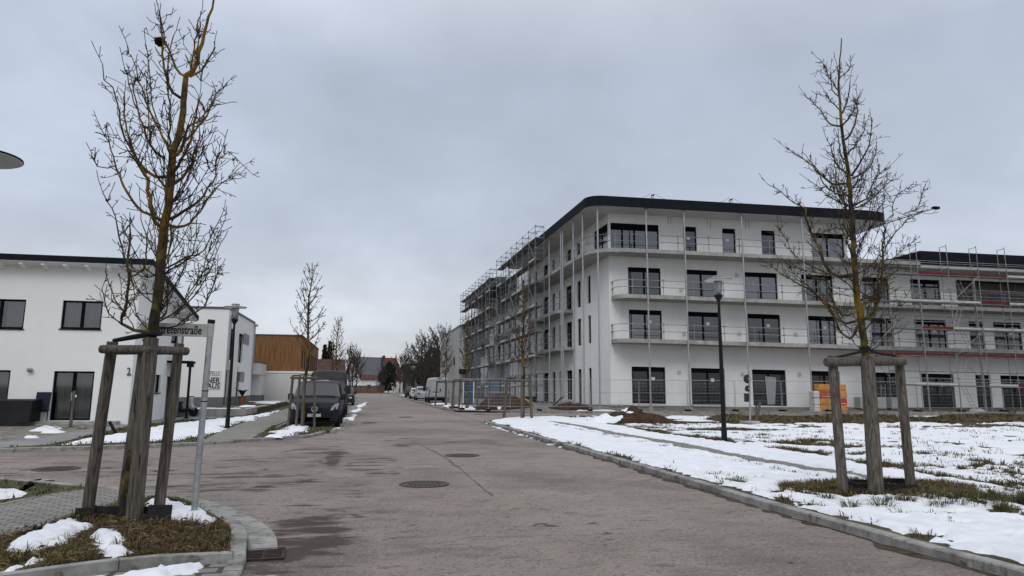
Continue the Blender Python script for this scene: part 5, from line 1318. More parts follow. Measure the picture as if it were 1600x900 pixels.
# ------------------------------------------------------------------ street lamps
def lamp(px, py, zt_px, label, loc=None, H=None, sc=1.0):
    p = loc or G(px, py, .1); t = thing("street_lamp", label, "street lamp", (p[0], p[1], .085), 0, "street lamps along the road")
    h = H or (AT(zt_px[0], zt_px[1], p[1]).z-.085)
    mb = MB(); mb.lathe([(.085,0),(.085,.35),(.072,.40),(.055,h*.6),(.040,h-.86),(.040,h-.80),(.05,h-.78),(.13,h-.64),(.135,h-.60)], n=14); mb.build("pole", M['black'], t, smooth=False)
    mb = MB(); mb.lathe([(.105,h-.60),(.135,h-.10)], n=18); mb.build("glass_cylinder", M['lampglass'], t, smooth=True)
    mb = MB(); mb.lathe([(0,h-.58),(.04,h-.57),(.055,h-.42),(.04,h-.2),(.05,h-.12),(0,h-.1)], n=10); mb.build("bulb", M['whitewrap'], t, smooth=True)
    mb = MB()
    for k in range(4): a = k*math.pi/2+.5; mb.tube((math.cos(a)*.12,math.sin(a)*.12,h-.6),(math.cos(a)*.14,math.sin(a)*.14,h-.08),.007,n=4)
    mb.build("bracket", M['galv_dull'], t)
    mb = MB(); mb.lathe([(.12,h-.17),(.40,h-.15),(.42,h-.135),(.42,h-.125),(.38,h-.105),(.12,h-.09)], n=28); mb.build("disc", M['disc'], t, smooth=False)
    mb = MB(); mb.lathe([(.421,h-.139),(.424,h-.13),(.421,h-.120)], n=28); mb.build("disc_edge", M['frame'], t)
    mb = MB(); mb.lathe([(.12,h-.09),(.16,h-.03),(.15,h),(0,h+.005)], n=16); mb.build("cap", M['galv_dull'], t)
    return t
lamp(1132, 690, (1117, 431), "tall black street lamp with a glass lantern standing in the snow before the white building")
lamp(355, 668.5, (372, 475), "tall black street lamp with a glass lantern on the pavement before the flat roofed house")
q = AT(-34, 244, 8.6); lamp(0, 0, None, "street lamp showing only the edge of its big pale disc beside the staked tree", loc=(q.x, q.y), H=q.z+.04)
q = AT(690.5, 575, 105); lamp(0, 0, None, "distant street lamp with a white head beside the young trees of the site", loc=(7.0, 105), H=4.6)
lamp(0, 0, None, "distant street lamp among the bare trees beyond the dark vans", loc=(-3.6, 84), H=6.4)

# ------------------------------------------------------------------ street name sign
q = G(303, 803, .1); t = thing("street_name_sign", "grey steel post with a white street name plate, beside the staked tree in front", "street sign", (q.x, q.y, .07))
tp = AT(329.5, 510, q.y); h = tp.z-.07; lean = tp.x-q.x
mb = MB(); mb.tube((0,0,0),(lean,0,h),.038,n=14); mb.build("post", M['galv'], t)
ux = lean/h
mb = MB(); mb.tube((ux*(h-.14),0,h-.14),(lean,0,h+.035),.043,n=14); mb.build("clamp", M['sign'], t)
mb = MB(); mb.tube((lean,0,h+.036),(lean+.004,0,h+.085),.045,n=14); mb.build("cap", M['black'], t)
for z in (h-.82, h-.95):
    mb = MB(); mb.tube((ux*z,0,z),(ux*(z+.012),0,z+.012),.041,n=14); mb.build("strap", M['black'], t)
PLW, PLH = .88, .165; ar = math.radians(-9)
mb = MB(); mb.box(-PLW, -.036, -.008, .008, -PLH/2, PLH/2); pl = mb.build("name_plate", M['sign'], t); bev(pl, .004); pl.location = (lean*.985, 0, h-.055); pl.rotation_euler = (0, math.radians(1.2), ar)
font("ustretenstraße", .155, M['ink'], pl, (-.105, -.0105, -.05), (math.radians(90), 0, 0), "lettering", 'RIGHT', .001, .0022, .66)

# ------------------------------------------------------------------ trees
def rot_rand(d, ang, rnd):
    ax = d.orthogonal().normalized(); ax.rotate(Matrix.Rotation(rnd.uniform(0, 6.283), 3, d)); v = d.copy(); v.rotate(Matrix.Rotation(ang, 3, ax)); return v
def grow(mb, p, d, L, r, depth, rnd, up=.16, wob=.16, n=4, dens=3.2, rmin=.0035, stepl=.11):
    k = max(3, int(L/stepl)); st = L/k; pts = [p.copy()]; dirs = [d.copy()]
    for i in range(k):
        d = (d + Vector((rnd.gauss(0,wob), rnd.gauss(0,wob), rnd.gauss(0,wob)+up))).normalized(); p = p + d*st; pts.append(p.copy()); dirs.append(d.copy())
    mb.path(pts, [max(rmin, r*(1-.7*i/k)) for i in range(k+1)], n, False)
    if depth > 0:
        m = max(1, int(L*dens+rnd.random()))
        for j in range(m):
            t = rnd.uniform(.15, 1.0); i = min(k, int(t*k)); dd = rot_rand(dirs[i], rnd.uniform(.55, 1.15), rnd)
            grow(mb, pts[i], dd, L*rnd.uniform(.28, .55)*(1.05-.45*t), max(rmin, r*.5), depth-1, rnd, up, wob, n, dens*1.5, rmin, stepl)
def limb(mb, mt, pts, ra, rb, rnd, dens=5.5, tl=.45, depth=1, n=6, up=.10, rmin=.0042, knob=.06):
    P = smooth_line(pts, .09); N = len(P)
    for i in range(1, N-1): P[i] += Vector((rnd.gauss(0,.008), rnd.gauss(0,.008), rnd.gauss(0,.006)))
    rads = [(ra+(rb-ra)*(i/(N-1))**.8)*(1+knob*rnd.uniform(-1,1.6)) for i in range(N)]
    mb.k = 0; mb.path(P, rads, n, True); mt.k = 1
    Ltot = sum((P[i+1]-P[i]).length for i in range(N-1))
    for j in range(int(Ltot*dens)):
        t = rnd.uniform(.12, 1.0)**.8; i = min(N-2, int(t*(N-1))); d = (P[i+1]-P[i]).normalized(); dd = rot_rand(d, rnd.uniform(.5, 1.25), rnd)
        grow(mt, P[i], dd, tl*(.2+.9*rnd.random()**1.6)*(1.15-.5*t), max(rmin, min(.0065, rads[i]*.45)), depth, rnd, up, .2, 4 if rmin > .004 else 3, 5.0, rmin, .075)
    d = (P[-1]-P[-3]).normalized()
    grow(mt, P[-1], d, tl*.7, max(rmin, rb*.8), depth, rnd, up, .15, 4, 5, rmin, .08)
def px_tree(name, label, base, Y, trunk, rads, limbs, dx, seed, tl=.4, dens=6, bark='bark', shoots=34, sz=(2.3, 4.6), lk=.66):
    rnd = random.Random(seed); root = thing(name, label, "tree", tuple(base)); off = Vector(base)
    mb = MB(); P = [Vector(base)-Vector((0,0,.1))]+[AT(x, y, Y+o) for x, y, o in trunk]
    S = smooth_line([tuple(p) for p in P], .12); N = len(S)
    def rad(i):
        t = i/(N-1)*(len(rads)-1); k = min(len(rads)-2, int(t)); return (rads[k]+(rads[k+1]-rads[k])*(t-k))*(1+.07*rnd.uniform(-1,1))
    for i in range(1, N-1): S[i] += Vector((rnd.gauss(0,.006), rnd.gauss(0,.006), 0))
    mb.path(S, [rad(i) for i in range(N)], 9); mb.build("trunk", M[bark], root, smooth=True, off=off)
    mb = MB(); mt = MB()
    for i, (pts, ra, rb, dy) in enumerate(limbs):
        n = len(pts); W = []
        for k, (x, y) in enumerate(pts):
            t = k/(n-1); W.append(tuple(AT(x, y, Y + dy*(t**.8))))
        limb(mb, mb, W, ra*lk, max(.0055, rb*.8), rnd, dens, tl, 2)
    for k in range(shoots):            # thin water shoots low in the crown
        z = rnd.uniform(*sz); i = min(range(N), key=lambda i: abs(S[i].z-z)); a = rnd.uniform(0, 6.283)
        d = Vector((math.cos(a), math.sin(a), rnd.uniform(.2, .9))).normalized()
        mb.k = 1; grow(mb, S[i].copy(), d, rnd.uniform(.5, 1.25), .009, 2, rnd, .20, .10, 4, 4.0, .0042, .10)
    mb.build("crown", [M[bark], M['twig']], root, off=off); return root
def z1(*p): return [(120+x/3.214, y/3.214) for x, y in p]
def z2(*p): return [(120+x/3.214, 260+y/3.214) for x, y in p]
b = G(200, 808, .1)
LL = [
 (z1((548,385),(520,370),(500,340),(470,262),(445,205),(430,130),(415,65)), .026, .010, .35),
 (z1((522,492),(480,462),(447,385),(430,262),(425,170),(422,135)), .030, .012, -.35),
 (z1((465,740),(468,600),(460,480),(458,360),(470,270),(485,180)), .022, .009, -.25),
 (z1((570,385),(620,355),(660,305),(690,250)), .024, .011, .3),
 (z1((575,375),(585,285),(600,170),(607,105)), .022, .010, -.2),
 (z1((585,350),(605,240),(618,140)), .018, .009, .25),
 (z1((500,780),(540,720),(600,640),(660,570),(705,470),(735,440)), .028, .008, .5),
 (z1((525,740),(545,680),(560,635),(600,615),(650,570),(690,500)), .026, .008, -.5),
 (z1((470,770),(432,690),(400,622),(360,540),(322,440),(290,320),(265,265),(252,220)), .030, .007, .5),
 (z1((440,795),(400,772),(365,722),(332,640),(305,545),(287,470),(280,425)), .026, .008, -.6),
 (z1((455,888),(400,886),(350,862),(300,790),(265,700),(242,620),(240,500)), .034, .012, .3),
 (z1((345,868),(285,765),(240,690),(212,570),(180,435),(142,400),(130,325)), .026, .007, -.5),
 (z2((432,310),(390,282),(377,230),(362,120),(345,40),(318,0)), .042, .022, -.15),
 (z2((428,268),(370,245),(300,200),(250,120),(212,40),(195,-20),(150,-150),(118,-200)), .034, .007, .55),
 (z2((470,265),(540,222),(600,180),(660,110),(695,45),(702,-40),(728,-80)), .034, .007, -.6),
 (z2((470,300),(540,300),(590,262),(642,190),(700,110),(760,62),(812,12)), .030, .006, .6),
 (z2((490,85),(530,55),(562,10),(600,-90),(618,-170)), .036, .010, .3),
 (z2((475,60),(505,0),(540,-60),(580,-160),(600,-260)), .036, .016, -.3),
 (z2((372,830),(290,822),(222,792),(245,722),(255,600),(258,500),(270,352)), .030, .017, -.4),
 (z2((255,560),(300,545),(335,510),(350,470),(355,335)), .018, .009, .2),
 (z2((258,490),(235,452),(215,352),(195,252),(152,182),(130,130)), .018, .006, -.25),
 (z2((395,545),(340,555),(300,530),(265,470)), .014, .006, .5),
 (z2((390,790),(480,740),(560,680),(620,602),(680,482),(705,425)), .020, .005, -.5),
 (z2((405,770),(448,740),(452,640),(455,575)), .018, .010, -.35),
 (z2((425,520),(500,485),(560,455),(640,422),(682,332),(725,252)), .022, .005, .5),
 (z2((440,540),(520,492),(580,442),(600,312)), .018, .007, -.4),
 (z2((462,285),(472,330),(466,400),(455,480)), .020, .012, -.3),
 (z2((380,812),(500,800),(560,752),(640,702),(702,552)), .018, .005, .3),
 (z2((222,792),(165,742),(135,650)), .014, .005, -.5), (z2((240,735),(175,640),(150,555)), .013, .005, .3),
 (z2((360,830),(300,740),(290,650),(285,600)), .013, .005, .5), (z2((385,800),(430,700),(520,560),(545,480)), .014, .005, .6),
 (z2((415,640),(340,640),(300,620),(275,560)), .014, .006, .4), (z2((480,760),(560,640),(640,520),(690,420)), .012, .004, -.1),
 (z2((500,745),(600,600),(660,440),(730,300)), .012, .004, .2), (z2((640,700),(680,600),(705,545)), .010, .004, .3),
 (z1((300,540),(270,460),(245,350),(240,340)), .012, .006, -.3), (z1((375,720),(360,560),(350,440)), .014, .009, .3),
 (z1((420,640),(385,540),(365,400),(355,260)), .013, .006, -.4), (z1((200,830),(150,845),(100,830),(75,780)), .012, .005, .2),
 (z1((620,620),(640,560),(612,500)), .010, .006, .2), (z1((700,860),(720,800),(760,760),(830,825)), .010, .005, .3),
]
tl_ = px_tree("young_tree", "bare young tree with orange lichen and a ball nest, staked beside the street name sign", b, b.y,
   [(203,740,.0),(215,650,0),(228,560,0),(239.8,518,0),(244.5,478,0),(249,434,0),(253.8,391,0),(257,359,0),(260,341,0),(264.7,300,0),(267.8,260,0),(270,236,0),(278.5,217,0),(285,174,0),(288,146,0),(291,118,.05),(301,112,.1),(313,81,.15),(322,40,.2),(334,0,.25),(341,-38,.3)],
   [.10,.095,.088,.080,.072,.069,.066,.064,.062,.060,.058,.054,.050,.046,.042,.040,.036,.026,.022,.017,.013,.008], LL, 0, 3, .42, 15, 'bark_o')
q = AT(249.5, 65, b.y-.2); t = thing("bird_nest", "small dark ball nest high in the bare tree by the street name sign", "nest", (q.x, q.y, q.z)); mb = MB(); r = random.Random(2)
for k in range(120):
    a = Vector((r.gauss(0,1), r.gauss(0,1), r.gauss(0,.8))).normalized()*.055; bq = Vector((r.gauss(0,1), r.gauss(0,1), r.gauss(0,.8))).normalized()*.06; mb.tube(a, bq, .010, n=4)
mb.build("twigs", M['nest'], t)
def y1(*p): return [(1180+x/3, 40+y/3) for x, y in p]
def y2(*p): return [(1180+x/3, 320+y/3) for x, y in p]
b2 = G(1372, 764, .1)
RL = [
 (y1((402,472),(350,460),(315,420),(300,390),(240,335)), .020, .005, .4), (y1((408,412),(430,360),(440,300),(445,260)), .018, .008, -.3),
 (y1((412,465),(450,420),(475,380),(482,340)), .018, .008, .4), (y1((422,535),(455,490),(475,430),(478,350)), .020, .012, -.4),
 (y1((428,605),(480,550),(510,490),(520,455)), .018, .007, .5), (y1((450,705),(490,640),(530,580),(545,460)), .022, .007, -.5),
 (y1((455,715),(530,670),(560,610),(570,570)), .018, .006, .4), (y1((435,705),(385,650),(360,600),(340,540)), .020, .007, -.5),
 (y1((435,740),(370,745),(320,715),(270,660),(230,625),(140,570)), .022, .005, .5), (y1((435,795),(380,790),(320,740),(290,680),(260,640)), .020, .006, -.5),
 (y1((435,845),(340,800),(290,750),(265,735)), .018, .006, .3), (y1((445,775),(490,720),(512,690)), .014, .005, .5),
 (y1((445,850),(520,810),(560,720),(600,680),(635,655)), .020, .005, -.4), (y1((430,850),(385,780),(376,700),(372,660)), .014, .007, .5),
 (y1((418,645),(395,590),(390,500)), .016, .006, -.5), (y1((396,305),(380,295),(350,240),(305,160)), .014, .004, .3),
 (y1((393,250),(386,220),(384,190)), .012, .008, -.2), (y1((395,330),(360,300),(352,215)), .012, .006, .3), (y1((395,250),(430,215),(445,190)), .010, .004, .2),
 (y1((400,400),(350,350),(330,310)), .012, .005, -.3),
 (y2((462,330),(380,335),(335,290),(300,200),(275,150),(240,60),(235,20),(180,-10),(125,-60),(60,-95)), .038, .007, .5),
 (y2((472,495),(420,520),(380,485),(352,400),(330,350),(270,340)), .026, .008, -.6),
 (y2((475,545),(420,555),(380,530),(300,430),(220,380),(130,330),(65,280)), .026, .005, .5),
 (y2((478,570),(472,610),(440,630),(405,602),(370,520),(335,450),(340,420)), .026, .008, .1),
 (y2((490,535),(530,530),(560,500),(588,370),(600,220),(605,90),(598,20)), .030, .012, -.4),
 (y2((485,480),(560,430),(580,300),(622,180),(700,85),(765,40)), .022, .005, .4),
 (y2((460,285),(500,170),(540,100),(590,92)), .018, .006, -.5), (y2((485,395),(550,440),(600,380),(640,330)), .014, .005, .6),
 (y2((455,250),(420,140),(380,110),(300,140)), .018, .007, -.6), (y2((450,160),(415,90),(420,0),(400,-80)), .020, .010, .5),
 (y2((495,520),(470,420),(420,360),(360,330),(200,300),(110,250)), .012, .004, -.3), (y2((590,330),(650,250),(720,190),(745,170)), .010, .004, .2),
 (y2((300,430),(260,390),(200,340),(150,290)), .010, .004, .6), (y2((520,640),(545,660),(548,640)), .008, .004, .2),
 (y2((380,335),(330,320),(250,280),(180,230),(110,100)), .012, .004, .3), (y2((520,535),(600,560),(650,500),(690,450)), .012, .004, -.5),
 (y1((455,860),(500,840),(560,800),(620,740),(650,720)), .014, .004, .5), (y1((560,880),(600,830),(605,790)), .010, .006, -.3), (y1((640,900),(660,800),(720,760)), .010, .004, .3), (y1((700,880),(760,850),(790,760)), .009, .004, .2),
]
px_tree("young_tree", "bare pointed young tree with yellow lichen, staked in the snow before the orange packs", b2, b2.y,
   [(1366,700,0),(1358,620,0),(1351.5,550,0),(1348.3,520,0),(1343.3,486.7,0),(1338.3,453,0),(1334,403,0),(1332.7,353,0),(1328.3,300,0),(1326.7,283,0),(1323.3,253,0),(1318.3,226.7,0),(1315,193,0),(1312.7,166.7,0),(1311,126.7,0),(1312.7,93,0),(1315,60,0)],
   [.09,.085,.078,.062,.060,.062,.058,.054,.048,.044,.042,.036,.031,.026,.022,.018,.013,.008], RL, 0, 8, .38, 21, 'bark', 50, (2.3, 5.2), .92)

def gen_tree(name, label, loc, h, z0, width, seed, nl=34, r=.06, bark='bark', group=None, depth=1, dens=4.2, tl=.42, rmin=.006, lean=(0,0), prof=None, n=5):
    rnd = random.Random(seed); root = thing(name, label, "tree", loc, 0, group)
    pts = []; K = 9
    for k in range(K+1): t = k/K; pts.append((lean[0]*h*t+rnd.gauss(0,.035)*(k > 0), lean[1]*h*t+rnd.gauss(0,.035)*(k > 0), -.08+(h+.08)*t))
    S = smooth_line(pts, .2); N = len(S); mb = MB(); mb.path(S, [r*(1-.86*(i/(N-1))**1.1)+.004 for i in range(N)], 7); mb.build("trunk", M[bark], root, smooth=True)
    mb = MB(); mt = MB() if bark != 'twig_far' else mb; a = rnd.uniform(0, 6)
    for k in range(nl):
        t = (k+rnd.random())/nl; z = z0+(h*.965-z0)*t; i = min(N-1, int(z/h*(N-1))); p = S[i].copy(); a += 2.4+rnd.gauss(0,.4)
        L = width*(prof(t) if prof else (1.05-.85*t)*(.55+.45*min(1, t*5)))*rnd.uniform(.65, 1.15)
        d = Vector((math.cos(a), math.sin(a), rnd.uniform(.25,.8))).normalized(); q = [p]
        for s in range(4): d = (d+Vector((rnd.gauss(0,.1), rnd.gauss(0,.1), .22))).normalized(); q.append(q[-1]+d*L/3.4)
        limb(mb, mb, [tuple(v) for v in q], max(rmin*1.4, r*.34*(1-.6*t)), rmin, rnd, dens, tl, depth, n, .12, rmin)
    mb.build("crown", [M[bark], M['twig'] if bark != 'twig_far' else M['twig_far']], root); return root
p = G(471.5, 667, .1); gen_tree("young_tree", "bare young tree between stakes in front of the dark parked van", (p.x, p.y, .09), AT(487, 410, p.y).z-.09, 2.9, 1.0, 5, 36, .075, 'bark_mid', lean=(.012,0), rmin=.0085, dens=6.5, depth=2, tl=.5)
gen_tree("young_tree", "bare young tree with a dense crown rising behind the dark high roofed van", (-2.0, 50.5, .09), AT(534, 495, 50.5).z-.09, 2.6, .95, 15, 44, .075, 'bark', lean=(.008,0), rmin=.012, dens=6)
pm = G(816, 653.5, .1); gen_tree("young_tree", "narrow bare tree full of orange lichen standing on the snowy corner before the scaffold", (pm.x, pm.y, .08), AT(823, 446, pm.y).z, 2.7, .85, 25, 48, .085, 'bark_mid', lean=(.004,0), rmin=.0095, dens=7, depth=2, tl=.5)
gen_tree("young_tree", "bare young tree in a stake guard beside the fence corner and the brown mound", (7.25, 51.6, .12), AT(720, 493, 51.6).z-.1, 2.5, .9, 35, 42, .07, 'bark', rmin=.012, lean=(.004,0), dens=6)
gen_tree("young_tree", "bare young tree with its guard beside the white van", (6.95, 62.5, .12), AT(697, 517, 62.5).z-.1, 2.6, .85, 45, 40, .065, 'bark', rmin=.013, dens=6)
# ------------------------------------------------------------------ tree guards
def stake_px(root, off, base, top, Y0, Y1, r, zb=.1, name="stake"):
    a = G(*base, zb) if Y0 is None else AT(*base, Y0); c = AT(*top, Y1)
    mb = MB(); d = c-a; pts = [a-Vector((0,0,.08))+d*0] + [a+d*(k/8) for k in range(1, 9)]
    mb.path(pts, [r*1.06]+[r*(1.03-.08*k/8) for k in range(1, 9)], 14); o = mb.build(name, M['wood'], root, off=off); bev(o, .008, 2, 60); return a, c
def beam_px(root, off, a, c, Ya, Yc, r):
    A = AT(*a, Ya); B = AT(*c, Yc); mb = MB(); mb.path([A.lerp(B, k/6) for k in range(7)], [r*(1+.03*math.sin(k*2)) for k in range(7)], 14); o = mb.build("beam", M['wood'], root, off=off); bev(o, .012, 2, 60); return A, B
def strap(root, off, pts, w=.03):
    mb = MB(); mb.path(pts, w, 6); mb.v = mb.v; return mb.build("strap", M['rubber'], root, off=off)
GT = thing("tree_guard", "weathered wooden stakes with cross beams round the tree beside the street name sign", "tree stakes", tuple(b)); go = Vector(b)
yb = b.y
stake_px(GT, go, (136, 803), (176, 534), None, yb+.12, .068)
stake_px(GT, go, (209, 813), (236.5, 528), None, yb-.28, .088)
stake_px(GT, go, (247, 806), (280, 537), None, yb+.18, .062)
stake_px(GT, go, (195, 806), (229, 549), None, yb-.12, .098)
beam_px(GT, go, (158, 545.5), (236, 546), yb+.02, yb-.34, .052); beam_px(GT, go, (228, 546), (293, 549), yb-.36, yb+.10, .052); beam_px(GT, go, (178, 548), (286, 548), yb+.30, yb+.34, .050)
A = AT(177, 532, yb+.12); T1 = AT(238, 522, yb); Bq = AT(236, 532, yb-.2); C2 = AT(281, 541, yb+.18)
strap(GT, go, [A, A.lerp(T1,.5)+Vector((0,-.02,.01)), T1+Vector((0,-.10,0)), T1+Vector((.1,0,0)), T1+Vector((0,.1,0)), A+Vector((0,.05,0))], .022)
strap(GT, go, [Bq+Vector((-.07,-.05,0)), Bq+Vector((.0,-.10,.005)), Bq+Vector((.08,-.03,0))], .022)
for z in (.95, 1.55, 2.05):
    pass
t = thing("root_barrier", "black rubber edging strip and foot plates round the foot of the staked tree in front", "root barrier", (b.x, b.y, .08))
def plate(cx_, cy_, w, h, a):
    mb = MB(); mb.box(-w/2, w/2, -.012, .012, -.05, h); o = mb.build("foot_plate", M['rubber'], t); o.location = (cx_-b.x, cy_-b.y, 0); o.rotation_euler = (math.radians(-6), 0, a); bev(o, .006)
g1 = G(137, 806, .1); g2 = G(251, 812, .1); g3 = G(228, 818, .1)
plate(g1.x, g1.y-.10, .21, .13, .15); plate(g2.x, g2.y-.09, .27, .20, -.1); plate(g3.x-.01, g3.y+.05, .16, .10, .2)
mb = MB(); P = [Vector((g1.x-b.x+.05,g1.y-b.y,0)), Vector((-.25,.02,0)), Vector((.1,.0,0)), Vector((g2.x-b.x,g2.y-b.y+.02,0))]; S = smooth_line([tuple(v) for v in P], .08)
vs = []
for v in S: vs += [(v.x, v.y-.012, -.05), (v.x, v.y-.012, .145), (v.x, v.y+.012, .145), (v.x, v.y+.012, -.05)]
mb.add(vs, [(i*4+j, i*4+(j+1)%4, i*4+4+(j+1)%4, i*4+4+j) for i in range(len(S)-1) for j in range(4)]); mb.build("edging", M['rubber'], t)
GT = thing("tree_guard", "weathered stakes with one long cross beam round the tree before the orange packs", "tree stakes", tuple(b2)); go = Vector(b2); yb = b2.y
stake_px(GT, go, (1317.5, 770), (1300, 556), None, yb-.05, .075)
stake_px(GT, go, (1423.5, 765), (1404, 556), None, yb-.02, .072)
stake_px(GT, go, (1369, 771), (1355, 558), None, yb-.22, .108)
beam_px(GT, go, (1290, 566), (1413, 564.5), yb-.16, yb-.14, .070); beam_px(GT, go, (1300, 563), (1352, 561), yb+.05, yb+.5, .055); beam_px(GT, go, (1406, 563), (1352, 561), yb+.05, yb+.5, .055)
A = AT(1299, 560, yb-.05); T1 = AT(1351, 547, yb); Bq = AT(1406, 557, yb)
strap(GT, go, [A, A.lerp(T1,.6)-Vector((0,0,.01)), T1+Vector((0,-.09,0)), T1.lerp(Bq,.4)-Vector((0,0,.01)), Bq], .022); strap(GT, go, [T1+Vector((-.09,0,.03)), T1+Vector((0,-.1,.03)), T1+Vector((.09,0,.03))], .035)
t = thing("root_barrier", "black rubber edging strip round the foot of the staked tree in the snow", "root barrier", (b2.x, b2.y, .08)); mb = MB()
S = smooth_line([(-.45,-.15,0),(-.1,-.34,0),(.35,-.30,0),(.62,-.10,0),(.55,.25,0),(.1,.4,0),(-.4,.2,0),(-.45,-.15,0)], .08); vs = []
for i, v in enumerate(S):
    n_ = Vector((v.x-.08, v.y, 0)).normalized()*.012; hh = .13+.02*math.sin(i*.5); vs += [(v.x-n_.x, v.y-n_.y, -.05), (v.x-n_.x, v.y-n_.y, hh), (v.x+n_.x, v.y+n_.y, hh), (v.x+n_.x, v.y+n_.y, -.05)]
mb.add(vs, [(i*4+j, i*4+(j+1)%4, i*4+4+(j+1)%4, i*4+4+j) for i in range(len(S)-1) for j in range(4)]); mb.build("edging", M['rubber'], t)
# smaller guards : one of a kind, then copies
def guard(label, loc, h=2.05, r=.05, w=.55, pts=((-1,.2),(.2,-.9),(1,.2),(-.25,.9)), rz=0.0, cloth=False):
    t = thing("tree_guard", label, "tree stakes", loc, rz)
    T = []
    for i, (x, y) in enumerate(pts):
        mb = MB(); a = Vector((x*w*1.08, y*w*1.08, -.05)); c = Vector((x*w*.9, y*w*.9, h)); mb.path([a.lerp(c, k/4) for k in range(5)], r, 10); bev(mb.build("stake", M['wood'], t), .006, 2, 60); T.append(c)
    n = len(T)
    for i in range(n):
        A, B = T[i]-Vector((0,0,.10)), T[(i+1)%n]-Vector((0,0,.10)); d = (B-A).normalized()*.1; mb = MB(); mb.path([A-d, (A+B)/2, B+d], r*.95, 10); mb.build("beam", M['wood'], t)
    mb = MB(); mb.path([T[0]+Vector((0,0,-.02)), Vector((0,-.09,h+.02)), Vector((.09,0,h+.02)), T[2]+Vector((0,0,-.02))], .025, 5); mb.build("strap", M['rubber'], t)
    return t
p = G(471.5, 667, .1); gg = guard("four weathered stakes with beams round the young tree before the dark van", (p.x, p.y, .09), 2.0, .052, .52, ((-.95,.25),(-.35,-.35),(.85,-.05),(.05,-.55)))
guard("four stout grey stakes round the lichen covered tree on the snowy corner", (pm.x, pm.y, .08), 2.05, .075, .85, ((-1.0,.3),(-.1,-.35),(.5,-.2),(.2,.6)))
guard("grey stakes with snow on their beams round the tree at the fence corner", (7.2, 51.6, .12), 2.1, .07, .9, ((-1,.25),(-.55,-.5),(.9,-.1),(.3,.7)))
guard("grey stakes round the young tree beside the white van", (6.95, 62.5, .12), 2.1, .07, .8, ((-1,.2),(0,-.9),(.9,.1),(.1,.8)))

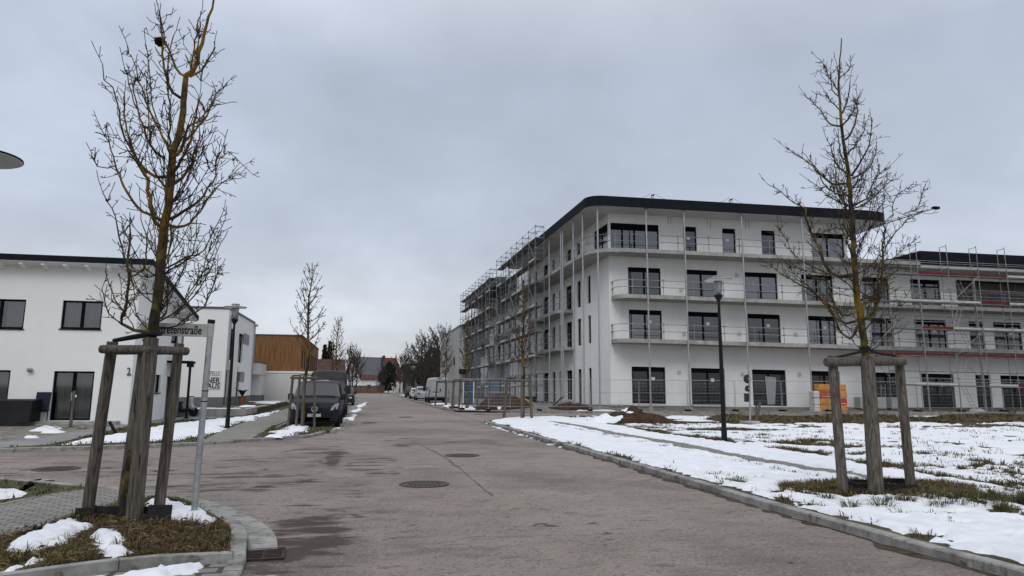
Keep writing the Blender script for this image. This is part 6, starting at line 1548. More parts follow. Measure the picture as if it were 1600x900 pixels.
# ------------------------------------------------------------------ vehicles (front towards -Y, origin under the middle of the front)
def lerp_tab(tab, y):
    if y <= tab[0][0]: return tab[0][1]
    for i in range(1, len(tab)):
        if y <= tab[i][0]:
            t = (y-tab[i-1][0])/(tab[i][0]-tab[i-1][0]); return tab[i-1][1]+(tab[i][1]-tab[i-1][1])*t
    return tab[-1][1]
def vehicle(name, label, cat, loc, rz, spec, paint, group=None):
    t = thing(name, label, cat, loc, rz, group)
    L = spec['L']; ys = [0]; y = 0
    while y < L: y += .06 if y < 1.0 or y > L-.5 else .11; ys.append(min(y, L))
    ring = []
    for y in ys:
        zt = lerp_tab(spec['top'], y); w = lerp_tab(spec['w'], y); zb = lerp_tab(spec['bot'], y); zbelt = min(lerp_tab(spec['belt'], y), zt-.03)
        wr = w - max(0, zt-zbelt-.12)*spec.get('tumble', .2); cr = lerp_tab(spec.get('crown', [(0, .05)]), y)
        side = [(wr, zt-cr*1.6-(.03 if zt-zbelt > .3 else .0))]
        zr = max(side[0][1], zbelt+.01); P = [(0, zt), (wr*.5, zt-cr*.18), (wr*.8, zt-cr*.5), (wr*.93, zt-cr*.95), (wr, zr)]
        wbelt = w-.035
        for k in range(1, 5): q = k/5; P.append((wr+(wbelt-wr)*q, zr+(zbelt-zr)*q))
        P += [(wbelt, zbelt), (w, zbelt-.10 if zbelt-.1 > zb+.3 else zb+(zbelt-zb)*.7), (w+.005, zb+(zbelt-zb)*.42), (w-.01, zb+.16), (w-.07, zb)]
        ring.append(P)
    NP = len(ring[0]); full = []
    for y, P in zip(ys, ring): full.append([(-x, y, z) for x, z in P[::-1]] + [(x, y, z) for x, z in P[1:]])
    NF = len(full[0]); mid = NP-1
    parts = {}
    for i in range(len(ys)-1):
        ym = (ys[i]+ys[i+1])/2
        for j in range(NF-1):
            k = min(abs(j-mid), abs(j+1-mid))           # ring index of the inner edge
            kind = 'body'
            a, b_ = spec['ws']
            if a < ym < b_ and k <= 3: kind = 'windscreen'
            for (c, d) in spec['side']:
                zt = lerp_tab(spec['top'], ym)
                if c < ym < d and 5 <= k <= 8: kind = 'side_window'
            if 'rear' in spec and spec['rear'][0] < ym < spec['rear'][1] and k <= 2: kind = 'rear_window'
            if k >= spec.get('skirt', 12): kind = 'bumper'
            if ym < spec.get('bump', 0) and k >= 11: kind = 'bumper'
            parts.setdefault(kind, []).append((i*NF+j, i*NF+j+1, (i+1)*NF+j+1, (i+1)*NF+j))
    allv = [v for r_ in full for v in r_]
    for kind, fs in parts.items():
        used = {}; mb = MB()
        for f in fs:
            g = []
            for q in f:
                if q not in used: used[q] = len(mb.v); mb.v.append(allv[q])
                g.append(used[q])
            mb.f.append(tuple(g)); mb.m.append(0)
        if kind == 'body':
            for row, fl in ((0, False), (len(ys)-1, True)):
                b0 = len(mb.v); mb.v += full[row]; f = tuple(range(b0, b0+NF)); mb.f.append(f if fl else f[::-1]); mb.m.append(0)
        m = paint if kind == 'body' else (M['plastic'] if kind == 'bumper' else M['glass2'])
        mb.build(kind, m, t, smooth=True)
    # floor pan, wheels with dark arches
    mb = MB(); mb.box(-lerp_tab(spec['w'], 1)+.12, lerp_tab(spec['w'], 1)-.12, .2, L-.1, .22, .5); mb.build("underbody", M['rubber'], t)
    R = spec['R']
    for yw in spec['wheels']:
        for sx in (-1, 1):
            w = lerp_tab(spec['w'], yw)
            mb = MB(); N = 20; vs = [(sx*(w+.012), yw, R)] + [(sx*(w+.012), yw+math.cos(math.pi*k/N)*(R+.09), max(.20, R+math.sin(math.pi*k/N)*(R+.09))) for k in range(-1, N+2)]
            mb.add(vs, [(0, k, k+1) for k in range(1, len(vs)-1)]); mb.build("wheel_arch", M['rubber'], t)
            mb = MB(); mb.lathe([(R*.62,-.11),(R*.92,-.11),(R,-.07),(R,.07),(R*.92,.11),(R*.62,.10)], n=24); mb.v = [(c, a, b_) for a, b_, c in mb.v]; wh = mb.build("wheel", M['rubber'], t, smooth=True); wh.location = (sx*(w-.07), yw, R)
            mb = MB(); mb.lathe([(R*.63,.07),(R*.55,.04),(R*.2,.08),(0,.085)], n=16); mb.v = [(sx*c, a, b_) for a, b_, c in mb.v]; mb.build("rim", M['galv_dull'], wh)
    return t
VITO = dict(L=5.14, R=.34, tumble=.22, skirt=12, bump=.32,
  top=[(0,.80),(.04,.92),(.12,1.02),(.35,1.10),(.95,1.20),(1.06,1.25),(1.80,1.80),(2.1,1.885),(3,1.91),(4.85,1.88),(5.05,1.78),(5.14,1.2)],
  w=[(0,.72),(.06,.83),(.25,.925),(.7,.955),(4.9,.955),(5.14,.90)], bot=[(0,.30),(.4,.24),(5.14,.32)],
  belt=[(0,.66),(.3,.92),(1.0,1.10),(2,1.16),(5.14,1.18)], crown=[(0,.07),(1,.05),(1.9,.05),(5.1,.05)],
  ws=(1.09,1.82), side=[(1.55,2.45),(2.6,3.7),(3.85,4.85)], wheels=(.92, 4.10))
van = vehicle("parked_van", "blue black parked van with a round star emblem, facing us behind a staked tree", "van", (-1.90, 29.75, .01), math.radians(0), VITO, M['paint_black'], "vehicles parked along the left kerb")
# front details
mb = MB(); mb.add([(-.58,-.01,.60),(.58,-.01,.60),(.66,.04,.86),(-.66,.04,.86),(-.58,.05,.60),(.58,.05,.60),(.66,.1,.86),(-.66,.1,.86)],[(0,1,2,3),(7,6,5,4),(0,3,7,4),(1,5,6,2),(3,2,6,7),(0,4,5,1)]); gr = mb.build("grille", M['rubber'], van)
mb = MB()
for z in (.66,.74,.81): mb.box(-.56-(z-.6)*.2,.56+(z-.6)*.2,-.022+(z-.6)*.15,.0+(z-.6)*.15,z-.012,z+.012)
mb.build("slat", M['plastic'], gr)
mb = MB(); N = 28
ringp = [(math.cos(2*math.pi*k/N)*.105, -.045, .755+math.sin(2*math.pi*k/N)*.105) for k in range(N+1)]; mb.path(ringp, .0125, 6)
for k in range(3):
    a = math.pi/2+k*2*math.pi/3; tip = Vector((math.cos(a)*.10, -.045, .755+math.sin(a)*.10)); c = Vector((0,-.05,.755)); n_ = Vector((-math.sin(a),0,math.cos(a)))*.022
    mb.add([tip, c+n_, c-n_, c+Vector((0,-.02,0))], [(0,1,3),(0,3,2),(0,2,1)])
mb.build("emblem", M['chrome'], van)
for sx in (-1, 1):
    mb = MB(); pts = [(.60,.02,.70),(.86,.30,.76),(.915,.52,1.0),(.80,.16,.97),(.66,.05,.85)]
    mb.add([(sx*(x+.03),y-.11,z) for x,y,z in pts]+[(sx*x*.97,y+.08,z) for x,y,z in pts], [(0,1,2,3,4)]+[(i,(i+1)%5,5+(i+1)%5,5+i) for i in range(5)]); mb.build("headlight", M['headlight'], van)
    mb = MB(); mb.box(min(sx*.95,sx*1.17), max(sx*.95,sx*1.17), 1.28, 1.42, 1.10, 1.36); bev(mb.build("mirror", M['plastic'], van), .035, 3)
    mb = MB(); mb.box(min(sx*.62,sx*.80), max(sx*.62,sx*.80), .02, .06, .40, .50); mb.build("fog_lamp", M['glass2'], van)
mb = MB(); mb.box(-.26,.26,-.035,-.012,.46,.575); pt_ = mb.build("number_plate", M['plate'], van); font("UM 1", .095, M['grey_ink'], pt_, (-.02,-.038,.485), (math.radians(90),0,0), "lettering", 'CENTER', .001, .001)
mb = MB(); mb.box(-.62,.62,.00,.05,.32,.42); mb.build("air_intake", M['rubber'], van)
mb = MB(); mb.add([(.12,1.16,1.285),(.42,1.16,1.285),(.42,1.22,1.33),(.12,1.22,1.33)],[(0,1,2,3)]); mb.build("paper_note", M['sheet'], van)
mb = MB(); mb.tube((-.7,1.03,1.235),(.75,1.03,1.24),.02,n=5); mb.build("wiper", M['rubber'], van)
HIGH = dict(L=6.2, R=.36, tumble=.08, skirt=12, bump=.3,
  top=[(0,.9),(.1,1.1),(.5,1.2),(.8,1.28),(1.15,1.75),(1.25,2.05),(1.3,2.48),(1.6,2.56),(3,2.6),(6.0,2.58),(6.2,2.3)],
  w=[(0,.78),(.1,.92),(.4,1.0),(6,1.02),(6.2,.98)], bot=[(0,.32),(6.2,.36)], belt=[(0,.7),(.5,1.05),(1.2,1.28),(6.2,1.3)], crown=[(0,.06),(1.3,.09),(6.2,.09)],
  ws=(.84,1.2), side=[(1.35,2.1)], wheels=(1.0, 4.9))
v2 = vehicle("parked_van", "dark grey high roofed van parked behind the dark van with the star emblem", "van", (-2.0, 40.2, .01), 0, HIGH, M['paint_grey'], "vehicles parked along the left kerb")
for sx in (-1, 1):
    mb = MB(); mb.box(min(sx*1.02,sx*1.28), max(sx*1.02,sx*1.28), 1.0, 1.15, 1.25, 1.72); bev(mb.build("mirror", M['plastic'], v2), .04, 3)
    mb = MB(); mb.box(min(sx*.6,sx*.92), max(sx*.6,sx*.92), -.02, .12, .72, .95); mb.build("headlight", M['headlight'], v2)
CAR = dict(L=4.35, R=.32, tumble=.34, skirt=13, bump=.0,
  top=[(0,.62),(.06,.76),(.3,.84),(1.1,.96),(1.2,1.0),(1.95,1.40),(2.3,1.46),(3.2,1.43),(3.6,1.36),(4.15,.98),(4.28,.92),(4.35,.7)],
  w=[(0,.62),(.1,.76),(.4,.86),(2,.89),(4,.86),(4.25,.78),(4.35,.68)], bot=[(0,.28),(.4,.22),(4.35,.3)], belt=[(0,.56),(.4,.74),(1.2,.88),(4.2,.93),(4.35,.66)], crown=[(0,.06),(4.3,.05)],
  ws=(1.22,1.95), side=[(1.65,2.45),(2.55,3.35)], rear=(3.62,4.12), wheels=(.85, 3.45))
SUV = dict(CAR); SUV['top'] = [(0,.75),(.06,.92),(.3,1.0),(1.0,1.1),(1.1,1.14),(1.7,1.6),(2.1,1.68),(3.6,1.64),(4.0,1.52),(4.25,1.05),(4.35,.75)]; SUV['belt'] = [(0,.66),(.4,.9),(1.2,1.04),(4.2,1.1),(4.35,.72)]; SUV['rear'] = (3.98,4.2)
def car_bits(t, spec, front=True, rear=True):
    L = spec['L']
    for sx in (-1, 1):
        if rear: mb = MB(); mb.box(min(sx*.48,sx*.74), max(sx*.48,sx*.74), L-.16, L+.012, .74, .90); bev(mb.build("tail_light", M['tail'], t), .02)
        if front: mb = MB(); mb.box(min(sx*.45,sx*.72), max(sx*.45,sx*.72), -.012, .2, .60, .74); bev(mb.build("headlight", M['headlight'], t), .02)
        mb = MB(); mb.box(min(sx*.88,sx*1.02), max(sx*.88,sx*1.02), 1.45, 1.55, .95, 1.1); bev(mb.build("mirror", M['plastic'], t), .02)
    y = L+.006 if rear and not front else (-.02)
    mb = MB(); mb.box(-.26,.26,(L if rear else -.02),(L+.02 if rear else .02),.48,.59); mb.build("number_plate", M['plate'], t)
    return t
car_bits(vehicle("parked_car", "small dark car facing us beyond the two dark vans", "car", (-1.75, 66.5, .01), 0, SUV, M['paint_dgreen'], "vehicles parked along the left kerb"), SUV, True, False)
car_bits(vehicle("parked_car", "grey car hardly showing behind the small dark car", "car", (-1.95, 82, .01), 0, SUV, M['paint_grey'], "vehicles parked along the left kerb"), SUV, True, False)
# right side : rear ends towards us, so turn them round
DUC = dict(L=5.6, R=.35, tumble=.07, skirt=12, bump=.3,
  top=[(0,.75),(.06,1.0),(.3,1.12),(.9,1.35),(1.0,1.42),(1.55,2.1),(1.9,2.46),(2.3,2.54),(5.45,2.54),(5.55,2.50),(5.6,2.2)],
  w=[(0,.75),(.1,.9),(.4,1.0),(5.4,1.02),(5.6,.99)], bot=[(0,.30),(5.6,.42)], belt=[(0,.65),(.5,1.0),(1.2,1.25),(5.6,1.25)], crown=[(0,.06),(2,.08),(5.6,.08)],
  ws=(1.05,1.85), side=[(1.5,2.2)], wheels=(1.0, 4.6))
dx0 = G(690, 630, .1).x
v3 = vehicle("parked_van", "white panel van with two closed rear doors, parked by the building site", "van", (7.45, 72.6+5.6, .11), math.pi, DUC, M['paint_white'], "vehicles parked along the right kerb")
L = 5.6
for sx in (-1, 1):
    mb = MB(); mb.box(min(sx*.012,sx*.88), max(sx*.012,sx*.88), L+.002, L+.022, .62, 2.36); d_ = bev(mb.build("rear_door", M['paint_white'], v3), .015)
    mb = MB(); mb.box(min(sx*.91,sx*1.0), max(sx*.91,sx*1.0), L-.05, L+.016, .72, 1.35); bev(mb.build("tail_light", M['tail'], v3), .02)
    mb = MB(); mb.box(min(sx*1.0,sx*1.3), max(sx*1.0,sx*1.3), 1.2, 1.38, 1.15, 1.65); bev(mb.build("mirror", M['plastic'], v3), .04)
    for z in (.8, 1.5, 2.1): mb = MB(); mb.box(min(sx*.87,sx*.93), max(sx*.87,sx*.93), L+.005, L+.04, z, z+.08); mb.build("hinge", M['galv'], d_)
mb = MB(); mb.box(-.98,.98,L-.02,L+.10,.40,.58); bev(mb.build("rear_bumper", M['plastic'], v3), .02)
mb = MB(); mb.box(.06,.66,L+.023,L+.04,1.03,1.11); mb.build("plate_light_strip", M['plastic'], v3); mb = MB(); mb.box(.10,.62,L+.023,L+.036,.86,.985); mb.build("number_plate", M['plate'], v3)
mb = MB(); mb.box(-.17,-.05,L+.023,L+.05,1.15,1.40); bev(mb.build("door_handle", M['rubber'], v3), .015); mb = MB(); mb.box(-.2,.2,L-.03,L+.02,2.44,2.50); mb.build("brake_light", M['rubber'], v3)
car_bits(vehicle("parked_car", "white car directly ahead of the white panel van", "car", (7.0, 86+4.35, .11), math.pi, SUV, M['paint_white'], "vehicles parked along the right kerb"), SUV, False, True)
car_bits(vehicle("parked_car", "white saloon car farther ahead, second from the white panel van", "car", (7.05, 97+4.35, .11), math.pi, CAR, M['paint_car'], "vehicles parked along the right kerb"), CAR, False, True)
car_bits(vehicle("parked_car", "dark car at the head of the row, ahead of the white cars", "car", (7.1, 109+4.35, .11), math.pi, SUV, M['paint_dgreen'], "vehicles parked along the right kerb"), SUV, False, True)

# ------------------------------------------------------------------ site cabins
def cabin(label, loc, m, mr):
    t = thing("toilet_cabin", label, "toilet cabin", loc, math.radians(-6), "toilet cabins on the site")
    mb = MB(); mb.box(-.55,.55,-.55,.55,.1,2.15); bev(mb.build("body", m, t), .03)
    mb = MB(); mb.box(-.58,.58,-.58,.58,0,.098); mb.build("base", M['rubber'], t)
    mb = MB(); N = 8; mb.add([(-.6+1.2*k/N, s*.6, 2.152+.16*math.sin(math.pi*k/N)) for s in (-1,1) for k in range(N+1)], [(k,k+1,N+2+k,N+1+k) for k in range(N)]+[tuple(range(N+1)), tuple(range(2*N+1,N,-1))]); mb.build("roof", mr, t)
    mb = MB(); mb.box(-.36,.36,-.585,-.552,.14,2.02); bev(mb.build("door", m, t), .01)
    for x in (-.47,.47): mb = MB(); mb.box(x-.05,x+.05,-.6,-.552,.12,2.1); mb.build("corner_rib", mr, t)
cabin("blue toilet cabin with a snowy white roof behind the young trees of the site", (9.45, 66, .12), M['blue'], M['sheet'])
cabin("grey toilet cabin half hidden behind the red brown earth mound", (11.2, 62, .2), mat("grey blue plastic", (.09,.12,.15), .6), M['paint_grey'])
# wheelbarrow like dark tub behind the mound
t = thing("mortar_tub", "dark mortar tub on the ground behind the yellow sand heap", "tub", (13.0, 56.5, .2)); mb = MB(); mb.lathe([(.45,0),(.7,.75),(.74,.78),(.66,.75),(.42,.08),(0,.06)], n=14); mb.build("tub", M['rubber'], t); mb = MB(); mb.tube((-.7,0,.6),(-1.3,0,.72),.03,n=5); mb.tube((.7,0,.7),(1.1,.2,.9),.03,n=5); mb.build("handle", M['galv_dull'], t)
# red and white barrier at the far end
t = thing("warning_barrier", "small red and white striped barrier at the far end of the road", "barrier", (G(620, 616.5).x, 172, .02))
mb = MB(); 
for x in (-.7,.7): mb.box(x-.05,x+.05,-.05,.05,0,1.3)
mb.build("post", M['galv_dull'], t)
for k in range(8):
    for z in (.55, 1.05): mb = MB(); mb.box(-.8+k*.2,-.6+k*.2,-.08,-.052,z,z+.28); mb.build("stripe", M['warn'] if k % 2 else M['warnw'], t)

# ------------------------------------------------------------------ far houses, fences, hedges
def far_house(label, c, rz, w, d, eave, ridge, wall, roof, wins=(), pv=None, group="houses at the end of the road"):
    t = thing("tiled_house", label, "house", (c[0], c[1], 0), rz, group)
    mb = MB(); mb.box(-w/2,w/2,-d/2,d/2,-.2,eave); 
    for x in (-w/2, w/2): mb.face((x,-d/2,eave),(x,d/2,eave),(x,0,ridge-.15))
    mb.build("wall", wall, t)
    ov = .5; k = (ridge-eave)/(d/2); mb = MB()
    for s in (-1, 1):
        a = (s*(d/2+ov), eave-k*ov); vs = [(-w/2-ov,a[0],a[1]),(w/2+ov,a[0],a[1]),(w/2+ov,0,ridge),(-w/2-ov,0,ridge)]; mb.add(vs+[(x,y,z+.2) for x,y,z in vs], [(0,1,2,3),(7,6,5,4),(0,4,5,1),(1,5,6,2),(3,7,4,0)])
    r_ = mb.build("roof", roof, t)
    mb = MB(); mb.box(w*.2,w*.2+.6,-.3,.3,ridge-.3,ridge+.8); mb.build("chimney", M['tile_dark'], r_)
    if pv:
        x0, x1 = pv; mb = MB(); y0, y1 = -(d/2)*.92, -(d/2)*.06; z0, z1 = eave+k*(d/2+y0)+.23, eave+k*(d/2+y1)+.23
        mb.add([(x0,y0,z0),(x1,y0,z0),(x1,y1,z1),(x0,y1,z1),(x0,y0,z0+.06),(x1,y0,z0+.06),(x1,y1,z1+.06),(x0,y1,z1+.06)],[(4,5,6,7),(0,1,5,4),(1,2,6,5),(2,3,7,6),(3,0,4,7)]); mb.build("solar_panel", M['pv'], r_)
    for (x, z, ww, hh, side) in wins:
        mb = MB()
        if side == 'f': mb.box(x-ww/2,x+ww/2,-d/2-.03,-d/2+.05,z,z+hh)
        else: mb.box(-w/2-.03,-w/2+.05,x-ww/2,x+ww/2,z,z+hh)
        wi = mb.build("window", M['plaster_h'], t); mb = MB()
        if side == 'f': mb.box(x-ww/2+.1,x+ww/2-.1,-d/2-.045,-d/2-.032,z+.1,z+hh-.1)
        else: mb.box(-w/2-.045,-w/2-.032,x-ww/2+.1,x+ww/2-.1,z+.1,z+hh-.1)
        mb.build("pane", M['glass2'], wi)
    return t
q = AT(576, 600, 205); far_house("white gabled house with solar panels on its red roof at the end of the road", (q.x+1.5, 212), math.radians(24), 13, 11, 4.2, 10.0, M['plaster_h'], M['tile'], [(-2,1.0,1.4,1.4,'s'),(2,1.0,1.4,1.4,'s'),(0,4.6,1.2,1.3,'s'),(-4,1,1.3,1.4,'f'),(1,1,1.3,1.4,'f')], pv=(-6.2,2.2))
q = AT(520, 600, 118); far_house("low house with a long red brown tiled roof beyond the timber building", (q.x-6.3, 120), math.radians(4), 15, 9, 3.4, 5.9, M['cream'], M['tile_dark'])
q = AT(641, 600, 225); far_house("dark gabled house among the bare trees at the end of the road", (q.x, 232), math.radians(70), 12, 9, 3.6, 8.6, M['grey_render'], M['tile_dark'], [(-2,1,1.2,1.3,'s'),(2,1,1.2,1.3,'s')])
q = AT(668, 600, 240); far_house("pale house with a dark roof behind the white cars and the bare trees", (q.x, 250), math.radians(-15), 14, 10, 4.5, 9.5, M['plaster_h'], M['tile_dark'], [(-3,1.2,1.3,1.4,'f'),(2,1.2,1.3,1.4,'f')])
q = AT(574, 600, 190); t = thing("board_fence", "brown board fence and hedge line before the house with the solar panels", "fence", (q.x, 190, 0)); 
mb = MB()
for k in range(52): mb.box(-6+k*.2,-6+k*.2+.185,-.02,.02,.1,2.0+.03*math.sin(k))
mb.build("boards", M['brownfence'], t); mb = MB(); mb.box(-6,4.4,.025,.06,.4,.5); mb.box(-6,4.4,.025,.06,1.6,1.7); mb.build("rail", M['brownfence'], t)
for k in range(6): mb = MB(); mb.box(-6+k*2.08-.06,-6+k*2.08+.06,.062,.16,0,2.1); mb.build("post", M['brownfence'], t)
# grey hall behind the building
hx = 13.2; p0 = AT(720, 509, 101); p1 = ATX(689, 531, p0.x)
t = thing("grey_hall", "plain pale grey hall rising behind the far end of the scaffold", "building", (p0.x, 101, 0)); zt = p0.z
mb = MB(); mb.box(0, 30, 0, p1.y-101, -.2, zt); mb.build("wall", M['grey_render'], t); mb = MB(); mb.box(-.08, 30.08, -.08, p1.y-101+.08, zt+.002, zt+.22); mb.build("roof", M['tin'], t)
mb = MB()
for k in range(5): mb.box(-.03, .02, 6+k*14, 7.5+k*14, 5.0, 6.2)
mb.build("window", M['glass2'], t)
# leafless trees and evergreens at the end
def blob_tree(name, label, loc, h, w, m, seed, cone=False, n=900, group=None):
    rnd = random.Random(seed); t = thing(name, label, "tree", loc, 0, group)
    mb = MB(); mb.tube((0,0,-.1),(0,0,h*.9),h*.018,h*.004,6); mb.build("trunk", M['twig_far'], t)
    mb = MB(); ph = [rnd.uniform(0,6.28) for _ in range(6)]
    for k in range(n):
        t_ = rnd.random()**.8; z = h*(.08+.92*t_); a = rnd.uniform(0, 6.283)
        rad = w*((1-t_)**.85+.03 if cone else (math.sin(math.pi*min(1, t_*.86+.14))**.7))*(.75+.25*math.sin(a*3+ph[0]+t_*7)+.18*math.sin(a*5+ph[1]-t_*11))*rnd.uniform(.25,1)**.4
        p = Vector((math.cos(a)*rad, math.sin(a)*rad, z)); s = h*.03*rnd.uniform(.6,1.7)
        d = Vector((rnd.gauss(0,1), rnd.gauss(0,1), rnd.gauss(0,.7))).normalized(); e = d.orthogonal().normalized()
        mb.add([p-d*s, p+e*s*.5, p+d*s, p-e*s*.45], [(0,1,2,3)])
    mb.build("crown", m, t); return t
q = AT(607, 600, 195); blob_tree("evergreen_tree", "dark dense evergreen clump before the red end of the solar panel house roof", (q.x, 195, 0), 8.4, 2.6, M['evergreen'], 3, n=2600)
q = AT(601, 600, 197); blob_tree("evergreen_tree", "lower dark evergreen leaning on the clump beside the solar panel house", (q.x-.6, 197, 0), 6.2, 1.8, M['evergreen'], 5, n=1500)
q = AT(676, 600, 200); blob_tree("hedge_tree", "large dull ivy covered tree behind the white panel van", (q.x, 200, 0), 12.5, 6.0, M['ivy'], 7, n=3000)
q = AT(633, 600, 215); blob_tree("hedge_tree", "dull rounded tree mass before the dark gabled house", (q.x, 215, 0), 7.5, 5.0, M['ivy'], 9, n=2200)
q = AT(653, 600, 210); blob_tree("hedge_tree", "low dull shrub mass directly behind the white cars", (q.x, 208, 0), 6.0, 5.0, M['ivy'], 19, n=2000)
q = AT(617, 600, 225); blob_tree("hedge_tree", "low dull shrub mass at the very end of the road", (q.x, 225, 0), 6.5, 4.0, M['ivy'], 29, n=1800)
for i, (px, h, lab) in enumerate([(505, 8.3, "small dark fir tip above the red brown roof, the shorter one"), (513, 8.9, "small dark fir tip above the red brown roof, the taller one")]):
    q = AT(px, 600, 140); blob_tree("fir_tree", lab, (q.x, 140, 0), h+1.2, 1.5, M['evergreen'], 40+i, True, 1200)
far = [(545,120,8.2,1.7,"slim bare tree before the end of the red brown roof"),(551,100,7.4,1.5,"slim bare tree at the kerb just beyond the small dark car"),(548,160,9.5,2.4,"taller bare tree in the distance beyond the red brown roof"),(557,175,9.5,3.0,"bare tree before the gable of the solar panel house"),
       (597,180,9.0,2.0,"bare dark trunked tree at the end of the road before the evergreen"),(632,150,8.4,2.2,"slim bare tree before the dull rounded tree mass"),(646,118,8.4,1.5,"slim bare tree above the white cars"),(658,100,9.0,1.7,"tall slim bare tree rising above the white car next to the panel van"),
       (668,120,9.8,2.8,"broad bare tree behind the white panel van, farther from the grey hall"),(682,110,9.6,2.8,"broad bare tree behind the white panel van, closer to the grey hall"),(640,190,11,4.0,"wide bare tree before the dark gabled house"),(662,180,13,4.6,"wide bare tree in front of the dull ivy covered tree"),(625,200,9.5,3.6,"wide bare tree at the end of the road beside the striped barrier"),(690,160,14,4.6,"wide bare tree at the corner of the grey hall")]
for i, (px, Y, h, w, lab) in enumerate(far):
    q = AT(px, 600, Y); rm = .017*Y/100
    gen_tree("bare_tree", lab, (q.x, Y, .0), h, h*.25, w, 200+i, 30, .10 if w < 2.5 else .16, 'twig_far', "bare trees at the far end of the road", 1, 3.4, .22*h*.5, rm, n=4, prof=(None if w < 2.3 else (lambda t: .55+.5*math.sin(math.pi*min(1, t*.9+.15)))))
# low roof snow and garden walls give the far end its pale scraps
snow_patch("snow", [[(9,150),(16,148),(17,156),(9,158)],[(12,185),(24,183),(24,192),(12,192)],[(-14,180),(-3,181),(-3,186),(-14,187)],[(2,196),(8,196),(8,203),(2,203)]], .11, "snow scraps on the gardens at the far end of the road", .7, 1.2, .15, 1.0, .25, 31)
slab("garden_terrain", [(-90,178),(-4.2,178),(-4.0,190),(0,200),(8,206),(40,206),(40,300),(-90,300)], -.05, .10, M['field'])

bpy.context.view_layer.update(); dg_ = bpy.context.evaluated_depsgraph_get()
for o in TEXTS:
    me = bpy.data.meshes.new_from_object(o.evaluated_get(dg_)); n_ = o.name; o.name = "curve"
    m_ = bpy.data.objects.new(n_.split('.')[0], me); COL.objects.link(m_); m_.parent = o.parent; m_.location = o.location; m_.rotation_euler = o.rotation_euler; m_.scale = o.scale
    bpy.data.objects.remove(o)
# ------------------------------------------------------------------ light and sky
W_ = bpy.data.worlds.new("World"); SC.world = W_; W_.use_nodes = True; nt = W_.node_tree; L_ = nt.links; nt.nodes.clear()
out = nd(nt, "ShaderNodeOutputWorld"); bg = nd(nt, "ShaderNodeBackground")
SUN_EL, SUN_ROT = math.radians(42), math.radians(200)
sky = nd(nt, "ShaderNodeTexSky", sky_type='NISHITA'); sky.sun_disc = False; sky.sun_elevation = SUN_EL; sky.sun_rotation = SUN_ROT; sky.air_density = 1.0; sky.dust_density = 3.0
skm = nd(nt, "ShaderNodeMix", data_type='RGBA', blend_type='MULTIPLY'); skm.inputs[0].default_value = 1; skm.inputs[7].default_value = (.10,.10,.10,1); L_.new(sky.outputs[0], skm.inputs[6])
tc = nd(nt, "ShaderNodeTexCoord"); sp = nd(nt, "ShaderNodeSeparateXYZ"); L_.new(tc.outputs["Generated"], sp.inputs[0])
def mth(op, a, b=None):
    n = nd(nt, "ShaderNodeMath", operation=op)
    for i, v in enumerate((a, b)):
        if v is None: continue
        if isinstance(v, (int, float)): n.inputs[i].default_value = v
        else: L_.new(v, n.inputs[i])
    return n.outputs[0]
zc = mth('MAXIMUM', sp.outputs[2], 0.0); den = mth('ADD', zc, .42)
cx_ = nd(nt, "ShaderNodeCombineXYZ"); L_.new(mth('DIVIDE', sp.outputs[0], den), cx_.inputs[0]); L_.new(mth('DIVIDE', sp.outputs[1], den), cx_.inputs[1])
n1 = nd(nt, "ShaderNodeTexNoise", Scale=2.0, Detail=7.0, Roughness=.5, Distortion=.25); L_.new(cx_.outputs[0], n1.inputs["Vector"])
mp = nd(nt, "ShaderNodeMapping"); mp.inputs["Location"].default_value = (3.7, 1.3, 0); L_.new(cx_.outputs[0], mp.inputs["Vector"])
n2 = nd(nt, "ShaderNodeTexNoise", Scale=1.0, Detail=4.0, Roughness=.5); L_.new(mp.outputs[0], n2.inputs["Vector"])
rampz = nd(nt, "ShaderNodeValToRGB"); e = rampz.color_ramp.elements
e[0].position = 0.0; e[0].color = (.60,.60,.62,1); e[1].position = 1.0; e[1].color = (1.22,1.26,1.34,1)
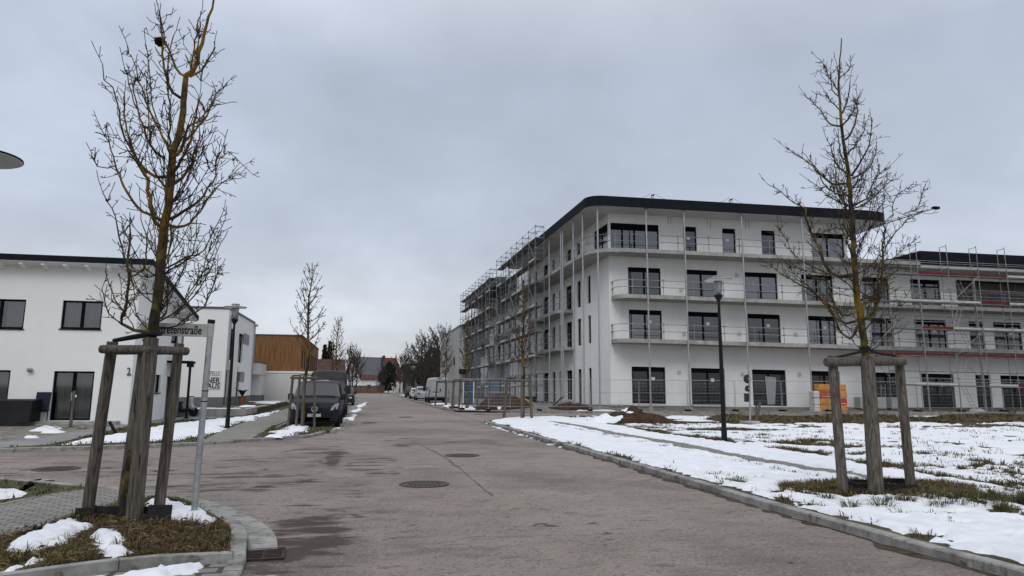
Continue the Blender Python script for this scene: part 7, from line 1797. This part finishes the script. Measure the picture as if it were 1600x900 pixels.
for pos, c in [(.10,(.605,.645,.71)),(.22,(.525,.585,.695)),(.42,(.505,.57,.69)),(.60,(.78,.82,.91)),(.78,(1.16,1.20,1.28))]:
    k = e.new(pos); k.color = (*c, 1)
L_.new(sp.outputs[2], rampz.inputs[0])
n3_ = nd(nt, 'ShaderNodeTexNoise', Scale=4.6, Detail=6.0, Roughness=.55, Distortion=.4); L_.new(cx_.outputs[0], n3_.inputs['Vector'])
cl = mth('ADD', mth('MULTIPLY', mth('SUBTRACT', n3_.outputs['Fac'], .5), .34), mth('ADD', mth('MULTIPLY', mth('SUBTRACT', n1.outputs["Fac"], .5), .85), mth('MULTIPLY', mth('SUBTRACT', n2.outputs["Fac"], .5), 1.05)))
amp = mth('ADD', 1.02, mth('MAXIMUM', mth('MULTIPLY', cl, .55), cl))
cm = nd(nt, "ShaderNodeVectorMath", operation='SCALE'); L_.new(rampz.outputs[0], cm.inputs[0]); L_.new(amp, cm.inputs[3])
mxs = nd(nt, "ShaderNodeMix", data_type='RGBA'); mxs.inputs[0].default_value = .94; L_.new(skm.outputs[2], mxs.inputs[6]); L_.new(cm.outputs[0], mxs.inputs[7])
L_.new(mxs.outputs[2], bg.inputs["Color"]); bg.inputs["Strength"].default_value = 1.0; L_.new(bg.outputs[0], out.inputs[0])
sd = bpy.data.lights.new("sun", 'SUN'); so = bpy.data.objects.new("sun", sd); COL.objects.link(so)
sd.energy = .8; sd.angle = math.radians(25); sd.color = (1.0, .97, .93)
# light comes from behind the camera, slightly from the left
az = math.radians(200); dirv = Vector((math.sin(az)*math.cos(SUN_EL), math.cos(az)*math.cos(SUN_EL), math.sin(SUN_EL)))
so.rotation_euler = dirv.to_track_quat('Z', 'Y').to_euler(); so.location = (0, -20, 60)
SC.view_settings.view_transform = 'Standard'; SC.view_settings.look = 'None'; SC.view_settings.exposure = 0; SC.view_settings.gamma = 1; SC.view_settings.use_curve_mapping = False
SC.cycles.max_bounces = 6; SC.cycles.diffuse_bounces = 3; SC.cycles.glossy_bounces = 3; SC.cycles.transparent_max_bounces = 12; SC.cycles.use_denoising = True
SC.cycles.caustics_reflective = False; SC.cycles.caustics_refractive = False
